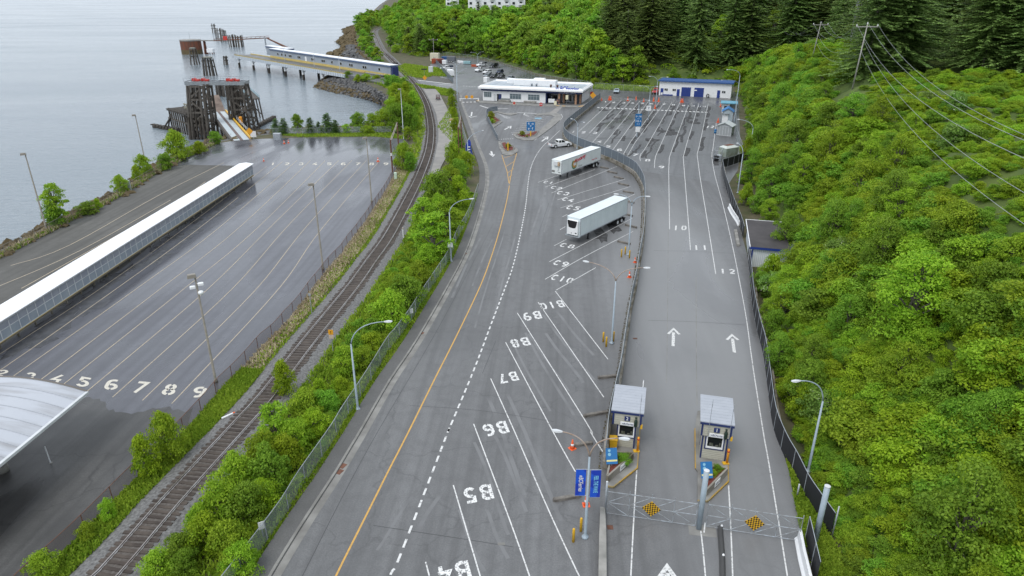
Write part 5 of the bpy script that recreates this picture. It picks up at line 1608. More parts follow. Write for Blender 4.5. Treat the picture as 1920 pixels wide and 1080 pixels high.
# ---------------------------------------------------------------- semi trailers
def semi(label, nose, tail, box_m, Ln, logo):
 """nose / tail: photograph positions of the near lower corners of the box"""
 zb = 1.2
 a, b_ = G(*nose, zb), G(*tail, zb)
 d = (b_ - a).normalized()
 rz = math.atan2(d.y, d.x)
 Wd, Hh = 2.5, 2.85
 nrm = Vector((-d.y, d.x, 0))
 ctr = a + nrm * (Wd / 2)
 t = thing('semi_trailer', label, 'trailer', Vector((ctr.x, ctr.y, 0)), rz)
 # local: x from nose to tail, near side at y = -W/2
 MB().box((Ln / 2, 0, zb + Hh / 2), (Ln, Wd, Hh), bev=0.04).build('box', box_m, t)
 mb = MB()
 for s in (-1, 1):
  mb.box((Ln / 2, s * (Wd / 2 + 0.008), zb + 0.06), (Ln, 0.04, 0.14)); mb.box((Ln / 2, s * (Wd / 2 + 0.008), zb + Hh - 0.05), (Ln, 0.04, 0.1))
 for s in (-1, 1):
  mb.box((-0.012, s * (Wd / 2 - 0.04), zb + Hh / 2), (0.05, 0.12, Hh)); mb.box((Ln + 0.012, s * (Wd / 2 - 0.04), zb + Hh / 2), (0.05, 0.12, Hh))
 mb.build('edge_rails', M_galv, t)
 mb = MB()
 for k in range(int(Ln / 0.62)):
  mb.box((0.3 + k * 0.62, 0, zb + Hh + 0.012), (0.05, Wd - 0.1, 0.02))
 mb.build('roof_bows', M_roofwhite, t)
 mb = MB()
 for k in range(13):
  mb.box((0.6 + k * (Ln - 1.2) / 12, -(Wd / 2 + 0.006), zb + Hh / 2), (0.035, 0.02, Hh - 0.25))
 mb.build('side_seams', box_m, t)
 mb = MB()
 mb.box((Ln * 0.55, 0.45, zb - 0.14), (Ln * 0.85, 0.14, 0.26)); mb.box((Ln * 0.55, -0.45, zb - 0.14), (Ln * 0.85, 0.14, 0.26))
 for k in range(12):
  mb.box((1 + k * Ln / 13, 0, zb - 0.06), (0.1, Wd - 0.2, 0.1))
 mb.build('chassis', M_black, t)
 for s in (-1, 1):
  mb = MB(); mb.box((2.9, s * 0.85, 0.62), (0.16, 0.16, 1.1)); mb.box((2.9, s * 0.85, 0.05), (0.35, 0.35, 0.1)); mb.beam((2.9, s * 0.85, 0.5), (4.0, s * 0.6, 1.05), 0.08)
  mb.build('landing_leg', M_black, t)
 for x in (Ln - 2.9, Ln - 1.6):
  for s in (-1, 1):
   wheel(t, x, s * 0.98, 0.5, 0.5)
  MB().tube([(x, -0.8, 0.5), (x, 0.8, 0.5)], 0.09, 6).build('axle', M_black, t)
 mb = MB(); mb.box((Ln - 0.15, 0, 0.62), (0.12, Wd - 0.3, 0.12)); mb.box((Ln - 0.2, 0.6, 0.9), (0.1, 0.1, 0.5)); mb.box((Ln - 0.2, -0.6, 0.9), (0.1, 0.1, 0.5)); mb.build('underrun_bar', M_black, t)
 mb = MB()
 for s in (-1, 1):
  mb.box((Ln - 3.7, s * 0.95, 0.55), (0.03, 0.6, 0.7)); mb.box((Ln - 0.6, s * 0.95, 0.5), (0.03, 0.6, 0.6))
 mb.build('mud_flap', M_black, t)
 if logo:
  # small cooling unit, red name, swirl emblem
  mb = MB(); mb.box((-0.16, 0.1, zb + 2.15), (0.3, 1.0, 0.85), bev=0.05); u = mb.build('cooling_unit', M_offwhite, t)
  MB().box((-0.2, -0.62, zb + 2.1), (0.25, 0.4, 0.8)).build('rusty_box', mat('rusty_box', (0.35, 0.22, 0.12), 0.7, (0.5, 0.38, 0.28), 3), u)
  mb = MB(); mb.tube([(-0.06, -0.55, zb + 1.7), (-0.06, -0.6, zb + 0.9), (-0.06, -0.2, zb + 0.6)], 0.03, 5); mb.box((-0.04, -0.7, zb + 0.4), (0.05, 0.5, 0.12)); mb.box((-0.04, 0.75, zb + 0.5), (0.04, 0.7, 0.4))
  mb.build('hoses', mat('grey_fittings', (0.2, 0.2, 0.2), 0.6), t)
  y = -(Wd / 2 + 0.02)
  mb = MB(); mb.text('Monterey', (7.2, y, zb + 2.0), Vector((0.98, 0, 0.12)).normalized(), Z_, 1.15, shear=0.25, bold=0.03, maxw=4.6)
  mb.build('lettering', mat('logo_red', (0.6, 0.03, 0.06), 0.5), t)
  for col, r0, r1, a0, a1, nm in (((0.55, 0.25, 0.04), 0.35, 0.75, 40, 330, 'orange'), ((0.06, 0.22, 0.12), 0.75, 1.05, 120, 320, 'green'), ((0.45, 0.42, 0.3), 0.75, 1.2, 300, 400, 'grey')):
   mb = MB()
   n_ = 16
   vs = []
   for k in range(n_ + 1):
    th = R(a0 + (a1 - a0) * k / n_)
    vs += [(4.9 + r0 * math.cos(th), y, zb + 1.25 + r0 * math.sin(th)), (4.9 + r1 * math.cos(th), y, zb + 1.25 + r1 * math.sin(th))]
   mb.add(vs, [(2 * k, 2 * k + 1, 2 * k + 3, 2 * k + 2) for k in range(n_)])
   mb.build('emblem', mat('emblem_' + nm, col, 0.5), t)
  MB().text('0-5-0-0', (7.4, y, zb + 0.45), X_, Z_, 0.5, maxw=1.9).build('fleet_number', M_black, t)
  MB().text('Fresh to You', (13.4, y, zb + 0.75), X_, Z_, 0.42, bold=0.02, maxw=2.4).build('slogan', mat('logo_red', (0.6, 0.03, 0.06), 0.5), t)
 else:
  mb = MB()
  mb.box((-0.22, 0, zb + 1.35), (0.42, 1.95, 2.3), bev=0.1); u = mb.build('cooling_unit', M_white, t)
  y0 = -0.44
  mb = MB()
  pts = [(-0.85, 2.42), (0.85, 2.42), (0.8, 1.95), (0.6, 1.35), (0.3, 1.25), (-0.3, 1.25), (-0.6, 1.35), (-0.8, 1.95)]
  mb.add([(y0, -a_, zb + z_) for a_, z_ in pts], [tuple(range(8))])
  mb.add([(y0 + 0.03, -a_, zb + z_) for a_, z_ in pts], [tuple(reversed(range(8)))])
  mb.build('grille', M_black, u)
  mb = MB(); mb.box((-0.44, -0.7, zb + 0.55), (0.03, 0.3, 0.14)); mb.box((-0.44, 0.1, zb + 0.45), (0.03, 0.12, 0.1)); mb.build('controls', M_black, u)
  MB().box((-0.12, 0, zb - 0.05), (0.5, Wd, 0.14)).build('front_sill', M_galv, t)
 return t
semi('white trailer with red name and swirl emblem parked in bay C1', (1053, 327.5), (1131.5, 298), M_trail1, 16.2, True)
semi('pale blue refrigerated trailer with black front grille parked in bays C6 and C7', (1088, 444), (1174, 402.5), M_trail2, 14.4, False)
# ---------------------------------------------------------------- office
def frame(a, b_, z=0.0):
 """origin at a, x towards b_, y away from the camera"""
 A, B = G(*a, z), G(*b_, z)
 d = B - A
 return A, math.atan2(d.y, d.x), d.length
A, rz, Ln = frame((905.6, 188.3), (1086.6, 196.3))
off = thing('office_building', 'long white single storey office with navy band, flat roof and blue roof lettering', 'office', A, rz)
Dp, Hh = 16.5, 3.6
ent = Ln * 0.655                                   # the entrance porch begins here
mb = MB()
mb.box((ent / 2, 0.15, Hh / 2), (ent, 0.3, Hh))
mb.box((0.15, Dp / 2, Hh / 2), (0.3, Dp - 0.6, Hh)); mb.box((Ln - 0.15, Dp / 2 + 1.8, Hh / 2), (0.3, Dp - 4.2, Hh)); mb.box((Ln / 2, Dp - 0.15, Hh / 2), (Ln, 0.3, Hh))
mb.build('wall', M_white, off)
MB().box((ent + 0.14, 2.0, Hh / 2), (0.3, 3.4, Hh)).build('porch_wall', M_navy, off)
mb = MB(); mb.box(((ent + Ln) / 2 + 0.2, 3.8, Hh / 2), (Ln - ent - 0.5, 0.2, Hh)); mb.build('porch_wall', mat('porch_dark', (0.05, 0.06, 0.09), 0.5), off)
for x0, x1 in ((ent + 1.2, ent + 3.6), (ent + 5.0, ent + 7.2), (ent + 7.4, ent + 8.6), (ent + 8.8, ent + 10.2)):
 f = MB().box(((x0 + x1) / 2, 3.66, 1.45), (x1 - x0, 0.08, 2.5)).build('glazed_door', M_offwhite, off)
 MB().box(((x0 + x1) / 2, 3.61, 1.45), (x1 - x0 - 0.3, 0.06, 2.2)).build('pane', M_glass, f)
for x in (ent + 5.6 - 0.8, Ln - 1.4):
 MB().box((x, 0.3, Hh / 2), (0.62, 0.62, Hh)).build('porch_column', M_brick, off)
 MB().box((x + 1.1, 2.6, Hh / 2), (0.62, 0.62, Hh)).build('porch_column', M_brick, off)
W_ = [(0.4, 4.1, 1.25, 2.9), (13.2, 18.9, 0.95, 2.6), (22.2 - 0.4, 22.2 + 4.9 - 0.4, 0.95, 2.5)]
W_ = [(0.012, 0.093, 1.2, 3.0), (0.285, 0.405, 0.9, 2.75), (0.475, 0.595, 0.85, 2.75)]
for u0, u1, z0, z1 in W_:
 x0, x1 = u0 * Ln, u1 * Ln
 f = MB().box(((x0 + x1) / 2, -0.02, (z0 + z1) / 2), (x1 - x0, 0.08, z1 - z0)).build('window', M_offwhite, off)
 n_ = 4
 for k in range(n_):
  for zz0, zz1 in ((z0 + 0.08, z0 + (z1 - z0) * 0.62), (z0 + (z1 - z0) * 0.66, z1 - 0.08)):
   xa = x0 + 0.08 + k * (x1 - x0 - 0.1) / n_; xb_ = x0 + (k + 1) * (x1 - x0 - 0.1) / n_
   MB().box(((xa + xb_) / 2, -0.065, (zz0 + zz1) / 2), (xb_ - xa, 0.03, zz1 - zz0)).build('pane', mat('grey_glass', (0.12, 0.16, 0.18), 0.12), f)
for u, m_, w_ in ((0.130, M_offwhite, 1.0), (0.160, M_glass, 0.6), (0.183, M_navy, 1.0)):
 MB().box((u * Ln, -0.03, 1.25), (w_, 0.07, 2.4)).build('door', m_, off)
MB().box((0.24 * Ln, -0.35, 0.55), (3.2, 0.5, 1.1)).build('window_box', mat('grey_board', (0.2, 0.22, 0.22), 0.7), off)
MB().box((ent + 2.2, -0.2, 0.95), (2.2, 0.1, 1.3)).build('notice_board', M_white, off)
MB().box((ent + 4.3, -0.1, 1.0), (1.6, 0.1, 1.2)).build('notice_board', mat('dark_poster', (0.03, 0.035, 0.06), 0.4, (0.3, 0.15, 0.1), 1.5, lo=0.55, hi=0.6), off)
mb = MB()
ov = 1.0
mb.box((Ln / 2, -0.25, Hh + 0.25), (Ln + 1.0, 0.5, 0.72)); mb.box((Ln + 0.28, Dp / 2, Hh + 0.25), (0.5, Dp + 0.3, 0.72)); mb.box((-0.28, Dp / 2, Hh + 0.25), (0.5, Dp + 0.3, 0.72))
mb.build('navy_band', M_navy, off)
# sloping white parapet round the roof
mb = MB()
z0, z1 = Hh + 0.6, Hh + 1.75
o_ = [(-1.3, -1.3), (Ln + 1.3, -1.3), (Ln + 1.3, Dp + 1.0), (-1.3, Dp + 1.0)]
i_ = [(-0.6, -0.5), (Ln + 0.6, -0.5), (Ln + 0.6, Dp + 0.5), (-0.6, Dp + 0.5)]
vs = [(x, y, z0) for x, y in o_] + [(x, y, z0 + 0.55) for x, y in o_] + [(x, y, z1) for x, y in i_] + [(x + (0.35 if x < 1 else -0.35), y + (0.35 if y < 1 else -0.35), z1 - 0.55) for x, y in i_]
fs = []
for k in range(4):
 j = (k + 1) % 4
 fs += [(k, j, 4 + j, 4 + k), (4 + k, 4 + j, 8 + j, 8 + k), (8 + k, 8 + j, 12 + j, 12 + k)]
fs.append((3, 2, 1, 0))
mb.add(vs, fs)
mb.build('parapet', M_white, off)
MB().box((Ln / 2, Dp / 2, z1 - 0.62), (Ln + 0.6, Dp + 0.4, 0.2)).build('flat_roof', M_membrane, off)
mb = MB()
for k in range(10):
 mb.box((2 + k * Ln / 10, Dp / 2, z1 - 0.50), (0.06, Dp - 1, 0.05))
mb.build('roof_seams', M_galv, off)
for x, y, dx, dy, dz in ((Ln * 0.38, 8.5, 8, 3, 1.9), (Ln * 0.60, 8.5, 7.5, 3.2, 1.9), (Ln * 0.20, 12, 3, 2.5, 1.6), (Ln * 0.5, 12.5, 4, 2.5, 2.0)):
 mb = MB(); mb.box((x, y, z1 - 0.5 + dz / 2), (dx, dy, dz), bev=0.12); mb.build('roof_plant', M_white, off)
for x, y in ((Ln * 0.47, 5.5), (Ln * 0.52, 5.5), (Ln * 0.68, 4.0), (Ln * 0.75, 3.6)):
 MB().lathe([(0.3, 0), (0.3, 0.6), (0.45, 0.65), (0.4, 0.9), (0, 1.0)], 8, (x, y, z1 - 0.5)).build('roof_vent', M_rust if x > Ln * 0.6 else M_galv, off, True)
mb = MB(); mb.text('BCFerries', (Ln * 0.895, -0.9, z0 + 0.95), X_, Vector((0, 0.35, 0.94)), 2.1, shear=0.2, bold=0.03, maxw=6.6)
for k in range(3):
 mb.beam((Ln * 0.76, -0.95, z0 + 0.6 + k * 0.28), (Ln * 0.795, -0.95, z0 + 0.7 + k * 0.28), 0.12)
mb.build('sign_lettering', M_blue, off)
MB().text('Prince Rupert Terminal', (Ln * 0.88, -0.52, Hh + 0.2), X_, Z_, 0.6, maxw=7.0).build('porch_lettering', M_offwhite, off)
# raised walk in front, planters
sheet_pts = GG([(893, 189), (905, 190), (1021, 196), (1087, 199), (1108, 190), (1098, 197), (1090, 202), (1020, 200), (898, 193)])
st = MB().prism([(p.x, p.y) for p in sheet_pts], 0, 0.16)
structure('office_walk', st, M_kerb)
mb = MB()
for l in ([(1042, 199), (1049, 199.3)], [(1054, 199.5), (1060, 199.8)], [(1085, 200.5), (1096, 199)], [(893, 190), (899, 189.6)]):
 mb.ribbon(GG(l), 1.0, 0.168)
structure('yellow_kerb_paint', mb, M_paintyel)
for i, (u, w_) in enumerate(((0.245, 4.4), (0.51, 4.4))):
 p = A + rot2((u * Ln, -1.7), rz)
 t = thing('planter', 'concrete flower planter in front of the office wall, %s the entrance' % ('far from' if i == 0 else 'near'), 'planter', p, rz)
 mb = MB(); mb.box((0, 0, 0.45), (w_, 0.9, 0.6), bev=0.06); mb.build('trough', M_concrete, t)
# forecourt crossing slab
sheet('crossing_slab', [(1045, 201), (1055, 201), (1043, 212), (1029, 212)], 0.03, M_platform)
# paved islands of the forecourt
structure('forecourt_kerb', MB().prism([(p.x, p.y) for p in GG([(1002, 216), (1008, 214), (1026, 211.5), (1043, 212.5), (1050, 215), (1053, 220), (1050, 226), (1035, 239), (1015, 254), (1000, 263.5), (985, 264), (970, 261), (963, 255), (962, 252), (968, 248),
 (984, 252), (1005, 249.5), (1022, 236), (1037, 222), (1040, 219), (1034, 216.5), (1020, 216), (1006, 218)])], 0, 0.16), M_kerb)
structure('forecourt_kerb_west', MB().prism([(p.x, p.y) for p in GG([(912, 213), (919, 210), (932, 209), (950, 213), (968, 212), (970, 214), (960, 216.5), (950, 216), (934, 211.5), (922, 212.5), (916, 215), (915, 222), (922, 235), (937, 227), (942.5, 229), (926, 240), (924, 241), (911, 221)])], 0, 0.16), M_kerb)
structure('forecourt_kerb_tip', MB().prism([(p.x, p.y) for p in GG([(934, 266), (945, 267), (962, 275), (971, 281), (971, 285), (962, 291), (950, 292), (942, 290), (936, 278)])], 0, 0.16), M_kerb)
def bed(label, pts, extras=()):
 o_ = G(*pts[0])
 t = thing('flower_bed', label, 'flower bed', o_)
 P = [p - o_ for p in GG(pts)]
 c = sum(P, Vector()) / len(P)
 MB().prism([(p.x, p.y) for p in P], 0.17, 0.24).build('mulch', M_mulch, t)
 mb = MB()
 rim = P + [P[0]]
 for q_ in resample(rim, 0.75):
  d = (q_ - c); d = d.normalized() * (d.length + 0.45)
  s_ = rnd.uniform(0.3, 0.55)
  mb.box((c + d).xy[:] + (0.2 + s_ * 0.18,), (s_, s_ * 0.8, s_ * 0.5), rnd.uniform(0, 3), taper=0.65)
 mb.build('edge_stones', M_stone, t)
bed('red mulch bed with round shrubs inside the left forecourt corner', [(917, 214), (922, 216), (930, 222), (937, 227), (929, 232), (922, 234.5), (918, 226)])
bed('red mulch bed with the blue direction sign at the forecourt point', [(969, 252), (984, 254.5), (1003, 248), (1008, 247.8), (1002, 254), (990, 259), (975, 257)])
bed('red mulch bed on the tip between the two road lanes', [(941, 269), (948, 269), (953, 273), (962, 278), (961, 283), (950, 284.5), (945, 280)])
fence('slatted_fence', 'low grey slatted fence along the forecourt island edge', catmull(GG([(933, 208), (920, 210), (913, 214), (912, 221), (918, 234), (926, 251), (933, 264)]), 3), 1.5, M_slats, M_galv, 2.5)
# signs ------------------------------------------------------------------
def sign(label, base, zc_, wd, ht, m, shape='rect', post=None, txt=None, tcol=None, name='road_sign', ry=0.0, extra=None, sleeve=None, z=0.0):
 b = G(*base, z)
 t = thing(name, label, 'sign', b, ry)
 MB().tube([(0, 0.05, 0), (0, 0.05, zc_ + ht * 0.4)], 0.05, 6).build('post', post or M_galv, t)
 if shape == 'rect':
  p = MB().slab((-wd / 2, 0, zc_ - ht / 2), X_, Z_, -Y_, wd, ht, 0.04).build('panel', m, t)
 elif shape == 'diamond':
  e1, e2 = Vector((0.707, 0, 0.707)), Vector((-0.707, 0, 0.707))
  p = MB().slab(Vector((0, 0, zc_)) - e1 * wd / 2 - e2 * wd / 2, e1, e2, -Y_, wd, wd, 0.04).build('panel', m, t)
 else:
  n_ = 8 if shape == 'oct' else 16
  mb = MB(); mb.tube([(0, 0, zc_), (0, -0.04, zc_)], wd / 2, n_); p = mb.build('panel', m, t)
 if txt:
  for k, (s, dz, sz) in enumerate(txt):
   MB().text(s, (0, -0.06, zc_ + dz), X_, Z_, sz, bold=0.02, maxw=wd * 0.85).build('symbol', tcol or M_white, p)
 if sleeve:
  MB().tube([(0, 0.05, 0), (0, 0.05, sleeve)], 0.16, 8).build('sleeve', M_yellow, t)
 if extra:
  extra(t)
 return t
sign('blue direction sign with white arrows on the forecourt bed', (995, 257.5), 2.9, 2.2, 2.3, M_signblue, txt=[('\u2191 \u2192', 0.6, 0.8), ('P', 0.0, 0.6), ('\u2190 \u2191', -0.65, 0.8)], sleeve=1.7)
sign('short sign post with yellow striped sleeve on the tip bed', (952.5, 284), 2.2, 1.0, 0.5, M_galv, sleeve=2.2)
sign('round red ringed prohibition sign facing the office, by the left kerb', (964, 213), 3.2, 1.2, 1.2, M_paintred, shape='oct', txt=[('\u25CF', 0, 0.9)], tcol=M_red)
sign('red stop sign in front of the office windows', (1014, 214), 3.0, 1.2, 1.2, M_red, shape='oct', txt=[('STOP', 0, 0.4)])
sign('white warning sign on a post before the office entrance', (1062.5, 199), 2.9, 0.9, 1.4, mat('pale_cream_sign', (0.75, 0.7, 0.5), 0.5))
sign('small cream sign at the crossing slab', (1041, 200), 1.2, 0.9, 1.3, mat('pale_cream_sign', (0.75, 0.7, 0.5), 0.5))
sign('orange diamond warning sign on the divider fence end near the office', (1111, 197), 3.2, 1.5, 1.5, mat('sign_orange', (0.7, 0.32, 0.02), 0.5), shape='diamond')
sign('stop sign beyond the office corner', (1109.5, 183), 1.5, 1.4, 1.4, M_red, shape='oct')
# lane sign on the queue island lamp
sign('tall blue lane direction sign on the queue lane island', (1194.5, 259), 4.7, 1.7, 3.2, M_signblue, txt=[('\u2190 1-6', 0.9, 0.7), ('\u2014', 0.35, 0.6), ('7-12 \u2192', -0.3, 0.7), ('|  |', -1.0, 0.6)], extra=lambda t: MB().slab((-0.6, 0, 1.6), X_, Z_, -Y_, 1.2, 1.3, 0.04).build('white_panel', M_white, t))
sign('white numbered sign on the far queue island lamp', (1214.5, 226), 3.6, 1.4, 1.5, M_white, txt=[('7', 0, 0.9)], tcol=M_navy)
sign('yellow diamond sign beside the sea ramp', (470, 262), 2.2, 1.3, 1.3, mat('sign_orange', (0.7, 0.32, 0.02), 0.5), shape='diamond')
sign('white notice board beside the sea ramp', (476, 260), 1.2, 1.5, 1.6, M_white)
sign('yellow and white sign on a thin post beside the rails', (625, 664), 2.6, 0.5, 0.55, mat('sign_orange', (0.7, 0.32, 0.02), 0.5), txt=[('!', 0, 0.4)], tcol=M_black, extra=lambda t: MB().slab((-0.24, 0, 1.85), X_, Z_, -Y_, 0.48, 0.42, 0.04).build('white_panel', M_paintred, t))
sign('thin signal post in the grass between rusty fence and rails', (585, 590), 2.6, 0.3, 0.3, M_galv)
sign('yellow warning sign at the level crossing road edge', (797, 158), 2.6, 1.4, 1.4, mat('sign_orange', (0.7, 0.32, 0.02), 0.5), shape='diamond')
sign('railway crossing signal with black crossbar beyond the road', (796, 150), 4.5, 2.4, 0.5, M_black, name='crossing_signal')
sign('railway crossing signal with black crossbar left of the rails', (743, 137), 4.5, 2.4, 0.5, M_black, name='crossing_signal')
sign('white notice sign on the galvanised fence by the green verge', (494, 1008), 1.1, 0.4, 0.62, M_white, ry=0.55)
sign('small white notice on the galvanised fence by the leafy trees', (772, 599), 1.1, 0.4, 0.6, M_white, ry=0.5)
sign('grey switch box on the lamp post by the leafy trees', (845.5, 493), 2.7, 0.7, 0.7, M_offwhite)
for x0, y0, x1, y1, lb, m_ in [(416, 787, 441, 777, 'fallen white and orange marker post beside the ballast', M_paintred), (756.5, 447, 757.5, 432, 'short white marker post beside the ballast', M_white)]:
 a, b_ = G(x0, y0), G(x1, y1)
 t = thing('marker_post', lb, 'marker post', a)
 if y0 - y1 < 12:
  MB().tube([(0, 0, 0.15), tuple(b_ - a + Z_ * 0.2)], 0.09, 8).build('shaft', M_white, t); MB().tube([tuple((b_ - a) * 0.85 + Z_ * 0.2), tuple(b_ - a + Z_ * 0.2)], 0.095, 8).build('orange_tip', M_orange, t)
 else:
  MB().tube([(0, 0, 0), (0, 0, 1.5)], 0.08, 8).build('shaft', m_, t)
  MB().tube([(0, 0, 1.5), (0, 0, 1.75)], 0.085, 8).build('cap', M_paintred, t)
# feather banner
t = thing('feather_banner', 'blue feather banner standing on the footway by the shrubs', 'banner', G(881, 301))
MB().tube([(-0.9, 0, 0), (-0.9, 0, 3.5), (-0.2, 0, 5.0)], 0.04, 6).build('pole', M_galv, t)
mb = MB()
vs = []
for k in range(9):
 z = 0.8 + k * 0.5
 x0 = -0.87 + max(0, (z - 3.4)) * 0.45
 x1 = 0.55 - 0.45 * (k / 8) ** 3 + 0.1 * math.sin(k)
 vs += [(x0, 0.0, z), (max(x0 + 0.05, x1), 0.12 * math.sin(k * 0.8), z - 0.2)]
mb.add(vs, [(2 * k, 2 * k + 1, 2 * k + 3, 2 * k + 2) for k in range(8)])
mb.build('cloth', M_blue, t)
mb = MB()
for k in range(3):
 mb.slab((-0.35, -0.09, 1.8 + k * 0.6), X_, Z_, -Y_, 0.5, 0.25, 0.02)
mb.build('lettering', M_white, t)
t = thing('fire_hydrant', 'small red hydrant behind the blue feather banner', 'hydrant', G(880, 291))
MB().lathe([(0.2, 0), (0.16, 0.1), (0.16, 0.7), (0.22, 0.75), (0.15, 0.95), (0, 1.05)], 10).build('body', M_red, t, True)
MB().tube([(-0.3, 0, 0.55), (0.3, 0, 0.55)], 0.09, 8).build('outlet', M_red, t)
# forecourt sliding barrier
t = thing('barrier_gate', 'low white barrier gate with two yellow discs across the office road', 'gate', G(863, 190))
e = G(897, 189.5) - G(863, 190)
MB().beam(Z_ * 0.9, e + Z_ * 0.9, 0.2).build('boom', M_white, t)
for k in (0.0, 1.0):
 MB().box(tuple(e * k + Z_ * 0.5), (0.4, 0.4, 1.0)).build('stand', M_white, t)
for k in (0.35, 0.65):
 mb = MB(); mb.tube([e * k + Vector((0, -0.14, 1.5)), e * k + Vector((0, -0.18, 1.5))], 0.55, 14); mb.build('disc', mat('sign_orange', (0.7, 0.32, 0.02), 0.5), t)
# ---------------------------------------------------------------- workshop
A, rz, Ln = frame((1235, 178.2), (1369.5, 184.5))
t = thing('workshop', 'long low white workshop with blue doors and a blue roof edge', 'workshop', A, rz)
Hw, Dw = 5.0, 9.0
mb = MB(); mb.box((Ln / 2, Dw / 2, Hw / 2), (Ln, Dw, Hw)); mb.build('wall', M_white, t)
mb = MB()
vs = [(-0.4, -0.7, Hw + 0.02), (Ln + 0.6, -0.7, Hw + 0.02), (Ln + 0.6, Dw + 0.5, Hw - 0.2), (-0.4, Dw + 0.5, Hw - 0.2)]
vs += [(x, y, z + 0.45) for x, y, z in vs]
mb.add(vs, [(3, 2, 1, 0), (4, 5, 6, 7), (0, 1, 5, 4), (1, 2, 6, 5), (2, 3, 7, 6), (3, 0, 4, 7)])
mb.build('roof', mat('workshop_blue', (0.03, 0.09, 0.26), 0.5), t)
for u0, u1, hh, nm in ((.022, .062, 2.5, 'door'), (.253, .293, 2.4, 'door'), (.317, .448, 3.2, 'garage_door'), (.497, .628, 3.2, 'garage_door'), (.812, .852, 2.6, 'door')):
 x0, x1 = u0 * Ln, u1 * Ln
 d = MB().box(((x0 + x1) / 2, -0.04, hh / 2 + 0.02), (x1 - x0, 0.1, hh)).build(nm, M_doorblue, t)
 if nm == 'garage_door':
  mb = MB()
  for k in range(1, 5):
   mb.box(((x0 + x1) / 2, -0.095, hh * k / 5), (x1 - x0 - 0.1, 0.03, 0.05))
  mb.build('panel_joint', M_navy, d)
MB().box((0.515 * Ln, -0.12, 2.3), (0.9, 0.04, 0.35)).build('notice', M_white, t)
MB().box((0.042 * Ln, -0.12, 0.6), (0.7, 0.04, 0.8)).build('notice', M_white, t)
for u in (.10, .215, .90):
 f = MB().box((u * Ln, -0.03, 2.1), (1.3, 0.09, 0.9)).build('window', M_offwhite, t)
 for s in (-1, 1):
  MB().box((u * Ln + s * 0.32, -0.085, 2.1), (0.5, 0.03, 0.7)).build('pane', M_glass, f)
MB().box((0.13 * Ln, -0.2, 0.22), (3.6, 0.3, 0.4)).build('blue_skirting', M_doorblue, t)
mb = MB()
vs = []
tt = thing('tyre', 'black tyre leaning on the workshop wall right of the garage doors', 'tyre', A + rot2((0.69 * Ln, -0.5), rz), rz)
mb = MB()
ring = [(0.45 * math.cos(k * math.pi / 8), 0, 0.6 + 0.6 * math.sin(k * math.pi / 8)) for k in range(17)]
mb.tube(ring, 0.14, 6, cap=False); mb.build('tyre_ring', M_rubber, tt)
# ---------------------------------------------------------------- kiosks on the right
A, rz, Ln = frame((1353, 211), (1375, 212))
t = thing('kiosk', 'white kiosk with a flat pale blue roof below the workshop', 'kiosk', A, rz)
MB().box((0.9, 2.0, 1.4), (1.9, 3.5, 2.8)).build('wall', M_white, t)
MB().box((3.4, 3.5, 1.4), (2.2, 0.2, 2.8)).build('wall', M_offwhite, t)
MB().box((2.0, 1.8, 3.0), (5.2, 5.0, 0.3), bev=0.06).build('roof', M_teal, t)
MB().box((1.0, 0.22, 1.5), (0.9, 0.06, 1.0)).build('window', M_glass, t)
def gable(name, label, cat, a, b_, Dp, hw, hr, wallm, roofm, ov=0.3, frame_m=None):
 A, rz, Ln = frame(a, b_)
 t = thing(name, label, cat, A, rz)
 mb = MB(); mb.box((Ln / 2, Dp / 2, hw / 2), (Ln, Dp, hw))
 mb.add([(0, 0, hw), (Ln, 0, hw), (Ln / 2, 0, hr - 0.05), (0, Dp, hw), (Ln, Dp, hw), (Ln / 2, Dp, hr - 0.05)], [(0, 1, 2), (4, 3, 5)])
 mb.build('wall', wallm, t)
 k = (hr - hw) / (Ln / 2)
 for s in (-1, 1):
  x0 = Ln / 2 + s * (Ln / 2 + ov)
  mb = MB()
  vs = [(Ln / 2, -ov, hr), (x0, -ov, hw - ov * k), (x0, Dp + ov, hw - ov * k), (Ln / 2, Dp + ov, hr)]
  vs += [(x, y, z + 0.1) for x, y, z in vs]
  mb.add(vs, [(0, 1, 2, 3), (7, 6, 5, 4), (0, 4, 5, 1), (1, 5, 6, 2), (2, 6, 7, 3), (3, 7, 4, 0)])
  mb.build('roof', roofm, t)
 if frame_m:
  mb = MB()
  for i in range(6):
   mb.box((Ln * i / 5, -0.03, hw / 2), (0.08, 0.06, hw))
  for z in (0.1, hw - 0.05):
   mb.box((Ln / 2, -0.035, z), (Ln + 0.05, 0.05, 0.1))
  mb.build('glazing_bars', frame_m, t)
 return t, Ln
t, Ln = gable('kiosk', 'grey kiosk with a bright blue gable roof and a white door panel', 'kiosk', (1352.5, 231), (1372, 232), 4.5, 3.4, 4.3, mat('kiosk_grey', (0.36, 0.42, 0.46), 0.5), M_signblue if False else mat('kiosk_blue_roof', (0.03, 0.16, 0.4), 0.5))
MB().box((Ln * 0.3, -0.05, 1.3), (Ln * 0.55, 0.08, 2.6)).build('door_panel', M_white, t)
MB().box((Ln * 0.33, -0.3, 2.85), (2.0, 0.6, 0.15)).build('awning', M_galv, t)
gable('glass_shelter', 'translucent grey shelter with a glazed gable and metal bars', 'shelter', (1343.5, 253.5), (1370, 256), 3.6, 2.6, 3.4, mat('shelter_glazing', (0.32, 0.34, 0.35), 0.25), mat('shelter_roof', (0.45, 0.48, 0.48), 0.3), 0.3, M_offwhite)
t = thing('barrel', 'small bright blue barrel left of the glass shelter', 'barrel', G(1341, 250))
MB().lathe([(0.3, 0), (0.34, 0.3), (0.34, 0.8), (0.3, 1.1), (0, 1.12)], 10).build('drum', M_signblue, t, True)
MB().lathe([(0.36, 0.5), (0.36, 0.6)], 10).build('hoop', M_ltblue, t)
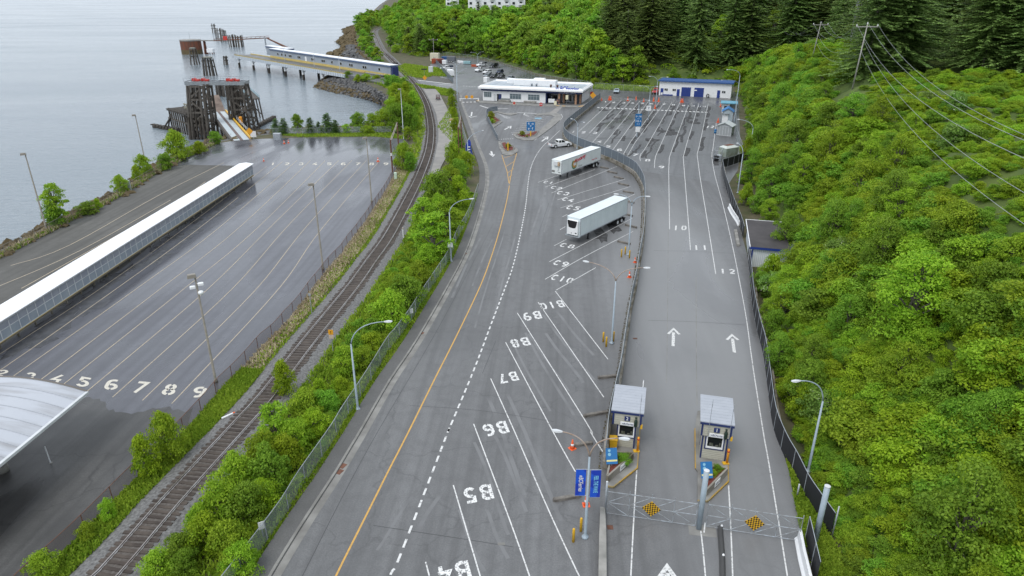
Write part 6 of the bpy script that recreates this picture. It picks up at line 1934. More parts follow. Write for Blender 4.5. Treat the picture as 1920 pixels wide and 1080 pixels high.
# tank box in the screened compound
A, rz, Ln = frame((1361, 295), (1385, 291))
t = thing('storage_tank', 'pale green steel tank box with rust streaked sloping top', 'tank', A, rz)
mb = MB()
W3, D3, H3 = Ln * 0.9, 2.4, 2.0
vs = [(0, 0, 0), (W3, 0, 0), (W3, D3, 0), (0, D3, 0), (-0.2, -0.1, H3), (W3 + 0.1, -0.1, H3), (W3, D3, H3), (0, D3, H3)]
mb.add(vs, [(3, 2, 1, 0), (0, 1, 5, 4), (1, 2, 6, 5), (2, 3, 7, 6), (3, 0, 4, 7)])
mb.build('body', mat('tank_green', (0.33, 0.39, 0.35), 0.6, (0.24, 0.26, 0.21), 1.0), t)
mb = MB()
vs = [(-0.2, -0.1, H3), (W3 + 0.1, -0.1, H3), (W3, D3, H3), (0, D3, H3), (W3 * 0.2, D3 * 0.3, H3 + 0.4), (W3 * 0.85, D3 * 0.3, H3 + 0.4), (W3 * 0.85, D3 * 0.8, H3 + 0.4), (W3 * 0.2, D3 * 0.8, H3 + 0.4)]
mb.add(vs, [(0, 1, 5, 4), (1, 2, 6, 5), (2, 3, 7, 6), (3, 0, 4, 7)]); mb.build('sloping_shoulder', mat('tank_pale', (0.5, 0.53, 0.5), 0.6), t)
MB().box((W3 * 0.525, D3 * 0.55, H3 + 0.42), (W3 * 0.64, D3 * 0.5, 0.06)).build('hatch', M_rustred, t)
t = thing('pump_cage', 'grey pipe cage with pumps at the upper compound corner', 'cage', G(1337, 303))
mb = MB()
ex = G(1350, 305) - G(1337, 303); ey = G(1352, 272) - G(1337, 303); ey = ey * (4.0 / ey.length)
for p in (Vector(), ex, ex + ey, ey):
 mb.tube([p, p + Z_ * 2.6], 0.06, 6)
for z in (0.9, 2.6):
 c4 = [Vector(), ex, ex + ey, ey, Vector()]
 for a, b_ in zip(c4, c4[1:]):
  mb.tube([a + Z_ * z, b_ + Z_ * z], 0.045, 5)
mb.build('pipe_frame', M_galv, t)
for k, (u, v) in enumerate(((0.3, 0.3), (0.7, 0.6))):
 p = ex * u + ey * v
 MB().box((p.x, p.y, 0.6), (0.9, 1.0, 1.2), bev=0.08).build('pump', M_galv if k else M_black, t)
# shed
A = G(1408, 463, 3.0) + Vector((0.35, 0.35, -3.0)); rz, Ln = R(-15), 4.6
t = thing('shed', 'small white shed with dark flat roof and blue edge in the bushes', 'shed', A, rz)
Ds = 12.0
mb = MB(); mb.box((Ln / 2, Ds / 2, 1.35), (Ln, Ds, 2.7)); mb.build('wall', mat('shed_white', (0.55, 0.6, 0.63), 0.5), t)
mb = MB()
for k in range(int(Ln / 0.25)):
 mb.box((0.12 + k * 0.25, -0.015, 1.35), (0.05, 0.03, 2.66))
mb.build('cladding_ribs', M_white, t)
mb = MB(); mb.box((Ln / 2, -0.32, 2.83), (Ln + 0.6, 0.08, 0.32)); mb.box((-0.32, Ds / 2, 2.83), (0.08, Ds + 0.72, 0.32)); mb.box((0.06, -0.05, 1.3), (0.16, 0.16, 2.6)); mb.build('blue_edge', M_doorblue, t)
MB().box((Ln / 2, Ds / 2, 2.95), (Ln + 0.62, Ds + 0.7, 0.12)).build('roof', mat('roof_felt', (0.045, 0.04, 0.042), 0.8, (0.065, 0.058, 0.06), 0.5), t)
mb = MB(); mb.box((-0.35, Ds / 2, 3.0), (0.1, Ds + 0.8, 0.12)); mb.box((Ln / 2, Ds + 0.36, 3.0), (Ln + 0.6, 0.1, 0.12)); mb.build('white_trim', M_white, t)
MB().box((-0.05, 2.2, 1.15), (0.08, 1.1, 2.2)).build('door', M_white, t)
# ---------------------------------------------------------------- covered walkway of the left yard
foot = resample(catmull(GG([(-150, 768), (-60, 703), (102, 592), (296, 459), (486, 330)]), 6), 2.9)
o0 = Vector((*foot[0].xy, 0))
t = thing('covered_walkway', 'long raised walkway with white roof sheeting and pale blue panelled side', 'walkway', o0)
near = [p - o0 for p in foot]                   # yard side, facing the camera
far_ = offset(near, 2.3)
if far_[0].x > near[0].x:
 far_ = offset(near, -2.3)
mb = MB()
q = len(near)
def strip(mb, r0, r1):
 o_ = len(mb.v)
 mb.add(r0 + r1, [(i, i + 1, q + i + 1, q + i) for i in range(q - 1)])
zf, ztop = 1.0, 3.25
for a, b_ in ((near, far_),):
 strip(mb, [p + Z_ * zf for p in a], [p + Z_ * zf for p in b_]); strip(mb, [p + Z_ * (zf - 0.28) for p in b_], [p + Z_ * (zf - 0.28) for p in a]); strip(mb, [p + Z_ * (zf - 0.28) for p in a], [p + Z_ * zf for p in a])
mb.build('floor_beam', mat('floor_beam_brown', (0.13, 0.11, 0.08), 0.8, (0.2, 0.18, 0.14), 0.8), t)
mb = MB(); mb.tube([p + Z_ * (zf - 0.02) + Vector((0.05, -0.05, 0)) for p in near], 0.05, 4); mb.build('yellow_edge', mat('dull_yellow', (0.4, 0.3, 0.1), 0.7), t)
mb = MB()
ni = offset(near, 0.0)
strip(mb, [p + Z_ * (zf + 0.02) for p in ni], [p + Z_ * (zf + 1.05) for p in ni])
mb.build('lower_panels', M_pvc, t)
mb = MB(); strip(mb, [p + Z_ * (zf + 1.12) for p in ni], [p + Z_ * (zf + 1.85) for p in ni]); mb.build('upper_panels', mat('panel_upper', (0.25, 0.27, 0.32), 0.35, (0.32, 0.34, 0.38), 0.6), t)
mb = MB(); strip(mb, [p + Z_ * zf for p in far_], [p + Z_ * (ztop) for p in far_]); mb.build('back_panels', M_pvc, t)
mb = MB()
for z in (zf + 0.05, zf + 1.08, zf + 1.9):
 for a, b_ in zip(near, near[1:]):
  mb.beam(a + Z_ * z, b_ + Z_ * z, 0.07, 0.07)
mb.build('panel_rails', M_offwhite, t)
pm = MB().box((0, 0, (zf + ztop) / 2), (0.09, 0.09, ztop - zf)).data('wall_post', M_offwhite)
lm = MB().box((0, 0, zf / 2 - 0.1), (0.16, 0.16, zf - 0.2)).data('leg', M_mossconc)
for i, p in enumerate(near):
 obj('wall_post', pm, t, loc=p)
 obj('leg', lm, t, loc=p + (far_[i] - p) * 0.25)
 if i < q - 1:
  obj('wall_post', pm, t, loc=(p + near[i + 1]) / 2)
mb = MB()
for a, b_ in zip(near, near[1:]):
 mb.beam(a + Z_ * (ztop - 0.12), b_ + Z_ * (ztop - 0.12), 0.12, 0.2)
mb.build('eave_beam', mat('eave_brown', (0.09, 0.055, 0.05), 0.7), t)
mb = MB()
ro = [p + (p - f).normalized() * 0.35 + Z_ * ztop for p, f in zip(near, far_)]
rm = [(p + f) / 2 + Z_ * (ztop + 0.22) for p, f in zip(near, far_)]
rf = [f + (f - p).normalized() * 0.35 + Z_ * ztop for p, f in zip(near, far_)]
strip(mb, ro, rm); strip(mb, rm, rf); strip(mb, [p - Z_ * 0.1 for p in rf], [p - Z_ * 0.1 for p in ro]); strip(mb, [p - Z_ * 0.1 for p in ro], ro)
mb.build('roof', M_roofwhite, t)
mb = MB()
for i in range(0, q):
 mb.beam(ro[i] + Z_ * 0.012, rm[i] + Z_ * 0.012, 0.05, 0.03); mb.beam(rm[i] + Z_ * 0.012, rf[i] + Z_ * 0.012, 0.05, 0.03)
mb.build('roof_seams', M_white, t)
# barrel canopy at the lower corner
E0, E1 = G(161, 735, 4.2), G(-130, 974, 4.2)
ax = (E1 - E0); La = ax.length; ax = ax.normalized()
side = Vector((-ax.y, ax.x, 0))
if side.x > 0:
 side = -side
span, rise = 13.0, 1.1
t = thing('barrel_canopy', 'large arched canopy of weathered white sheeting over the lower yard', 'canopy', Vector((E0.x, E0.y, 0)))
rows = []
for i in range(15):
 u = i / 14
 rows.append((side * span * u, 4.2 + rise * (1 - (2 * u - 1) ** 2)))
mb = MB()
nl = 12
vs = []
for k in range(nl + 1):
 for off_, z in rows:
  vs.append(off_ + ax * La * k / nl + Z_ * z)
fs = [(k * 15 + i, k * 15 + i + 1, k * 15 + 16 + i, k * 15 + 15 + i) for k in range(nl) for i in range(14)]
n0 = len(vs)
vs += [Vector(v) - Z_ * 0.12 for v in vs]
fs += [tuple(n0 + q_ for q_ in reversed(f)) for f in fs]
mb.add(vs, fs)
mb.build('roof_sheet', M_canopy, t)
mb = MB()
for k in range(nl + 1):
 pts = [off_ + ax * La * k / nl + Z_ * (z + 0.02) for off_, z in rows]
 for a, b_ in zip(pts, pts[1:]):
  mb.beam(a, b_, 0.05, 0.05)
mb.build('roof_ribs', mat('canopy_ribs', (0.38, 0.40, 0.43), 0.6), t)
mb = MB(); mb.beam(-side * 0.12 + Z_ * 4.15, -side * 0.12 + ax * La + Z_ * 4.15, 0.25, 0.22); mb.build('gutter', M_offwhite, t)
mb = MB()
pts = [off_ - ax * 0.08 + Z_ * (z - 0.02) for off_, z in rows]
for a, b_ in zip(pts, pts[1:]):
 mb.beam(a, b_, 0.2, 0.16)
mb.build('end_arch', mat('mossy_edge', (0.14, 0.125, 0.11), 0.9), t)
for k, (x, y) in enumerate(((4, 884), (-120, 990))):
 p = G(x, y) - Vector((E0.x, E0.y, 0))
 MB().lathe([(0.12, 0), (0.12, 4.3)], 10, p).build('column', M_polegrey, t, True)
 MB().lathe([(0.5, 0), (0.5, 0.55), (0.42, 0.6), (0, 0.6)], 14, p).build('column_base', M_concrete, t, True)
p = G(94, 838)
tg = thing('guide_post', 'thin white guide post standing on the dark yard beside the canopy', 'post', G(95, 868))
MB().tube([(0, 0, 0), (-0.04, 0, 1.6)], 0.05, 6).build('shaft', M_offwhite, tg)
MB().lathe([(0.16, 0), (0.1, 0.05), (0, 0.06)], 8).build('foot', M_concrete, tg)
# brown pipe gantry at the far corner of the yard
b0, b1 = G(736, 322), G(748, 283)
t = thing('pipe_gantry', 'rusty brown steel gantry of two tall posts and a lattice top by the yard corner', 'gantry', b0)
h0, h1 = zat(b0, 257), zat(b1, 239)
hh = (h0 + h1) / 2 + 0.3
for p in (Vector(), b1 - b0):
 MB().tube([p, p + Z_ * hh], 0.16, 8).build('post', M_rust, t)
mb = MB()
d = b1 - b0
for z in (hh, hh - 0.6):
 mb.tube([Z_ * z, d + Z_ * z], 0.07, 6)
for k in range(8):
 mb.tube([d * (k / 8) + Z_ * (hh - 0.6 * (k % 2)), d * ((k + 1) / 8) + Z_ * (hh - 0.6 * ((k + 1) % 2))], 0.045, 5)
mb.build('lattice_beam', mat('pale_rust', (0.3, 0.26, 0.23), 0.7), t)
MB().box((0, 0, hh * 0.55), (0.3, 0.3, 0.6)).build('junction_box', M_white, t)
b0, b1 = G(861, 305), G(866, 280)
t = thing('pipe_gantry', 'rusty lattice gantry frame among the shrubs beside the feather banner', 'gantry', b0)
d = b1 - b0
hh = zat(b0, 238)
for p in (Vector(), d):
 MB().tube([p, p + Z_ * hh], 0.14, 8).build('post', M_rust, t)
mb = MB()
for z in (hh, hh - 0.7):
 mb.tube([Z_ * z, d + Z_ * z], 0.07, 6)
for k in range(6):
 mb.tube([d * (k / 6) + Z_ * (hh - 0.7 * (k % 2)), d * ((k + 1) / 6) + Z_ * (hh - 0.7 * ((k + 1) % 2))], 0.045, 5)
mb.build('lattice_beam', mat('pale_rust', (0.3, 0.26, 0.23), 0.7), t)
# baggage cart, benches on the platform
t = thing('baggage_cart', 'small dark red baggage cart alone on the station platform', 'cart', G(821.5, 187, 0.22), R(8))
MB().box((0, 0, 0.6), (1.4, 2.6, 0.14)).build('deck', mat('cart_maroon', (0.07, 0.02, 0.02), 0.6), t)
mb = MB()
for x in (-0.65, 0.65):
 for y in (-1.25, 0, 1.25):
  mb.box((x, y, 1.1), (0.08, 0.08, 1.0))
for z in (1.0, 1.55):
 for x in (-0.65, 0.65):
  mb.box((x, 0, z), (0.05, 2.6, 0.12))
 mb.box((0, -1.25, z), (1.35, 0.05, 0.12)); mb.box((0, 1.25, z), (1.35, 0.05, 0.12))
mb.build('rails', mat('cart_maroon', (0.07, 0.02, 0.02), 0.6), t)
for x in (-0.55, 0.55):
 for y in (-0.9, 0.9):
  wheel(t, x, y, 0.28, 0.14)
for k, (x, y) in enumerate(((849, 229), (850, 234))):
 t = thing('slatted_crate', 'pale timber crate at the platform edge, %s of two' % ('the upper' if k == 0 else 'the lower'), 'crate', G(x, y), 0.1)
 MB().box((0, 0, 0.5), (1.9, 1.1, 0.9), bev=0.03).build('body', mat('crate_grey', (0.42, 0.43, 0.42), 0.7) if k else mat('crate_tan', (0.42, 0.3, 0.14), 0.7), t)
 mb = MB()
 for q_ in range(5):
  mb.box((-0.8 + q_ * 0.4, -0.56, 0.5), (0.12, 0.05, 0.9)); mb.box((-0.8 + q_ * 0.4, 0, 0.965), (0.12, 1.1, 0.04))
 mb.build('slats', M_offwhite if k else mat('crate_tan', (0.42, 0.3, 0.14), 0.7), t)
# ---------------------------------------------------------------- sea ramp and timber works
def pile(mb, a, b_, r=0.2, n=6):
 mb.tube([a, b_], r, n, r * 0.85)
def dolphin(label, base, ty, wpx, n_, lean=0.6, cap=True, m=None, pale=False, seed=1):
 """cluster of timber piles standing in the water"""
 rr_ = random.Random(seed)
 b = G(base[0], base[1], WZ)
 zc_ = b.y * cT - (WZ - H) * sT
 wm = wpx / F * zc_ / 2
 h_ = zat(b, ty) - WZ
 t = thing('pile_cluster', label, 'piling', Vector((b.x, b.y, WZ)))
 for k in range(n_):
  a = 2 * math.pi * k / n_ + rr_.uniform(-0.2, 0.2)
  rad = wm * (1 if k % 3 else 0.5)
  p0 = Vector((math.cos(a) * rad * (1 + lean * 0.5), math.sin(a) * rad * (1 + lean * 0.5), -1.5))
  p1 = Vector((math.cos(a) * rad, math.sin(a) * rad, h_ * rr_.uniform(0.88, 1.0)))
  mb = MB(); pile(mb, p0, p1, 0.42)
  mb.build('pile', m or (M_log if pale and k % 2 else M_timber), t)
 if cap:
  MB().lathe([(wm * 0.95, h_ * 0.9), (wm * 1.05, h_ * 0.97), (wm * 0.6, h_), (0, h_ * 1.01)], 9).build('mossy_cap', mat('mossy_cap', (0.12, 0.12, 0.09), 0.9, (0.25, 0.25, 0.23), 2.0), t)
 mb = MB()
 for z in (h_ * 0.45, h_ * 0.75):
  for k in range(4):
   a0, a1 = k * math.pi / 2 + 0.4, (k + 1) * math.pi / 2 + 0.4
   mb.beam((math.cos(a0) * wm * 1.1, math.sin(a0) * wm * 1.1, z), (math.cos(a1) * wm * 1.1, math.sin(a1) * wm * 1.1, z + 0.5), 0.2, 0.25)
 mb.build('cross_brace', M_darktimber, t)
 return t
dolphin('dark mossy capped pile cluster between the rusty cell and the ramp', (394, 142), 106, 19, 11, seed=2)
dolphin('slim mossy topped pile cluster right in front of the rusty cell', (366, 121), 89, 11, 8, lean=1.2, seed=3)
dolphin('broad dark pile cluster behind the ramp crossbeam', (420, 180), 153, 22, 12, cap=False, lean=0.1, seed=4)
dolphin('pale leaning pile group at the outer tip of the berth', (402, 62), 44, 8, 5, cap=False, pale=True, lean=0.5, seed=5)
dolphin('pale broken pile group second from the outer tip of the berth', (413, 74), 52, 12, 7, cap=False, pale=True, lean=0.3, seed=6)
dolphin('dark and pale pile group third from the outer tip of the berth', (421, 78), 54, 10, 7, cap=False, pale=True, lean=0.6, seed=7)
dolphin('pale pile group beside the outer end of the pier', (437, 88), 64, 12, 7, cap=False, pale=True, lean=0.2, seed=8)
dolphin('dark pile group with red marker behind the pier head', (450, 88), 65, 13, 9, cap=False, pale=True, lean=0.2, seed=9)
dolphin('brown steel pile pair left of the pier head', (387, 101), 74, 4, 3, cap=False, m=M_rustred, lean=1.5, seed=10)
dolphin('short tilted fender piles before the pier head', (425, 122), 104, 7, 4, cap=False, pale=True, lean=0.9, seed=11)
# rusty sheet pile cell
b = G(361, 101, WZ)
zc_ = b.y * cT - (WZ - H) * sT
t = thing('sheet_pile_cell', 'large rusty sheet pile cell with pale cap standing in the sea', 'mooring cell', Vector((b.x, b.y, WZ)))
r_, h_ = 37 / F * zc_ / 2 * 0.98, zat(b, 75) - WZ
mb = MB()
nn = 48
vs = []
for z in (-2, h_):
 for k in range(nn):
  rr_ = r_ * (1.0 + (0.012 if k % 2 else -0.012))
  vs.append((rr_ * math.cos(2 * math.pi * k / nn), rr_ * math.sin(2 * math.pi * k / nn), z))
mb.add(vs, [(k, (k + 1) % nn, nn + (k + 1) % nn, nn + k) for k in range(nn)] + [tuple(range(nn, 2 * nn))])
mb.build('sheet_wall', M_rustred, t)
MB().lathe([(r_ * 1.02, -2), (r_ * 1.02, h_ * 0.33)], 40).build('weed_band', M_weedrock, t)
MB().lathe([(r_ * 1.03, h_ - 0.5), (r_ * 1.03, h_ + 0.3), (r_ * 0.9, h_ + 0.3)], 40).build('cap_ring', M_concrete, t)
mb = MB(); mb.tube([(0, 0, h_), (0, 0, h_ + 5)], 0.1, 5); mb.build('aerial', M_galv, t)
MB().box((r_ + 5, -1, h_ - 0.3), (10, 1.0, 0.7)).build('cap_beam', M_concrete, t)
p = G(396, 101, WZ)
t = thing('berth_block', 'white concrete block at the seaward end of the pier', 'block', Vector((p.x, p.y, WZ)))
hb = zat(p, 92) - WZ
mb = MB(); mb.box((0, 0, hb - 1), (4.2, 4, 2.4), bev=0.1); mb.build('cap', M_white, t)
mb = MB()
for x in (-1.5, 1.5):
 for y in (-1.5, 1.5):
  mb.tube([(x, y, -2), (x, y, hb - 2)], 0.35, 8)
mb.build('leg', M_rust, t)
# gantry towers of the old ramp
rA, rB = G(452.5, 262), G(409, 206)
rd = (rB - rA); rl = rd.length; ru = rd.normalized(); rn = Vector((-ru.y, ru.x, 0))       # rn points to the sea-left side
mid = rA + ru * (rl * 0.60)
def tower(label, sgn, x_px_top, x_px_base, xt2, xb2, ty, by):
 """braced timber tower; corner positions taken on the water at both feet"""
 f0, f1 = G(x_px_base, by, WZ), G(xb2, by - 2, WZ)
 ctr = (f0 + f1) / 2
 t = thing('timber_tower', label, 'tower', Vector((ctr.x, ctr.y, WZ)))
 hh = zat(ctr, ty) - WZ
 zt = ctr.y * cT - (WZ + hh - H) * sT
 tx0, tx1 = (x_px_top - 960) / F * zt - ctr.x, (xt2 - 960) / F * zt - ctr.x
 bx0, bx1 = f0.x - ctr.x, f1.x - ctr.x
 legs = []
 for j, y in enumerate((-3.0, 0.0, 3.0)):
  for k, u in enumerate((0.0, 0.14, 0.80, 1.0) if sgn > 0 else (0.0, 0.17, 0.34, 1.0)):
   a = Vector((bx0 + (bx1 - bx0) * u, y * 1.25, -2)); c = Vector((tx0 + (tx1 - tx0) * u, y, hh))
   legs.append((a, c, j, k))
   MB().tube([a, c], 0.36, 7, 0.32).build('leg', M_timber, t)
 def P(j, k, f):
  a, c, _, _ = legs[j * 4 + k]
  return a.lerp(c, f)
 nlev = 4
 for l in range(nlev + 1):
  f = 0.14 + 0.84 * l / nlev
  for j in (0, 2):
   MB().beam(P(j, 0, f), P(j, 3, f), 0.34, 0.5).build('cross_beam', M_timber, t)
  for k in (0, 3):
   MB().beam(P(0, k, f), P(2, k, f), 0.26, 0.34).build('cross_beam', M_timber, t)
  if l < nlev:
   f2 = 0.14 + 0.84 * (l + 1) / nlev
   for j in (0, 2):
    a, b2 = (P(j, 0, f), P(j, 3, f2)) if l % 2 else (P(j, 3, f), P(j, 0, f2))
    MB().beam(a, b2, 0.26, 0.42).build('diagonal_brace', M_timber, t)
   for k in (0, 3):
    MB().beam(P(0, k, f), P(2, k, f2), 0.24, 0.4).build('diagonal_brace', M_timber, t)
 for q in range(5):
  mb = MB(); x = bx0 + (bx1 - bx0) * (0.12 + q * 0.19)
  mb.tube([(x, -4.2, -2), (x + 0.2, -3.6, hh * 0.42)], 0.25, 6); mb.build('fender_pile', M_darktimber, t)
 return ctr, hh, tx0, tx1
cl, hl, a0, a1 = tower('braced timber tower on the left of the old ferry ramp', 1, 359, 363, 388, 402, 158, 258)
cr, hr, b0_, b1_ = tower('braced timber tower on the right of the old ferry ramp', -1, 431, 440, 458, 482, 158, 247)
zb_ = WZ + (hl + hr) / 2
t = thing('lifting_beam', 'steel lifting beam with red winches across the two timber towers', 'beam', Vector((cl.x, cl.y, WZ + hl)))
e = Vector((cr.x + b1_ + 0.8, cr.y, WZ + hr)) - Vector((cl.x, cl.y, WZ + hl))
st = Vector((a0 - 1.0, 0, 0))
for k in (-2.2, 2.2):
 MB().beam(st + Vector((0, k, 0.5)), e + Vector((0, k, 0.5)), 0.5, 1.0).build('girder', M_galv, t)
mb = MB()
for k in range(9):
 p = st.lerp(e, k / 8); mb.beam(p + Vector((0, -2.2, 0.95)), p + Vector((0, 2.2, 0.95)), 0.2)
for k in (-2.4, 2.4):
 mb.tube([st + Vector((0, k, 2.0)), e + Vector((0, k, 2.0))], 0.05, 5)
 for q in range(7):
  p = st.lerp(e, q / 6); mb.tube([p + Vector((0, k, 1.0)), p + Vector((0, k, 2.0))], 0.04, 4)
mb.build('walkway_rail', M_galv, t)
for u in (0.17, 0.32, 0.74, 0.84):
 p = st.lerp(e, u)
 mb = MB(); mb.box(tuple(p + Vector((0, -1.0, 1.3))), (2.0, 1.2, 0.5)); mb.tube([p + Vector((-0.6, -1.7, 1.5)), p + Vector((-0.6, -0.2, 1.5))], 0.42, 12)
 mb.build('winch', M_red, t)
# ramp span
t = thing('ferry_ramp', 'narrow white tracked vehicle ramp with yellow kerb sloping to a rusty apron', 'ramp', rA)
Wr = 4.4
def RP(s, n_, z):
 return ru * s + rn * n_ + Z_ * z
zs0, zs1 = 0.05, -0.6
mb = MB(); mb.add([RP(-1, -Wr / 2, zs0 - 0.25), RP(rl, -Wr / 2, zs1 - 0.25), RP(rl, Wr / 2, zs1 - 0.25), RP(-1, Wr / 2, zs0 - 0.25), RP(-1, -Wr / 2, zs0), RP(rl, -Wr / 2, zs1), RP(rl, Wr / 2, zs1), RP(-1, Wr / 2, zs0)],
                  [(3, 2, 1, 0), (4, 5, 6, 7), (0, 1, 5, 4), (1, 2, 6, 5), (2, 3, 7, 6), (3, 0, 4, 7)])
mb.build('deck', mat('ramp_deck', (0.16, 0.12, 0.11), 0.8, (0.1, 0.07, 0.06), 1), t)
for c in (-1.15, 1.15):
 mb = MB()
 mb.add([RP(-1, c - 0.75, zs0 + 0.03), RP(rl, c - 0.75, zs1 + 0.03), RP(rl, c + 0.75, zs1 + 0.03), RP(-1, c + 0.75, zs0 + 0.03)], [(0, 1, 2, 3)])
 mb.build('wheel_track', mat('ramp_track', (0.45, 0.50, 0.52), 0.5, (0.38, 0.43, 0.45), 0.6), t)
MB().beam(RP(0, -Wr / 2 - 0.1, zs0 + 0.25), RP(rl, -Wr / 2 - 0.1, zs1 + 0.25), 0.35, 0.5).build('yellow_kerb', M_yellow, t)
MB().beam(RP(0, Wr / 2 + 0.15, zs0 - 0.3), RP(rl, Wr / 2 + 0.15, zs1 - 0.3), 0.4, 1.1).build('side_girder', M_timber, t)
mb = MB()
for z in (0.6, 1.1):
 mb.tube([RP(0, -Wr / 2 - 0.9, zs0 + z), RP(rl * 0.8, -Wr / 2 - 0.9, zs1 + z)], 0.06, 5)
for k in range(10):
 mb.tube([RP(rl * 0.8 * k / 9, -Wr / 2 - 0.9, zs0 - 0.6), RP(rl * 0.8 * k / 9, -Wr / 2 - 0.9, zs0 + 1.1)], 0.05, 4)
mb.build('hand_rail', M_offwhite, t)
# apron, raised
mb = MB(); mb.add([RP(rl, -Wr / 2, zs1), RP(rl, Wr / 2 + 0.3, zs1), RP(rl + 10.5, Wr / 2, zs1 + 4.0), RP(rl + 10.5, -Wr / 2 + 0.4, zs1 + 4.0)], [(0, 1, 2, 3)])
ap = [Vector(v) - Z_ * 0.3 for v in mb.v]
mb.add(ap, [(3, 2, 1, 0)])
mb.add([mb.v[i] for i in range(8)], [(0, 4, 5, 1), (1, 5, 6, 2), (2, 6, 7, 3), (3, 7, 4, 0)])
mb.build('apron', mat('apron_steel', (0.10, 0.07, 0.055), 0.7, (0.2, 0.15, 0.12), 0.35), t)
mb = MB()
for s in (0.3, 0.55, 0.8):
 for n_ in (-2, 2):
  mb.tube([RP(rl * s, n_, WZ - 1), RP(rl * s, n_, zs1 - 0.3)], 0.28, 7)
 mb.beam(RP(rl * s, -2.6, zs1 - 0.5), RP(rl * s, 2.6, zs1 - 0.5), 0.4, 0.5)
mb.build('support_pile', M_darktimber, t)
t = thing('life_buoy_box', 'orange yellow marker drum halfway down the old ramp rail', 'marker', rA + RP(rl * 0.55, -Wr / 2 - 1.6, zs1))
MB().lathe([(0.5, 0), (0.5, 1.6), (0.3, 1.8), (0, 1.8)], 10).build('drum', mat('amber_paint', (0.75, 0.3, 0.02), 0.5), t)
# fender wall left of the towers
p0, p1 = G(324, 244, WZ), G(360, 256, WZ)
t = thing('fender_wall', 'timber fender wall of closely set piles with a plank walkway on top', 'jetty', Vector((p0.x, p0.y, WZ)))
d = p1 - p0
hh = zat(p0, 204) - WZ
nv = Vector((-d.y, d.x, 0)).normalized()
if nv.y < 0: nv = -nv
for k in range(10):
 for j in (0, 1):
  q0 = d * (k / 9) + nv * (j * 4.5)
  MB().tube([q0 - Z_ * 2, q0 + Z_ * (hh + 0.3)], 0.26, 6).build('pile', M_timber if (k + j) % 3 else M_darktimber, t)
mb = MB()
for j in (0, 1):
 for z in (hh - 0.4, hh * 0.55):
  mb.beam(nv * (j * 4.5) + Z_ * z - d.normalized() * 1.5, d + nv * (j * 4.5) + Z_ * z, 0.35, 0.4)
for k in range(20):
 mb.beam(d * (k / 19) - nv * 0.8 + Z_ * (hh + 0.1), d * (k / 19) + nv * 5.3 + Z_ * (hh + 0.1), 0.4, 0.16)
mb.build('deck_planks', M_timber, t)
mb = MB()
for j in (3.0, 5.0):
 for k in range(6):
  mb.box(tuple(d * (0.35 + k * 0.11) + nv * j + Z_ * (hh + 0.9)), (0.25, 0.25, 1.8))
 for z in (0.7, 1.7):
  mb.beam(d * 0.33 + nv * j + Z_ * (hh + z), d * 0.95 + nv * j + Z_ * (hh + z), 0.3, 0.35)
mb.build('fender_rail', mat('pale_timber', (0.28, 0.27, 0.21), 0.85, (0.2, 0.19, 0.15), 1.5), t)
for k in (0, 1):
 MB().tube([d.normalized() * -4.5 - nv * k * 2 - Z_ * 1, d * (0.02 + 0.1 * k) + Z_ * hh * 0.75], 0.25, 6).build('raking_pile', M_timber, t)
# catwalk right of the towers
p0, p1 = G(484, 228, WZ), G(455, 196, WZ)
t = thing('catwalk', 'timber trestle catwalk with pale blue rail beside the right hand tower', 'jetty', Vector((p0.x, p0.y, WZ)))
d = p1 - p0
nv = Vector((-d.y, d.x, 0)).normalized()
hh = zat(p0, 186) - WZ
for k in range(6):
 for j in (-1.2, 1.2):
  q0 = d * (k / 5) + nv * j
  MB().tube([q0 * 1.0 + nv * j * 0.6 - Z_ * 2, q0 + Z_ * hh], 0.24, 6).build('pile', M_timber, t)
 MB().beam(d * (k / 5) + nv * -1.5 + Z_ * hh * 0.3, d * (k / 5) + nv * 1.5 + Z_ * hh * 0.8, 0.2, 0.28).build('cross_brace', M_darktimber, t)
mb = MB()
mb.beam(Z_ * hh, d + Z_ * hh, 3.2, 0.35); mb.build('deck', M_timber, t)
mb = MB()
for j in (-1.5, 1.5):
 for z in (0.5, 1.1):
  mb.beam(nv * j + Z_ * (hh + z), d + nv * j + Z_ * (hh + z), 0.12, 0.22)
 for k in range(12):
  mb.tube([d * (k / 11) + nv * j + Z_ * hh, d * (k / 11) + nv * j + Z_ * (hh + 1.2)], 0.06, 4)
mb.build('blue_rail', mat('rail_blue', (0.22, 0.34, 0.38), 0.5), t)
for (x0, y0), (x1, y1), lb in [((288, 238.5), (334, 247), 'floating log boom left of the timber fender wall'), ((486, 238), (514, 223), 'floating log boom running out right of the ramp')]:
 a, b_ = G(x0, y0, WZ), G(x1, y1, WZ)
 t = thing('log_boom', lb, 'log boom', Vector((a.x, a.y, WZ)))
 mb = MB()
 for k in range(4):
  mb.tube([(b_ - a) * (k / 4 + 0.01) + Vector((0, 0, 0.25)), (b_ - a) * ((k + 0.97) / 4) + Vector((0.1 * k, 0.2, 0.25))], 0.55, 8)
 mb.build('logs', M_darktimber, t)
 mb = MB()
 for k in range(9):
  p = (b_ - a) * (k / 8); mb.box((p.x, p.y, 0.9), (0.7, 1.4, 0.35), math.atan2((b_ - a).y, (b_ - a).x))
 mb.build('cross_ties', M_timber, t)
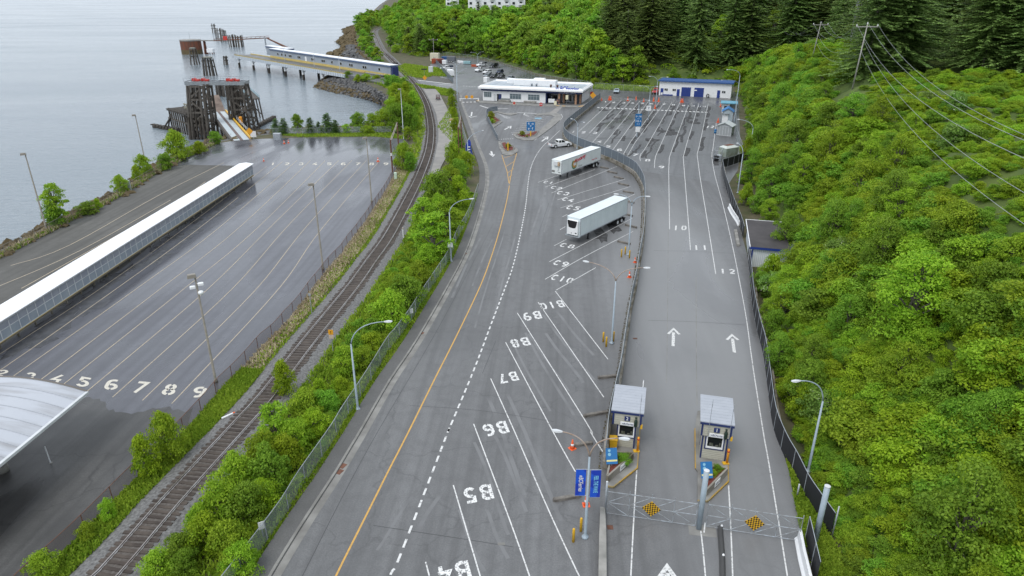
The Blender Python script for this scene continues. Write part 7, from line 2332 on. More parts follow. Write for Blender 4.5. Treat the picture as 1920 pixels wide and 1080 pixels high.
# ---------------------------------------------------------------- the pier with its covered gangway
FR = [(437, 121.5), (453, 130), (488, 138), (537.5, 147.5), (592, 161), (640, 172)]   # feet of the front piles
zD, zE = 2.2, 1.7
pe0, pe1 = G(439, 103.5, zD), G(648, 139.5, zE)
pdir = (pe1 - pe0); pl = pdir.length; pu = pdir.normalized(); pn = Vector((-pu.y, pu.x, 0))
if pn.y < 0: pn = -pn
pier = thing('pier', 'long road pier with yellow kerbs on tall white topped piles', 'pier', pe0)
def PP(s, n_, z):
 f = s / pl
 return Vector((pu.x * s, pu.y * s, 0)) + pn * n_ + Z_ * (z - (zD - zE) * f)
MB().add([PP(0, 0, -0.5), PP(pl, 0, -0.5), PP(pl, 10.5, -0.5), PP(0, 10.5, -0.5), PP(0, 0, 0), PP(pl, 0, 0), PP(pl, 10.5, 0), PP(0, 10.5, 0)], [(3, 2, 1, 0), (4, 5, 6, 7), (0, 1, 5, 4), (1, 2, 6, 5), (2, 3, 7, 6), (3, 0, 4, 7)]).build('deck', A_far, pier)
MB().add([PP(pl, 0.1, -2.5), PP(pl * 1.3, 0.1, -2.5), PP(pl * 1.3, 10.4, -2.5), PP(pl, 10.4, -2.5), PP(pl, 0.1, -0.003), PP(pl * 1.3, 0.1, -1.5), PP(pl * 1.3, 10.4, -1.5), PP(pl, 10.4, -0.003)], [(3, 2, 1, 0), (4, 5, 6, 7), (0, 1, 5, 4), (1, 2, 6, 5), (2, 3, 7, 6), (3, 0, 4, 7)]).build('shore_ramp', A_far, pier)
mb = MB(); mb.beam(PP(0, -0.12, -0.75), PP(pl, -0.12, -0.75), 0.3, 1.5)
mb.build('white_girder', mat('girder_white', (0.5, 0.55, 0.6), 0.5), pier)
mb = MB()
for k in range(60):
 s = pl * k / 59; mb.beam(PP(s, -0.35, -1.45), PP(s, -0.35, 0.0), 0.14)
mb.build('girder_stiffener', M_galv, pier)
for n_, nm in ((0.35, 'yellow_kerb'), (9.8, 'yellow_kerb')):
 MB().beam(PP(0, n_, 0.25), PP(pl, n_, 0.25), 0.5, 0.45).build(nm, mat('faded_yellow', (0.55, 0.42, 0.12), 0.6, (0.45, 0.36, 0.14), 1.0), pier)
mb = MB()
for k in range(70):
 s = pl * k / 69; mb.beam(PP(s, 0.0, 0.5), PP(s + 0.9, 0.0, 0.5), 0.1, 0.3)
mb.tube([PP(0, -0.1, 1.1), PP(pl, -0.1, 1.1)], 0.05, 4); mb.build('guard_rail', mat('rail_brown', (0.2, 0.17, 0.12), 0.7), pier)
for k in range(7):
 s = pl * (0.02 + k * 0.158)
 for j, n_ in enumerate((1.2, 9.3)):
  top_, bot = PP(s, n_, -0.5), Vector((*PP(s, n_, 0).xy, WZ - 2 - zD))
  zsp = top_.lerp(bot, 0.42)
  MB().tube([zsp, top_], 0.62, 9).build('pile_top', M_white, pier)
  MB().tube([bot, zsp], 0.64, 9).build('pile', M_darktimber, pier)
 MB().beam(PP(s, 0.2, -0.85), PP(s, 10.3, -0.85), 0.7, 0.7).build('pile_cap', M_timber, pier)
 mb = MB(); mb.beam(PP(s, 1.2, -3.0), PP(s, 4.5, -0.9), 0.22); mb.beam(PP(s, 9.3, -3.0), PP(s, 6, -0.9), 0.22); mb.build('knee_brace', M_darktimber, pier)
# gangway
gw = thing('covered_gangway', 'pale grey enclosed passenger gangway with small windows and blue roof edge on the pier', 'gangway', pe0)
gs0, gs1 = pl * 0.20, pl * 1.16
def GP(s, n_, z):
 f = s / pl
 return Vector((pu.x * s, pu.y * s, 0)) + pn * n_ + Z_ * (z - (zD - zE) * min(f, 1.0))
def seg(s0, s1, n0, n1, z0, z1, m_, nm, par=gw):
 c = [GP(s0, n0, z0), GP(s1, n0, z0), GP(s1, n1, z0), GP(s0, n1, z0), GP(s0, n0, z1), GP(s1, n0, z1), GP(s1, n1, z1), GP(s0, n1, z1)]
 return MB().add(c, [(3, 2, 1, 0), (4, 5, 6, 7), (0, 1, 5, 4), (1, 2, 6, 5), (2, 3, 7, 6), (3, 0, 4, 7)]).build(nm, m_, par)
gm_ = mat('gangway_grey', (0.29, 0.33, 0.38), 0.5, (0.25, 0.29, 0.34), 0.2)
seg(gs0, gs1, 10.6, 14.0, 0.2, 3.9, gm_, 'wall')
seg(gs0 - 0.3, gs1 + 0.3, 10.2, 14.4, 3.9, 4.5, mat('gangway_edge', (0.06, 0.10, 0.19), 0.5), 'roof_edge')
seg(gs0 - 0.25, gs1 + 0.25, 10.25, 14.35, 4.5, 4.75, M_roofwhite, 'roof')
seg(pl * 0.09, gs0 + 14, 14.6, 18.0, 0.2, 4.4, gm_, 'wall'); seg(pl * 0.09 - 0.3, gs0 + 14.3, 14.3, 18.4, 4.4, 5.0, mat('gangway_edge', (0.06, 0.10, 0.19), 0.5), 'roof_edge'); seg(pl * 0.09 - 0.25, gs0 + 14.2, 14.35, 18.3, 5.0, 5.2, M_roofwhite, 'roof')
seg(gs0, gs1, 10.3, 10.58, 0.2, 0.9, mat('faded_yellow', (0.55, 0.42, 0.12), 0.6), 'yellow_plinth')
seg(gs1 + 0.31, gs1 + 1.3, 10.8, 13.8, 0.2, 3.8, M_navy, 'end_portal')
for u in (0.075, 0.115, 0.15, 0.19, 0.205, 0.275, 0.29, 0.40, 0.415, 0.49, 0.505, 0.57, 0.64, 0.71, 0.725, 0.81, 0.825, 0.92):
 s = gs0 + (gs1 - gs0) * u
 f = seg(s, s + 1.7, 10.5, 10.59, 1.7, 3.0, M_offwhite, 'window')
 seg(s + 0.15, s + 1.55, 10.44, 10.49, 1.8, 2.9, M_glass, 'pane', f)
s = gs0 + (gs1 - gs0) * 0.345
seg(s, s + 1.6, 10.45, 10.59, 0.95, 3.1, M_white, 'door')
for k, (x, y, ty, lb) in enumerate(((535, 120.5, 85, 'thin arched lamp on the pier kerb, the outer one'), (590, 130.5, 96, 'thin arched lamp on the pier kerb between the other two'), (638, 139, 100, 'thin arched lamp on the pier kerb, the one nearest land'))):
 lamp(lb, (x, y), ty + 8, [(x + 8, ty)], 1.4, pole=M_galv, r=0.12, name='pier_lamp', z=0.6)
lamp('small lamp beside the shore end of the gangway', (703, 132), 118, [(711, 111)], 1.2, pole=M_galv, r=0.12)
# loading arm of the pier head
b = G(505, 92, 1.0)
t = thing('loading_crane', 'dark steel loading arm with lattice jib behind the gangway', 'crane', b)
zt_ = zat(b, 71) - 1
MB().tube([Vector((-2, 0, 0)), Vector((-2, 0, zt_))], 0.5, 8).build('mast', M_galv, t)
mb = MB(); mb.beam(Vector((-36, 0, zt_ * 0.75)), Vector((1, 0, zt_)), 0.5, 0.6); mb.beam(Vector((-36, 0, zt_ * 0.75 + 1.0)), Vector((1, 0, zt_ + 1.2)), 0.25, 0.25)
for k in range(12):
 x = -36 + k * 3; z = zt_ * 0.75 + zt_ * 0.25 * k / 12
 mb.beam(Vector((x, 0, z)), Vector((x + 1.5, 0, z + 1.1)), 0.18)
mb.build('jib', M_rust, t)
MB().tube([Vector((-1, 0, zt_)), Vector((14, -2, 0.2))], [0.4, 0.8], 8).build('strut', M_rust, t)
MB().box((-28, 0, zt_ * 0.8 + 1.2), (2.5, 1.0, 2.5)).build('marker_panel', M_red, t)
for k, (x, y, w_, m_, lb) in enumerate(((806 / 6.4 + 560 + 13, 134.5, 1.6, M_orange, 'orange barricade at the shore end of the gangway'), (716, 136, 2.4, M_orange, 'orange and white road barricade on the causeway'), (729, 138.3, 1.6, M_yellow, 'yellow barricade on the causeway verge'), (702, 135.5, 1.2, M_signblue, 'small blue sign box at the gangway end'))):
 t = thing('barricade', lb, 'barricade', G(x, y))
 mb = MB(); mb.beam((-w_ / 2, 0, 0.9), (w_ / 2, 0, 0.9), 0.08, 0.4); mb.build('board', m_, t)
 mb = MB()
 for s in (-1, 1):
  mb.beam((s * w_ * 0.4, -0.3, 0), (s * w_ * 0.4, 0, 1.1), 0.07); mb.beam((s * w_ * 0.4, 0.3, 0), (s * w_ * 0.4, 0, 1.1), 0.07)
 mb.build('legs', M_offwhite, t)
# ---------------------------------------------------------------- riprap: loose rocks nobody would count
def rocks(name, pairs, n_, s0, s1, m, seed, zup=0.0):
 rg = np.random.default_rng(seed)
 V, Fc = [], []
 base = np.array([(1, 0, 0), (-1, 0, 0), (0, 1, 0), (0, -1, 0), (0, 0, 1), (0, 0, -1), (.6, .6, .6), (-.6, .6, .6), (.6, -.6, .6), (-.6, -.6, .6)], float)
 faces = [(0, 2, 6), (2, 4, 6), (4, 0, 6), (2, 1, 7), (1, 4, 7), (4, 2, 7), (0, 4, 8), (4, 3, 8), (3, 0, 8), (1, 3, 9), (3, 4, 9), (4, 1, 9), (0, 5, 2), (2, 5, 1), (1, 5, 3), (3, 5, 0)]
 lens = [((t1 - t0).length + (w1 - w0).length) for (t0, w0), (t1, w1) in zip(pairs, pairs[1:])]
 cum = np.cumsum([0] + lens)
 for k in range(n_):
  s = rg.uniform(0, cum[-1])
  i = min(len(lens) - 1, int(np.searchsorted(cum, s) - 1)); i = max(i, 0)
  u = (s - cum[i]) / max(lens[i], 1e-6)
  v = rg.uniform(-0.02, 1.1)
  T, Wp = pairs[i][0].lerp(pairs[i + 1][0], u), pairs[i][1].lerp(pairs[i + 1][1], u)
  p = T.lerp(Wp, v)
  mid_up = 0.5 * (1 - abs(2 * v - 1)) if 0 <= v <= 1 else 0
  p = p + Z_ * (mid_up + zup)
  sz = rg.uniform(s0, s1) * rg.choice([0.7, 1, 1, 1.4])
  pts = base * (1 + rg.uniform(-0.3, 0.3, (10, 1))) * sz * rg.uniform(0.6, 1.2, 3)
  a = rg.uniform(0, 6.28)
  ca, sa = math.cos(a), math.sin(a)
  pts = np.stack([pts[:, 0] * ca - pts[:, 1] * sa, pts[:, 0] * sa + pts[:, 1] * ca, pts[:, 2] * 0.8], 1) + np.array(p)
  o_ = len(V)
  V += pts.tolist(); Fc += [tuple(o_ + q for q in f) for f in faces]
 me = bpy.data.meshes.new(name)
 me.from_pydata(V, [], Fc)
 me.materials.append(m)
 o = obj(name, me)
 o['kind'] = 'stuff'
 return o
pr = list(zip(top, wat))
rocks('riprap_rocks', pr[12:22], 2600, 0.35, 0.85, M_rock, 3)
lowp = [(t_.lerp(w_, 0.58), t_.lerp(w_, 1.04)) for t_, w_ in pr[12:22]]
rocks('weedy_rocks', lowp, 1400, 0.35, 0.8, M_weedrock, 4, 0.05)
rocks('shore_rocks', pr[21:30], 900, 0.7, 2.2, M_weedrock, 5)
rocks('shore_rocks', [(t_.lerp(w_, 0.1), t_.lerp(w_, 0.5)) for t_, w_ in pr[21:26]], 260, 0.8, 2.4, M_rock, 6, 0.3)
rocks('shore_rocks', pr[0:13], 900, 0.4, 0.9, M_weedrock, 8)
# ---------------------------------------------------------------- power line on the bank
def upole(label, base, hh, ax_, lean=0.0, arm=4.4):
 t = thing('utility_pole', label, 'utility pole', base)
 MB().tube([Vector((0, 0, -0.5)), Vector((lean, 0, hh))], 0.17, 8, 0.1).build('pole', mat('pole_grey_wood', (0.34, 0.33, 0.31), 0.8, (0.27, 0.26, 0.24), 2.0), t, True)
 U = Vector((ax_.x, ax_.y, 0)).normalized()
 top_ = Vector((lean, 0, hh - 0.5))
 MB().beam(top_ - U * arm / 2, top_ + U * arm / 2, 0.14, 0.18).build('crossarm', mat('pole_grey_wood', (0.34, 0.33, 0.31)), t)
 pts = []
 for k in (-1, 0.0, 1):
  p = top_ + U * (arm / 2 * 0.94 * k) + Z_ * (0.12 if k else 0.5)
  MB().lathe([(0.1, 0), (0.14, 0.12), (0.08, 0.2), (0.12, 0.3), (0, 0.36)], 8, p).build('insulator', M_white, t)
  pts.append(Vector(base) + p + Z_ * 0.3)
 for z in (3.2, 5.2):
  pts.append(Vector(base) + Vector((lean * (1 - z / hh), -0.2, hh - z)))
 return pts
def hz(x, y):
 return float(hill_z(np.array([x]), np.array([y]))[0])
def ray_hill(px, py):
 """where the sight line through px,py meets the hillside"""
 a, b = (px - 960) / F, (540 - py) / F
 d = Vector((a, cT + b * sT, -sT + b * cT))
 s = 15.0
 while s < 900:
  p = Vector((0, 0, H)) + d * s
  if p.z < max(hz(p.x, p.y), 0):
   return p
  s += 0.6
 return p
P1, P2, P3 = ray_hill(1598, 166), ray_hill(1522, 112), ray_hill(1468, 90)
ldir = (P2 - P1)
ax_ = Vector((ldir.y, -ldir.x, 0))
h1 = zat(P1, 45) - P1.z
h2 = zat(P2, 43) - P2.z
h3 = zat(P3, 53) - P3.z
w1 = upole('tall grey utility pole with crossarm at the near end of the cleared bank', P1, h1, X_, 0.6)
w2 = upole('grey utility pole with crossarm halfway along the cleared strip', P2, h2, X_, 0.9)
w3 = upole('small distant utility pole with crossarm at the edge of the spruces', P3, h3, X_, 0.4)
P0 = Vector((29.5, 24, 0)); P0.z = hz(29.5, 24)
w0 = upole('tall grey utility pole on the bank top beside the booths, outside the view', P0, 26.5 - P0.z, X_, 0.3)
M_wire = mat('pale_wire', (0.36, 0.38, 0.38), 0.4, metal=0.3)
names = ['outer', 'middle', 'bank side', 'upper service', 'lower service']
for i in range(5):
 for a, b_, sag, r_, sp in ((w1, w0, 4.0, 0.022, 'from the near pole down towards the viewer'), (w2, w1, 3.5, 0.02, 'from the near pole to the middle pole'), (w3, w2, 3.0, 0.02, 'from the middle pole to the distant pole')):
  pts = [a[i].lerp(b_[i], k / 24) - Z_ * (sag * 4 * (k / 24) * (1 - k / 24)) for k in range(25)]
  o_ = pts[0]
  t = tag(MB().tube([p - o_ for p in pts], r_, 5).build('overhead_wire', M_wire), 'pale overhead wire, the %s one, %s' % (names[i], sp), 'wire', 'overhead power wires')
  t.location = o_
bp_ = Vector((*G(813, 113).xy, 0))
t = upole('single grey utility pole behind the orange container', G(813.5, 110), hgt(813.5, 110, 73), X_, 0.1, arm=5)
# white apartment houses on the hill top
def apartment(label, px0, px1, pybase, zc_):
 x0, x1 = (px0 - 960) / F * zc_, (px1 - 960) / F * zc_
 y = (zc_ ) * cT - 0
 yd = (pybase - 540) / F * zc_
 Yp = zc_ * cT - yd * sT; Zp = H - zc_ * sT - yd * cT
 t = thing('apartment_house', label, 'apartment house', Vector((x0, Yp, Zp - 6)), 0.06)
 L_ = x1 - x0
 MB().box((L_ / 2, 6, 10), (L_, 12, 20)).build('wall', M_white, t)
 MB().box((L_ / 2, 6, 20.3), (L_ + 1.5, 13.5, 0.6)).build('roof', M_galv, t)
 nb = max(2, int(L_ / 4.5))
 for k in range(nb):
  for z in (7.2, 10.4, 13.6, 16.8):
   x = (k + 0.5) * L_ / nb
   f = MB().box((x - 0.6, -0.05, z), (2.0, 0.14, 1.9)).build('window', M_offwhite, t)
   MB().box((x - 0.6, -0.13, z), (1.7, 0.05, 1.6)).build('pane', M_glass, f)
   if k % 2:
    mb = MB(); mb.box((x - 0.6, -0.9, z - 1.2), (3.2, 1.7, 0.2)); mb.box((x - 0.6, -1.7, z - 0.6), (3.2, 0.08, 1.1)); mb.build('balcony', M_white, t)
apartment('long white apartment house showing above the bright green wood', 878, 985, 19, 470)
apartment('small white house left of the apartment block on the wooded hill', 836, 860, 10, 520)
# antenna masts in the forest
for x, y0, y1, lb in [(1602, 45, -30, 'pale lattice antenna mast rising behind the near utility pole'), (1609, 42, -30, 'second pale antenna mast close beside the lattice mast'), (1631, 40, -20, 'thin white antenna right of the lattice mast')]:
 zc_ = 230.0
 yd = (y0 - 540) / F * zc_
 p = Vector(((x - 960) / F * zc_, zc_ * cT - yd * sT, 0)); p.z = hz(p.x, p.y)
 ht = 55 - p.z
 t = thing('antenna_mast', lb, 'mast', p)
 mb = MB()
 if 'lattice' in lb and x < 1605:
  for k in range(3):
   a = k * 2.094; mb.tube([(0.6 * math.cos(a), 0.6 * math.sin(a), 0), (0.3 * math.cos(a), 0.3 * math.sin(a), ht)], 0.07, 4)
  for q in range(24):
   a = q * 2.094; z = ht * q / 24; z2 = ht * (q + 1) / 24
   mb.tube([(0.5 * math.cos(a), 0.5 * math.sin(a), z), (0.5 * math.cos(a + 2.094), 0.5 * math.sin(a + 2.094), z2)], 0.04, 4)
 else:
  mb.tube([(0, 0, 0), (0.3, 0, ht)], 0.12, 6)
 mb.build('mast_shaft', M_offwhite, t)
# ---------------------------------------------------------------- vegetation
RG = np.random.default_rng(11)
def leaf_quads(C, N, size, rg, elong=1.5, spread=0.8):
 """one folded leaf spray per point: diamond quads around C facing about N"""
 n = len(C)
 Nn = N + rg.normal(0, spread, (n, 3))
 Nn /= np.linalg.norm(Nn, axis=1, keepdims=True) + 1e-9
 T = np.cross(Nn, rg.normal(0, 1, (n, 3)))
 T /= np.linalg.norm(T, axis=1, keepdims=True) + 1e-9
 B = np.cross(Nn, T)
 s = (size * rg.uniform(0.6, 1.35, n))[:, None] if np.isscalar(size) else (size * rg.uniform(0.6, 1.35, n))[:, None]
 V = np.stack([C - T * s * elong * 0.5, C + B * s * 0.42 - T * s * 0.08, C + T * s * elong * 0.5 - Nn * s * 0.12, C - B * s * 0.42 - T * s * 0.08], 1)
 return V.reshape(-1, 3)
def leaf_mesh(name, V, tint, m, extra=None):
 n = len(V) // 4
 me = bpy.data.meshes.new(name)
 me.vertices.add(len(V))
 me.vertices.foreach_set('co', V.astype(np.float32).ravel())
 me.loops.add(4 * n)
 me.loops.foreach_set('vertex_index', np.arange(4 * n, dtype=np.int32))
 me.polygons.add(n)
 me.polygons.foreach_set('loop_start', np.arange(0, 4 * n, 4, dtype=np.int32))
 me.materials.append(m)
 at = me.attributes.new('tint', 'FLOAT', 'FACE')
 at.data.foreach_set('value', np.clip(tint, 0, 1).astype(np.float32))
 me.update(calc_edges=True)
 return me
LM_bright = leafmat('leaf_bright_green', (0.159, 0.297, 0.019), (0.379, 0.535, 0.041), 0.42, 0.03, 0.2)
LM_mid = leafmat('leaf_mid_green', (0.109, 0.234, 0.021), (0.279, 0.454, 0.046), 0.4, 0.035, 0.22)
LM_flower = leafmat('leaf_white_blossom', (0.104, 0.208, 0.036), (0.247, 0.377, 0.072), 0.35, 0.03, 0.2, speck=(0.75, 0.75, 0.62))
LM_yellow = leafmat('leaf_yellow_green', (0.179, 0.299, 0.015), (0.378, 0.494, 0.030), 0.42, 0.02, 0.16)
LM_bank = leafmat('bank_foliage', (0.119, 0.223, 0.012), (0.420, 0.513, 0.026), 0.4, 0.0, 0.0)
LM_conifer = leafmat('spruce_needles', (0.088, 0.146, 0.037), (0.248, 0.342, 0.092), 0.25, 0.05, 0.3)
LM_conifer2 = leafmat('young_spruce_needles', (0.046, 0.111, 0.026), (0.130, 0.234, 0.058), 0.2, 0.04, 0.2)
LM_grass = leafmat('grass_blades', (0.156, 0.273, 0.022), (0.351, 0.468, 0.048), 0.4, 0.0, 0.0)
LM_dry = leafmat('dry_grass_blades', (0.36, 0.29, 0.17), (0.62, 0.54, 0.38), 0.25, 0.0, 0.0)
LM_clip = leafmat('clipped_shrub', (0.16, 0.22, 0.015), (0.38, 0.36, 0.04), 0.35, 0.03, 0.1)
def broad(seed, h, r, lobes, per, leaf, m, trunk=True, low=0.12, bark=None, stems=1):
 """broadleaf plant of height h and crown radius r: lobes of leaf sprays on real limbs -> (crown mesh, trunk mesh)"""
 rg = np.random.default_rng(seed)
 Vs, Ts = [], []
 mb = MB()
 base_r = 0.018 * h + 0.02
 for k in range(stems):
  a = rg.uniform(0, 6.28)
  top_ = Vector((math.cos(a) * r * 0.25 * (stems > 1), math.sin(a) * r * 0.25 * (stems > 1), h * 0.8))
  mb.tube([Vector((0, 0, -0.3)), Vector((rg.normal(0, .03) * h, rg.normal(0, .03) * h, h * 0.4)) + top_ * 0.2 * 0, top_], base_r, 6, base_r * 0.25)
 for k in range(lobes):
  u = (k + 0.5) / lobes
  z = h * (low + (0.93 - low) * u ** 0.85)
  zz = (z / h - low) / (1 - low)
  prof = (math.sin(math.pi * min(1, zz * 0.86 + 0.16)) ** 0.75)
  a = k * 2.39996 + rg.uniform(-0.4, 0.4)
  rad = r * prof * rg.uniform(0.25, 1.0)
  c = np.array([math.cos(a) * rad, math.sin(a) * rad, z + rg.uniform(-0.1, 0.08) * h])
  lr = r * rg.uniform(0.17, 0.42)
  n = int(per * rg.uniform(0.7, 1.3))
  d = rg.normal(0, 1, (n, 3)); d /= np.linalg.norm(d, axis=1, keepdims=True)
  d[:, 2] = np.where(d[:, 2] < -0.35, -d[:, 2], d[:, 2])
  rr_ = lr * rg.uniform(0.55, 1.08, n)[:, None]
  P = c + d * rr_ * np.array([1.15, 1.15, 0.75])
  up = d + np.array([0, 0, 0.55])
  Vs.append(leaf_quads(P, up, leaf, rg))
  Ts.append(np.repeat(np.clip(rg.uniform(0.2, 0.75), 0, 1), n) + rg.normal(0, 0.17, n))
  if k % 2 == 0:
   mb.tube([Vector((0, 0, z * 0.55)), Vector(c) * 0.55 + Vector((0, 0, z * 0.4)), Vector(c)], base_r * 0.4, 4, base_r * 0.1, cap=False)
 V = np.concatenate(Vs); T = np.concatenate(Ts)
 return leaf_mesh('crown', V, T, m), mb.data('trunk', bark or M_bark)
def conifer(seed, h, r, whorls, per, m, bare=0.06, needle=0.5):
 rg = np.random.default_rng(seed)
 C, N, S, T = [], [], [], []
 mb = MB()
 mb.tube([Vector((0, 0, -0.5)), Vector((0, 0, h * 0.5)), Vector((0, 0, h))], [0.013 * h, 0.008 * h, 0.01], 6)
 Vs, Ts = [], []
 for k in range(whorls):
  u = k / (whorls - 1)
  z = h * (bare + (0.99 - bare) * u)
  L = r * (1 - u) ** 0.8 * rg.uniform(0.8, 1.1) + 0.02 * h * (1 - u) + 0.12
  nb = max(4, int(per * (1 - 0.45 * u)))
  tone = rg.uniform(0.2, 0.8)
  for b_ in range(nb):
   a = rg.uniform(0, 6.283)
   l = L * rg.uniform(0.65, 1.12)
   droop = rg.uniform(0.15, 0.6)
   m_ = max(3, int(l / needle * 1.2))
   t = (np.arange(m_) + 0.7) / m_
   rad = l * t
   zz = z - droop * l * t + 0.16 * l * t * t + rg.uniform(-0.6, 0.6) * h / whorls
   px, py = math.cos(a) * rad, math.sin(a) * rad
   P = np.stack([px, py, zz], 1)
   for s in (-1, 1):
    wv = needle * (1.35 - 0.75 * t)[:, None] * np.array([-math.sin(a) * s + math.cos(a) * 0.6, math.cos(a) * s + math.sin(a) * 0.6, -0.22])
    ln = needle * 0.62 * np.array([math.cos(a), math.sin(a), -0.08])
    Q = np.stack([P - ln * 0.5, P + ln * 0.8, P + wv + ln * 0.5, P + wv * 0.9 - ln * 0.2], 1)
    Vs.append(Q.reshape(-1, 3)); Ts.append(np.full(m_, tone) + rg.normal(0, 0.18, m_))
 V = np.concatenate(Vs); V += rg.normal(0, needle * 0.09, V.shape)
 return leaf_mesh('crown', V, np.concatenate(Ts), m), mb.data('trunk', M_bark)
def proto(kind, meshes):
 return dict(kind=kind, m=meshes)
PLANTS = []
def plant(meshpair, name, label, cat, p, sc, group=None, rz=None, sq=1.0):
 t = bpy.data.objects.new(name, None)
 COL.objects.link(t)
 t.location = p
 t.rotation_euler = (0, 0, rnd.uniform(0, 6.28) if rz is None else rz)
 t.scale = (sc, sc, sc * sq)
 tag(t, label, cat, group)
 obj('crown', meshpair[0], t)
 obj('trunk', meshpair[1], t)
 return t
TREES = [broad(100 + i, 1.0, 0.36 + 0.05 * (i % 3), 34, 62, 0.055, LM_mid if i % 3 else LM_bright, low=0.16, bark=M_barkpale if i % 2 else M_bark) for i in range(6)]
ALDER = [broad(200 + i, 1.0, 0.34, 40, 115, 0.030, LM_bright, low=0.1) for i in range(3)]
BTREE = [broad(250 + i, 1.0, 0.42, 50, 210, 0.0225, [LM_mid, LM_bright, LM_mid, LM_bright][i], low=0.06, stems=2) for i in range(4)]
SHRUB = [broad(300 + i, 1.0, 0.72, 40, 140, 0.050, [LM_bright, LM_mid, LM_bright, LM_mid, LM_yellow][i], low=0.08, stems=3) for i in range(5)]
FLOWER = [broad(350 + i, 1.0, 0.7, 40, 130, 0.050, LM_flower, low=0.08, stems=3) for i in range(2)]
YSHRUB = [broad(360 + i, 1.0, 0.62, 40, 130, 0.046, LM_yellow if i else LM_bright, low=0.06, stems=3) for i in range(2)]
SPRUCE = [conifer(400 + i, 1.0, 0.19 + 0.03 * (i % 3), 44 + 4 * (i % 3), 13, LM_conifer, bare=0.07 + 0.05 * (i % 2), needle=0.021) for i in range(5)]
YSPRUCE = [conifer(450 + i, 1.0, 0.40, 22, 16, LM_conifer2, bare=0.04, needle=0.07) for i in range(2)]
BALL = broad(480, 1.0, 0.55, 40, 120, 0.05, LM_clip, low=0.1, stems=3)
def pxsize(base, wpx):
 zc_ = base.y * cT - (base.z - H) * sT
 return wpx / F * zc_
def mass(name, pts, scales, sources, seed):
 """one uncounted mass of plants: copies of planted crowns on the given points (geometry nodes)"""
 me = bpy.data.meshes.new(name)
 me.from_pydata([tuple(p) for p in pts], [], [])
 at = me.attributes.new('sc', 'FLOAT_VECTOR', 'POINT')
 at.data.foreach_set('vector', np.array(scales, np.float32).ravel())
 o = obj(name, me)
 o['kind'] = 'stuff'
 ng = bpy.data.node_groups.new(name, 'GeometryNodeTree')
 ng.interface.new_socket('Geometry', in_out='INPUT', socket_type='NodeSocketGeometry')
 ng.interface.new_socket('Geometry', in_out='OUTPUT', socket_type='NodeSocketGeometry')
 N_, L = ng.nodes.new, ng.links.new
 gi, go = N_('NodeGroupInput'), N_('NodeGroupOutput')
 g2i = N_('GeometryNodeGeometryToInstance')
 for src in sources:
  oi = N_('GeometryNodeObjectInfo')
  oi.transform_space = 'ORIGINAL'
  oi.inputs['Object'].default_value = src
  oi.inputs['As Instance'].default_value = True
  L(oi.outputs['Geometry'], g2i.inputs[0])
 ip = N_('GeometryNodeInstanceOnPoints')
 ip.inputs['Pick Instance'].default_value = True
 rv = N_('FunctionNodeRandomValue'); rv.data_type = 'INT'
 mi, ma = [q for q in rv.inputs if q.type == 'INT' and q.name in ('Min', 'Max')]
 mi.default_value, ma.default_value = 0, len(sources) - 1
 rr_ = N_('FunctionNodeRandomValue'); rr_.data_type = 'FLOAT_VECTOR'
 rr_.inputs[0].default_value = (-0.12, -0.12, 0); rr_.inputs[1].default_value = (0.12, 0.12, 6.283)
 for n_ in (rv, rr_):
  n_.inputs['Seed'].default_value = seed
 na = N_('GeometryNodeInputNamedAttribute'); na.data_type = 'FLOAT_VECTOR'; na.inputs['Name'].default_value = 'sc'
 L(gi.outputs[0], ip.inputs['Points'])
 L(g2i.outputs[0], ip.inputs['Instance'])
 L([q for q in rv.outputs if q.type == 'INT'][0], ip.inputs['Instance Index'])
 e2r = N_('FunctionNodeEulerToRotation')
 L([q for q in rr_.outputs if q.type == 'VECTOR'][0], e2r.inputs[0])
 L(e2r.outputs[0], ip.inputs['Rotation'])
 L([q for q in na.outputs if q.type == 'VECTOR'][0], ip.inputs['Scale'])
 L(ip.outputs[0], go.inputs[0])
 md = o.modifiers.new('scatter', 'NODES')
 md.node_group = ng
 return o
# --- verge shrubs between rails and road: photograph foot x, y, width, height
VERGE = [(300, 1078, 95, 50), (345, 1052, 90, 60), (392, 1030, 110, 80), (440, 1045, 110, 80), (420, 985, 120, 95), (470, 985, 110, 90), (500, 960, 90, 70), (450, 930, 110, 90), (510, 915, 110, 85), (540, 880, 100, 75), (500, 880, 95, 80), (560, 845, 100, 70),
         (520, 835, 90, 100), (590, 815, 80, 55), (575, 775, 90, 50), (615, 770, 70, 45), (640, 740, 55, 40), (650, 705, 75, 65), (685, 690, 70, 50), (665, 660, 60, 40), (700, 660, 60, 45), (735, 610, 100, 75), (765, 575, 90, 70), (720, 585, 60, 45), (790, 540, 60, 50), (745, 550, 60, 40),
         (815, 485, 100, 120), (795, 450, 80, 85), (840, 450, 75, 95), (820, 395, 85, 80), (860, 390, 65, 60), (800, 500, 60, 40), (845, 360, 65, 50), (862, 345, 50, 45), (875, 328, 45, 45), (850, 309, 40, 42), (862, 278, 25, 25), (858, 300, 26, 28), (853, 245, 22, 24), (848, 205, 26, 28), (846, 192, 22, 26), (850, 220, 18, 20),
         (826, 425, 60, 60), (700, 625, 50, 35), (600, 740, 55, 35), (380, 1000, 80, 60), (460, 1075, 100, 70), (350, 1075, 70, 50)]
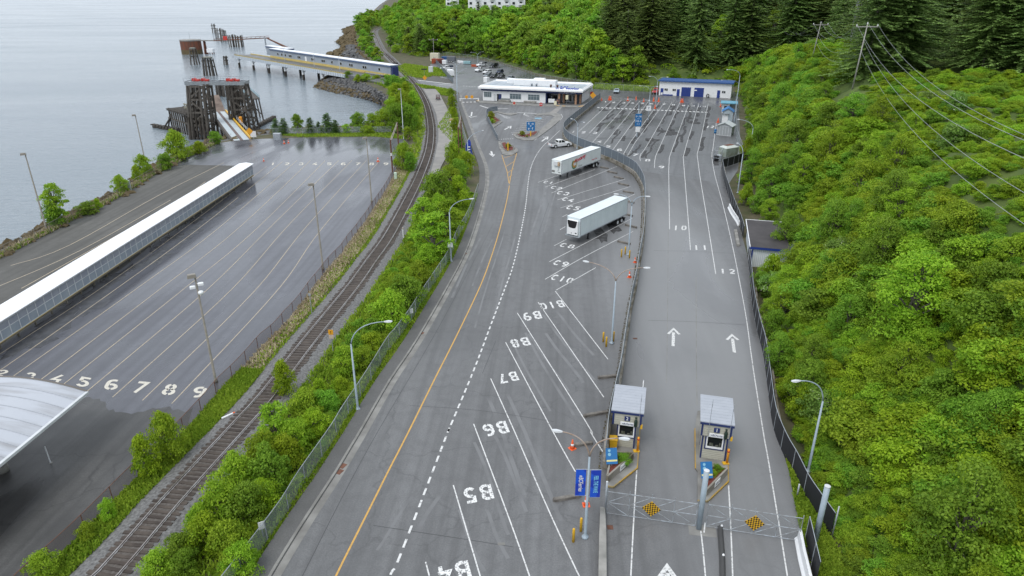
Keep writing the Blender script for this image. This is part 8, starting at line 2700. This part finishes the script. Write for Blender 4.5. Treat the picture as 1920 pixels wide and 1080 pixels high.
for i, (x, y, wpx, hpx) in enumerate(VERGE):
 b = G(x, y)
 wd = pxsize(b, wpx)
 hm = max(0.9, min(zat(b, y - hpx), 7.0)) * (0.8 if y > 560 else 0.95)
 wd *= 0.88
 if hpx >= 85 and y < 900:
  mp_, nm, cat = ALDER[i % 3], 'young_alder', 'tree'
  zone = 'by the street lamp' if y < 520 else 'leaning over the rails'
  k = hm; sx = wd / (2 * 0.40 * hm)
 else:
  mp_ = (SHRUB + YSHRUB)[(i * 3) % 7]
  nm, cat = 'verge_shrub', 'shrub'
  zone = 'between ballast and galvanised fence' if y > 560 else 'between rails and footway fence' if y > 335 else 'beside the platform fence'
  k = hm; sx = wd / (2 * 0.85 * hm)
 where = 'near the picture foot' if y > 950 else 'opposite bays B5 and B6' if y > 760 else 'around the verge street lamp' if y > 620 else 'opposite bays B9 and B10' if y > 520 else 'opposite the C bays' if y > 320 else 'opposite the forecourt'
 t = plant(mp_, nm, '%s %s %s' % ('tall leafy young alder' if nm == 'young_alder' else 'dense bright green shrub', zone, where), cat, b, k, 'verge shrubs ' + where + zone[:14])
 t.scale = (k * sx, k * sx, k)
# --- single plants with labels of their own
for x, y, wpx, hpx, kind, lb in [(322, 858, 75, 78, 0, 'green bush left of the rails under the rusty fence'), (278, 893, 70, 72, 1, 'yellow green small tree left of the rails, in front of another bush'), (206, 973, 36, 34, 0, 'small round bush on the grass by the rusty fence'), (85, 1080, 70, 40, 0, 'low bush at the foot of the picture beside the rusty fence'), (165, 1008, 40, 25, 0, 'low weedy bush below the small round one'),
                                 (310, 820, 40, 45, 1, 'thin yellow sapling behind the green bush at the rusty fence'), (535, 742, 60, 62, 1, 'thin yellow sapling overhanging the rails'),
                                 (112, 421, 58, 76, 2, 'feathery small alder on the sea bank beside a mast'), (105, 424, 45, 35, 3, 'dark bushy shrub at the foot of the small alder'), (228, 362, 34, 32, 0, 'leaning green shrub at the pale cabinet on the sea fence'), (272, 328, 36, 36, 0, 'bright shrub behind the sea fence at the mast'), (258, 340, 28, 28, 1, 'yellowish shrub beside the shore mast'), (335, 300, 62, 52, 0, 'large bright shrub on the shore below the timber towers'), (312, 318, 40, 28, 3, 'spreading shrub at the shore fence'), (165, 402, 45, 22, 3, 'low dull shrub on the sea bank'), (185, 393, 22, 20, 1, 'little yellow shrub on the sea bank'), (375, 288, 40, 22, 1, 'grassy shrub at the ramp abutment'), (405, 270, 30, 22, 3, 'shrub against the ramp abutment'),
                                 (758, 318, 46, 48, 0, 'rounded bush between the gantry and the rails'), (770, 322, 30, 34, 3, 'darker bush beside the rounded bush near the gantry')]:
 b = G(x, y)
 mp_ = [SHRUB[0], YSHRUB[1], ALDER[0], SHRUB[1]][kind]
 hm = max(0.9, zat(b, y - hpx)); wd = pxsize(b, wpx)
 t = plant(mp_, 'shrub' if kind != 2 else 'small_alder', lb, 'shrub' if kind != 2 else 'tree', b, hm)
 sx = wd / (2 * (0.85 if kind != 2 else 0.4))
 t.scale = (sx, sx, hm)
for i, (x, y, hpx, lb) in enumerate([(519, 250, 26, 'first small spruce from the ramp on the cove edge'), (534, 251, 28, 'second small spruce from the ramp on the cove edge'), (583, 250, 28, 'small spruce left of the tallest one on the cove edge'), (598, 249, 20, 'thin grey small spruce on the cove edge'), (615, 249, 35, 'tallest small spruce on the cove edge'), (630, 250, 24, 'small spruce right of the tallest one on the cove edge')]):
 b = G(x, y)
 plant(YSPRUCE[i % 2], 'small_spruce', lb, 'tree', b, zat(b, y - hpx) * 1.05, 'small spruces on the cove edge')
COVE = [(559, 248, 26, 32), (672, 246, 34, 34), (700, 246, 36, 32), (720, 246, 40, 40), (745, 248, 45, 50), (768, 246, 40, 50), (735, 225, 36, 42), (757, 222, 44, 50), (775, 218, 34, 44), (745, 200, 36, 44), (762, 198, 36, 42), (742, 180, 32, 36), (757, 178, 32, 32), (765, 262, 26, 24), (780, 240, 22, 26), (782, 200, 16, 20), (650, 249, 26, 16), (690, 250, 30, 14)]
for i, (x, y, wpx, hpx) in enumerate(COVE):
 b = G(x, y)
 hm = max(1.5, zat(b, y - hpx)); wd = pxsize(b, wpx)
 t = plant((SHRUB + YSHRUB)[(i * 2 + (0 if x > 730 else 1)) % 7], 'cove_shrub', 'leafy shrub tree at the %s of the cove %s' % ('head' if x > 725 else 'near edge', 'beside the rails' if x > 725 else 'behind the wire fence'), 'shrub', b, hm, 'shrubs round the cove ' + ('head' if x > 725 else 'edge'))
 t.scale = (wd / 1.6, wd / 1.6, hm)
for i, (x, y, wpx, hpx, lb) in enumerate([(653, 147, 18, 13, 'small dark bush on the riprap beside the pier'), (672, 154, 24, 14, 'yellow green bush at the riprap crest'), (688, 153, 28, 14, 'low spreading bush in the middle of the riprap crest'), (706, 151, 20, 10, 'small bush below the causeway fence'), (730, 164, 30, 22, 'dense dark bush at the causeway end of the riprap'), (722, 147, 12, 6, 'tiny bush by the crossing road')]):
 b = G(x, y)
 hm = max(1.5, zat(b, y - hpx)); wd = pxsize(b, wpx)
 t = plant(SHRUB[1] if i in (0, 4) else YSHRUB[1] if i == 1 else SHRUB[0], 'riprap_bush', lb, 'shrub', b, hm)
 t.scale = (wd / 1.7, wd / 1.7, hm)
for x, y, wpx, hpx, k, lb in [(1408, 345, 46, 62, 0, 'rounded leafy tree behind the upper black fence bend'), (1398, 385, 34, 40, 1, 'bright bush at the roadside foot between black fence and shed'), (1422, 400, 40, 40, 2, 'bush behind the dark shed roof'), (1440, 420, 40, 46, 3, 'leafy bush at the hill side of the shed roof'), (1466, 486, 56, 84, 0, 'tall bush overhanging the shed roof from the bank'), (1445, 530, 56, 50, 1, 'bright bush in front of the shed wall'), (1424, 545, 36, 34, 2, 'low bush beside the fence below the shed'), (1468, 560, 60, 60, 3, 'leafy bush on the bank foot below the shed'), (1400, 300, 34, 40, 1, 'bush behind the tank compound'), (1418, 300, 40, 60, 2, 'tall bush on the bank behind the tank compound'), (1392, 345, 26, 24, 3, 'low bush inside the upper black fence'),
  (1455, 700, 60, 70, 0, 'bush leaning over the long black fence opposite bay B7'), (1480, 760, 60, 60, 1, 'yellow bush behind the long black fence opposite the booths'), (1448, 640, 46, 56, 2, 'bush behind the long black fence opposite bay B8'), (1440, 600, 40, 40, 3, 'bush behind the long black fence opposite bay B9'), (1500, 790, 60, 70, 1, 'bright yellow green bush behind the camera street lamp')]:
 b = G(x, y)
 b.z = max(0.0, hz(b.x, b.y))
 if b.z > 0.3:
  b = ray_hill(x, y)
 hm = max(1.5, zat(b, y - hpx) - b.z); wd = pxsize(b, wpx)
 t = plant((BTREE[0], YSHRUB[1], SHRUB[1], BTREE[1])[k], 'bank_shrub', lb, 'shrub', b, hm)
 sx = wd / (0.9 if k in (0, 3) else 1.5)
 t.scale = (sx, sx, hm)
# forecourt and planter plants
for x, y, w_, h_, lb, mp_ in [(921, 225, 2.6, 2.4, 'large golden clipped shrub in the left forecourt bed', BALL), (923.5, 231.5, 1.5, 1.3, 'round green clipped shrub below the golden one', SHRUB[0]), (979, 254, 2.0, 1.1, 'round yellow green clipped shrub left of the direction sign', BALL), (988, 257.3, 0.9, 0.5, 'small brown tuft beside the direction sign', BALL), (953, 277, 1.8, 1.0, 'golden tuft on the tip bed', BALL),
                              (1167, 870, 1.25, 0.85, 'feathery green bush in the planter by the divider wall', SHRUB[1]), (1337, 898, 0.8, 0.7, 'small green bush in the planter behind the thick gate post', SHRUB[0]), (1344, 889, 0.8, 0.8, 'upper green bush in the middle planter, nearer its booth', SHRUB[1])]:
 b = G(x, y, 0.2)
 t = plant(mp_, 'shrub', lb, 'shrub', b, h_)
 t.scale = (w_ / 1.3, w_ / 1.3, h_ * 1.05)
for i, u in enumerate((0.2, 0.5)):
 pass
# --- broadleaf wood on the hill behind the terminal
def inpoly(p, poly):
 x, y = p
 c = False
 j = len(poly) - 1
 for i in range(len(poly)):
  if (poly[i][1] > y) != (poly[j][1] > y) and x < (poly[j][0] - poly[i][0]) * (y - poly[i][1]) / (poly[j][1] - poly[i][1]) + poly[i][0]:
   c = not c
  j = i
 return c
def project(p):
 d = Vector(p) - Vector((0, 0, H))
 zc_ = d.y * cT - d.z * sT
 yu = d.y * sT + d.z * cT
 return 960 + F * d.x / zc_, 540 - F * yu / zc_, zc_
taken = []
def scatter(n, xr, yr, dmin, test, tries=60000, seed=5):
 rg = random.Random(seed)
 out = []
 cell = {}
 for _ in range(tries):
  if len(out) >= n:
   break
  p = (rg.uniform(*xr), rg.uniform(*yr))
  dm = dmin(p) if callable(dmin) else dmin
  if not test(p):
   continue
  kx, ky = int(p[0] // 12), int(p[1] // 12)
  ok = True
  for i in (-1, 0, 1):
   for j in (-1, 0, 1):
    for q in cell.get((kx + i, ky + j), ()):
     if (q[0] - p[0]) ** 2 + (q[1] - p[1]) ** 2 < dm * dm:
      ok = False
  if ok:
   out.append(p); cell.setdefault((kx, ky), []).append(p)
 return out
def hd(p):
 return float(hill_d(np.array([p[0]]), np.array([p[1]]))[0])
CONPOLY = [(72, 148), (96, 135), (130, 123), (230, 92), (420, 200), (420, 470), (90, 500), (52, 420), (40, 330), (38, 301), (62, 296), (100, 297), (116, 275), (120, 246), (104, 205)]
CORR = [(84, 262), (70, 145), (112, 246), (132, 330), (118, 345), (95, 300)]
def wood_test(p):
 x, y, z = project((p[0], p[1], 8))
 return 690 < x < 1175 and y < 175 and hd(p) > 1.5 and not inpoly(p, CONPOLY) and p[1] > 262
def wood_d(p):
 return 4.6 if p[1] < 400 else 6.0 if p[1] < 520 else 9.0 if p[1] < 700 else 14.0
wood = scatter(2500, (-300, 62), (265, 1100), wood_d, wood_test, seed=9, tries=90000)
def cap_h(p, h_):
 px, py, zc_ = project((p[0], p[1], hz(*p)))
 if 826 < px < 1003 and zc_ < 520:
  lim = zat(Vector((p[0], p[1], 0)), 15 + 5 * math.sin(px * 0.35)) - hz(*p)
  return max(2.5, min(h_, lim))
 return h_
wood.sort(key=lambda p: project((p[0], p[1], hz(*p)))[2] + 3.0 * max(0, hd(p) - 30))
wood, wood_rest = wood[:290], wood[290:]
for i, p in enumerate(wood):
 z = hz(*p)
 d = hd(p)
 h_ = (rnd.uniform(11, 18) if p[1] < 480 else rnd.uniform(11, 17))
 if d < 5:
  h_ *= 0.7
 px, py, _ = project((p[0], p[1], z))
 h_ = cap_h(p, h_)
 ev = rnd.random() < (0.10 if px < 1000 else 0.03)
 spot = 'behind the office' if px > 950 else 'behind the car park' if px > 800 else 'beside the curving rails'
 dist = 'front edge' if d < 14 else 'slope' if p[1] < 500 else 'far crest'
 if ev:
  plant(SPRUCE[i % 5], 'spruce', 'dark spruce among bright broadleaf trees on the %s %s' % (dist, spot), 'tree', (p[0], p[1], z - 0.3), h_ * 1.35, 'dark spruces in the broadleaf wood, %s %s' % (dist, spot))
 else:
  t = plant(TREES[i % 6], 'broadleaf_tree', 'bright green broadleaf tree of the wood %s, on its %s' % (spot, dist), 'tree', (p[0], p[1], z - 0.3), h_, 'broadleaf trees %s, %s' % (spot, dist))
  k = rnd.uniform(0.75, 1.05)
  t.scale = (h_ * k, h_ * k, h_)
src = {}
for c in COL.objects:
 if c.name.startswith('crown') and c.data.name not in src:
  src[c.data.name] = c
def srcs(protos):
 return [src[q[0].name] for q in protos if q[0].name in src]
ws = []
for p in wood_rest:
 h_ = rnd.uniform(11, 18) if p[1] < 480 else rnd.uniform(11, 17)
 h_ = cap_h(p, h_)
 k = h_ * rnd.uniform(0.75, 1.05)
 ws.append((k, k, h_))
mass('distant_wood', [(p[0], p[1], hz(*p) - 0.3) for p in wood_rest], ws, srcs(TREES), 3)
# bare pale trunks at the wood edge come with the trees; small trees on the point left of the rails
pt = scatter(46, (-260, -60), (290, 1150), 8.5, lambda p: (lambda q: 655 < q[0] < 760 and q[1] < 128)(project((p[0], p[1], 3))) and inpoly(p, poly) and hd(p) < -5 and min((Vector((p[0], p[1], 0)) - q).length for q in trk) > 6.5 and not (p[1] < 330 and p[0] > -75), seed=21)
for i, p in enumerate(pt):
 h_ = rnd.uniform(5.5, 9.0) if p[1] < 520 else rnd.uniform(9, 14)
 t = plant((TREES + SHRUB[:2])[i % 8], 'broadleaf_tree', 'bright green tree on the rocky point between the sea and the rails', 'tree', (p[0], p[1], -0.2), h_, 'trees on the rocky point')
 if i % 8 > 5:
  t.scale = (h_ * 0.6, h_ * 0.6, h_ * 0.6)
# --- dark conifer stand
def con_d(p):
 return 5.6
cons = scatter(215, (20, 330), (90, 430), con_d, lambda p: inpoly(p, CONPOLY) and hd(p) > 1.0 and (lambda q: 1080 < q[0] < 2050)(project((p[0], p[1], 25))) , seed=31)
cons = [p for p in cons]
cons.sort(key=lambda p: p[1])
for i, p in enumerate(cons):
 z = hz(*p)
 px, py, _ = project((p[0], p[1], z))
 h_ = rnd.uniform(24, 36)
 if hd(p) < 8:
  h_ *= 0.8
 spot = 'behind the workshop' if px < 1400 else 'behind the utility poles' if px < 1660 else 'on the crest above the bushy bank'
 kind = rnd.random()
 if kind < 0.16 and 1100 < px < 1500:
  plant(TREES[i % 6], 'broadleaf_tree', 'green broadleaf tree standing among dark spruces ' + spot, 'tree', (p[0], p[1], z - 0.3), h_ * 0.5, 'broadleaf trees among the spruces ' + spot)
 else:
  t = plant(SPRUCE[i % 5], 'spruce', 'tall dark spruce in the dense stand ' + spot, 'tree', (p[0], p[1], z - 0.5), h_, 'spruces ' + spot)
  k = rnd.uniform(0.85, 1.15)
  t.scale = (h_ * k, h_ * k, h_)
# --- bushes on the bank
def bank_test(p):
 if P1.y - 25 < p[1] < P1.y + 4 and abs(p[0] - P1.x * p[1] / P1.y) < 5:
  return False
 d = hd(p)
 if d < 0.8 or inpoly(p, CONPOLY):
  return False
 q = project((p[0], p[1], 12))
 return -20 < q[0] < 2060 and -40 < q[1] < 1250 and q[2] > 12
def bank_d(p):
 return 2.3 if p[1] < 90 else 3.2 if p[1] < 160 else 4.6
bank = scatter(300, (20, 150), (8, 345), bank_d, lambda p: bank_test(p) and hd(p) < (24 if p[1] < 120 else 40), seed=41)
for i, p in enumerate(bank):
 z = hz(*p)
 d = hd(p)
 px, py, _ = project((p[0], p[1], z))
 tall = (d < 15 and rnd.random() < (0.6 if p[1] > 95 else 0.36 if d < 10 else 0.10))
 where = 'above the booths' if p[1] < 62 else 'above the exit lane' if p[1] < 92 else 'beyond the shed' if p[1] < 150 else 'below the utility poles' if p[1] < 240 else 'by the kiosks'
 lev = 'foot' if d < 8 else 'steep face' if d < 18 else 'top'
 if tall:
  h_ = (rnd.uniform(6.0, 9.5) if p[1] > 95 and d < 8 else rnd.uniform(4.5, 6.5) if p[1] > 95 else rnd.uniform(4.0, 7.5)) * (1.0 if d > 3 else 0.75)
  t = plant(BTREE[i % 4], 'bank_tree', 'small leafy tree on the %s of the bushy bank %s' % (lev, where), 'tree', (p[0], p[1], z - 0.3), h_, 'small trees on the bank, %s %s' % (lev, where))
  k = rnd.uniform(0.7, 1.05)
  t.scale = (h_ * k, h_ * k, h_)
 elif rnd.random() < 0.07:
  h_ = rnd.uniform(2.2, 3.2)
  t = plant(FLOWER[i % 2], 'flowering_shrub', 'white flowering shrub on the %s of the bushy bank %s' % (lev, where), 'shrub', (p[0], p[1], z - 0.2), h_, 'white flowering shrubs, %s %s' % (lev, where))
 else:
  h_ = rnd.uniform(1.5, 3.0) if d < 15 else rnd.uniform(1.1, 2.0)
  t = plant(SHRUB[i % 5], 'bank_shrub', 'green shrub on the %s of the bushy bank %s' % (lev, where), 'shrub', (p[0], p[1], z - 0.3), h_, 'shrubs on the bank, %s %s' % (lev, where))
  t.scale = (h_ * 1.25, h_ * 1.25, h_)
# undergrowth over the whole bank: nobody could count it
up_, us_ = [], []
for xr, yr, n_, k_ in (((20, 85), (4, 112), 5200, 1.0), ((80, 135), (4, 112), 1500, 1.7), ((25, 150), (105, 220), 5200, 1.5), ((40, 170), (215, 350), 4200, 2.2)):
 xs_, ys_ = RG.uniform(*xr, n_), RG.uniform(*yr, n_)
 zz_, dd = hill_z(xs_, ys_), hill_d(xs_, ys_)
 dz = ys_ * cT - (zz_ - H) * sT
 sx_ = 960 + F * xs_ / dz; sy_ = 540 - F * (ys_ * sT + (zz_ - H) * cT) / dz
 ok = (dd > 0.5) & (sx_ > 1300) & (sx_ < 3000) & (sy_ > 60) & (sy_ < 1700) & (dz > 6)
 for i in np.where(ok)[0]:
  if ys_[i] > 110 and inpoly((xs_[i], ys_[i]), CONPOLY):
   continue
  if -3 < (ys_[i] - P1.y) < 5 and abs(xs_[i] - P1.x) < 4 or (P1.y - 22 < ys_[i] < P1.y and abs(xs_[i] - P1.x * ys_[i] / P1.y) < 3.5 and RG.uniform() < 0.8):
   continue
  h_ = (0.7 + min(1.7, RG.exponential(0.7))) * k_ ** 0.5 * (1.25 if 3 < dd[i] < 14 else 0.62)
  if dd[i] < 3:
   h_ *= 0.6
  wd = max(h_, 0.9) * RG.uniform(0.9, 1.3) * k_ ** 0.4
  up_.append((xs_[i], ys_[i], zz_[i] - 0.25)); us_.append((wd, wd, h_))
for x, y in zip(RG.uniform(22, 36, 1500), RG.uniform(12, 64, 1500)):
 d = float(hill_d(np.array([x]), np.array([y]))[0])
 if 0.3 < d < 8:
  h_ = RG.uniform(0.5, 1.3)
  up_.append((x, y, hz(x, y) - 0.15)); us_.append((h_ * 1.3, h_ * 1.3, h_))
mass('undergrowth', up_, us_, srcs(SHRUB + YSHRUB), 8)
# undergrowth of the wood floors
fp = scatter(1300, (-260, 140), (258, 700), lambda p: 3.0 if p[1] < 420 else 5.0, lambda p: hd(p) > 0.3 and (lambda q: 690 < q[0] < 1480 and q[1] < 180)(project((p[0], p[1], 2))), seed=51, tries=60000)
Vs, Ts = [], []
for p in fp:
 c = np.array([p[0], p[1], hz(*p)])
 n = 110
 dpt = hd(p)
 d = RG.normal(0, 1, (n, 3)); d[:, 2] = np.abs(d[:, 2]); d /= np.linalg.norm(d, axis=1, keepdims=True)
 wood_k = min(1.0, dpt / 14) * (0.0 if inpoly(p, CONPOLY) else 1.0)
 P = c + d * RG.uniform(1.4, 2.8) * (1 + 0.5 * wood_k) * np.array([1.2, 1.2, 0.7]) + np.array([0, 0, wood_k * RG.uniform(0.0, 1.5)])
 Vs.append(leaf_quads(P, d + np.array([0, 0, 0.5]), 0.62, RG)); Ts.append(np.full(n, RG.uniform(0, 0.6)) + RG.normal(0, 0.15, n))
o = obj('undergrowth', leaf_mesh('undergrowth', np.concatenate(Vs), np.concatenate(Ts), LM_bank))
o['kind'] = 'stuff'
def grass(name, pts, m, hgt_, dens_w, seed, z=0.0):
 """pts: (x, y) world positions"""
 rg = np.random.default_rng(seed)
 P = np.array(pts, float)
 n = len(P)
 a = rg.uniform(0, 6.28, n)
 h_ = hgt_ * rg.uniform(0.5, 1.4, n)
 wv = np.stack([np.cos(a), np.sin(a), np.zeros(n)], 1) * (dens_w * rg.uniform(0.6, 1.3, n))[:, None]
 lean = np.stack([rg.normal(0, 0.35, n), rg.normal(0, 0.35, n), np.ones(n)], 1) * h_[:, None]
 B = np.stack([P[:, 0], P[:, 1], np.full(n, z)], 1)
 V = np.stack([B - wv, B + wv, B + wv * 0.5 + lean, B - wv * 0.5 + lean * 0.95], 1).reshape(-1, 3)
 clump = 0.5 + 0.25 * np.sin(P[:, 0] * 0.9) * np.cos(P[:, 1] * 0.7)
 o = obj(name, leaf_mesh(name, V, clump + rg.normal(0, 0.2, n), m))
 o['kind'] = 'stuff'
 return o
def strip_pts(l, r, n, rg, jit=0.0):
 """random points between two polylines of equal length"""
 L_, R_ = [np.array(p.xy) for p in l], [np.array(p.xy) for p in r]
 lens = np.array([np.linalg.norm(b - a) * (np.linalg.norm(l2 - r2) + 0.2) for a, b, l2, r2 in zip(L_, L_[1:], L_, R_)])
 i = rg.choice(len(lens), n, p=lens / lens.sum())
 u, v = rg.uniform(0, 1, n), rg.uniform(0, 1, n)
 L_, R_ = np.array(L_), np.array(R_)
 a = L_[i] + (L_[i + 1] - L_[i]) * u[:, None]
 b = R_[i] + (R_[i + 1] - R_[i]) * u[:, None]
 return a + (b - a) * v[:, None]
# strip between the rusty fence and the ballast
rl = resample(rust_line, 4.0)
def toward_track(p):
 return min(trk, key=lambda q_: (q_ - p).length)
inner = []
for p in rl:
 q_ = toward_track(p)
 d = (q_ - p)
 inner.append(p + d * max(0.05, (d.length - 2.5) / max(d.length, 0.1)))
near_i = [i for i, p in enumerate(rl) if p.y < 62]
grass('grass', strip_pts([rl[i] for i in near_i], [inner[i] for i in near_i], 14000, RG), LM_grass, 0.24, 0.08, 1)
mid_i = [i for i, p in enumerate(rl) if 58 < p.y < 170]
half = [rl[i].lerp(inner[i], 0.8) for i in mid_i]
grass('dry_grass', strip_pts([rl[i] for i in mid_i], half, 13000, RG), LM_dry, 0.26, 0.09, 2)
grass('grass', strip_pts([rl[i].lerp(inner[i], 0.25) for i in mid_i], [inner[i] for i in mid_i], 9000, RG), LM_grass, 0.22, 0.08, 3)
# verge between ballast and galvanised fence
gf = resample(catmull(GG([(400, 1150), (452, 1082), (497, 1021), (534, 969), (565, 917), (624, 830), (646, 792), (691, 722), (727, 661), (744, 640), (771, 602), (786, 577), (810, 540), (844, 486), (857, 451), (880, 409), (897, 360)]), 3), 4.0)
vin = []
for p in gf:
 q_ = toward_track(p)
 d = (q_ - p)
 vin.append(p + d * max(0.05, (d.length - 2.5) / max(d.length, 0.1)))
vout = []
for p in gf:
 q_ = min(outer, key=lambda o_: (o_ - p).length)
 vout.append(q_)
grass('grass', strip_pts(gf, vin, 34000, RG), LM_grass, 0.36, 0.10, 4)
grass('grass', strip_pts(gf, vout, 12000, RG), LM_grass, 0.16, 0.07, 5)
sp_ = strip_pts([p + (q_ - p) * 0.06 for p, q_ in zip(gf, vin)], [p + (q_ - p) * 0.9 for p, q_ in zip(gf, vin)], 420, RG)
sz_ = RG.uniform(0.3, 1.1, 420)
mass('verge_undergrowth', [(p[0], p[1], -0.1) for p in sp_], [(k * 1.1, k * 1.1, k) for k in sz_], srcs(SHRUB + YSHRUB), 12)
# sea bank, crossing, causeway verge, gate corner
grass('grass', strip_pts(shore_line, [t_ for t_ in offset(shore_line, 1.4 if offset(shore_line, 1.4)[3].x < shore_line[3].x else -1.4)], 5000, RG), LM_dry, 0.5, 0.1, 6)
grass('grass', strip_pts(shore_line, [t_ for t_ in offset(shore_line, 0.9 if offset(shore_line, 0.9)[3].x < shore_line[3].x else -0.9)], 4000, RG), LM_grass, 0.45, 0.1, 7)
def poly_pts(px, n, rg):
 P = GG(px)
 q = [(p.x, p.y) for p in P]
 x0, x1 = min(p[0] for p in q), max(p[0] for p in q); y0, y1 = min(p[1] for p in q), max(p[1] for p in q)
 out = []
 while len(out) < n:
  p = (rg.uniform(x0, x1), rg.uniform(y0, y1))
  if inpoly(p, q):
   out.append(p)
 return out
rp = random.Random(3)
grass('grass', poly_pts([(740, 128), (760, 120), (800, 126), (822, 128), (850, 145), (812, 142), (795, 147), (760, 144)], 4500, rp), LM_grass, 0.6, 0.25, 8)
grass('grass', poly_pts([(778, 158), (812, 163), (850, 170), (852, 182), (826, 178), (815, 166), (790, 166)], 2500, rp), LM_grass, 0.5, 0.22, 9)
grass('grass', poly_pts([(1470, 845), (1490, 893), (1510, 935), (1533, 972), (1556, 1010), (1600, 1080), (1535, 1090), (1502, 1000), (1482, 890)], 9000, rp), LM_grass, 0.28, 0.09, 10)
grass('grass', poly_pts([(1112, 167), (1226, 173), (1226, 164), (1112, 161)], 3000, rp), LM_grass, 0.8, 0.3, 11)
grass('grass', poly_pts([(820, 240), (850, 190), (858, 215), (864, 262), (884, 318), (840, 320), (850, 270)], 3500, rp), LM_grass, 0.4, 0.16, 12)
grass('grass', poly_pts([(738, 140), (775, 160), (795, 200), (798, 240), (785, 300), (770, 320), (775, 265), (770, 220), (750, 180)], 5000, rp), LM_grass, 0.5, 0.2, 13)
grass('grass', poly_pts([(510, 252), (735, 248), (768, 262), (700, 256), (560, 257)], 3000, rp), LM_grass, 0.28, 0.16, 14)
grass('grass', poly_pts([(655, 140), (735, 152), (750, 165), (735, 170), (700, 156), (660, 147)], 1500, rp), LM_grass, 0.6, 0.25, 15)
# leaf litter and moss along the divider foot
lt = [p for p in offset(div[30:], 0.5)]
if lt[10].x > div[40].x:
 lt = offset(div[30:], -0.5)
grass('moss_litter', strip_pts(lt, [p.lerp(q_, 0.3) for p, q_ in zip(lt, div[30:])], 1500, RG), leafmat('moss_litter', (0.08, 0.05, 0.015), (0.14, 0.12, 0.03), 0.1, 0, 0), 0.05, 0.1, 16)
# rockfall nets on the cut
for px, lb in (([(1497, 283), (1507, 272), (1497, 318), (1488, 318)], 'grey rockfall net hanging on the upper part of the bank'), ([(1500, 445), (1508, 440), (1496, 502), (1474, 503)], 'grey rockfall net on the steep cut above the shed')):
 P = [ray_hill(*p) for p in px]
 o_ = P[0]
 t = thing('rockfall_net', lb, 'net', o_)
 mb = MB(); n_ = 6
 vs = []
 for k in range(n_ + 1):
  a, b_ = P[0].lerp(P[3], k / n_), P[1].lerp(P[2], k / n_)
  for q_ in range(4):
   p = a.lerp(b_, q_ / 3) - o_; vs.append(p + Vector((-1.6, -1.2, 1.5 + 0.15 * math.sin(3 * k + q_))))
 mb.add(vs, [(4 * k + q_, 4 * k + q_ + 1, 4 * k + q_ + 5, 4 * k + q_ + 4) for k in range(n_) for q_ in range(3)])
 mb.build('net_sheet', M_netting, t)
 mb = MB(); mb.tube([vs[4 * k] for k in range(n_ + 1)], 0.05, 5); mb.build('edge_cable', M_galv, t)
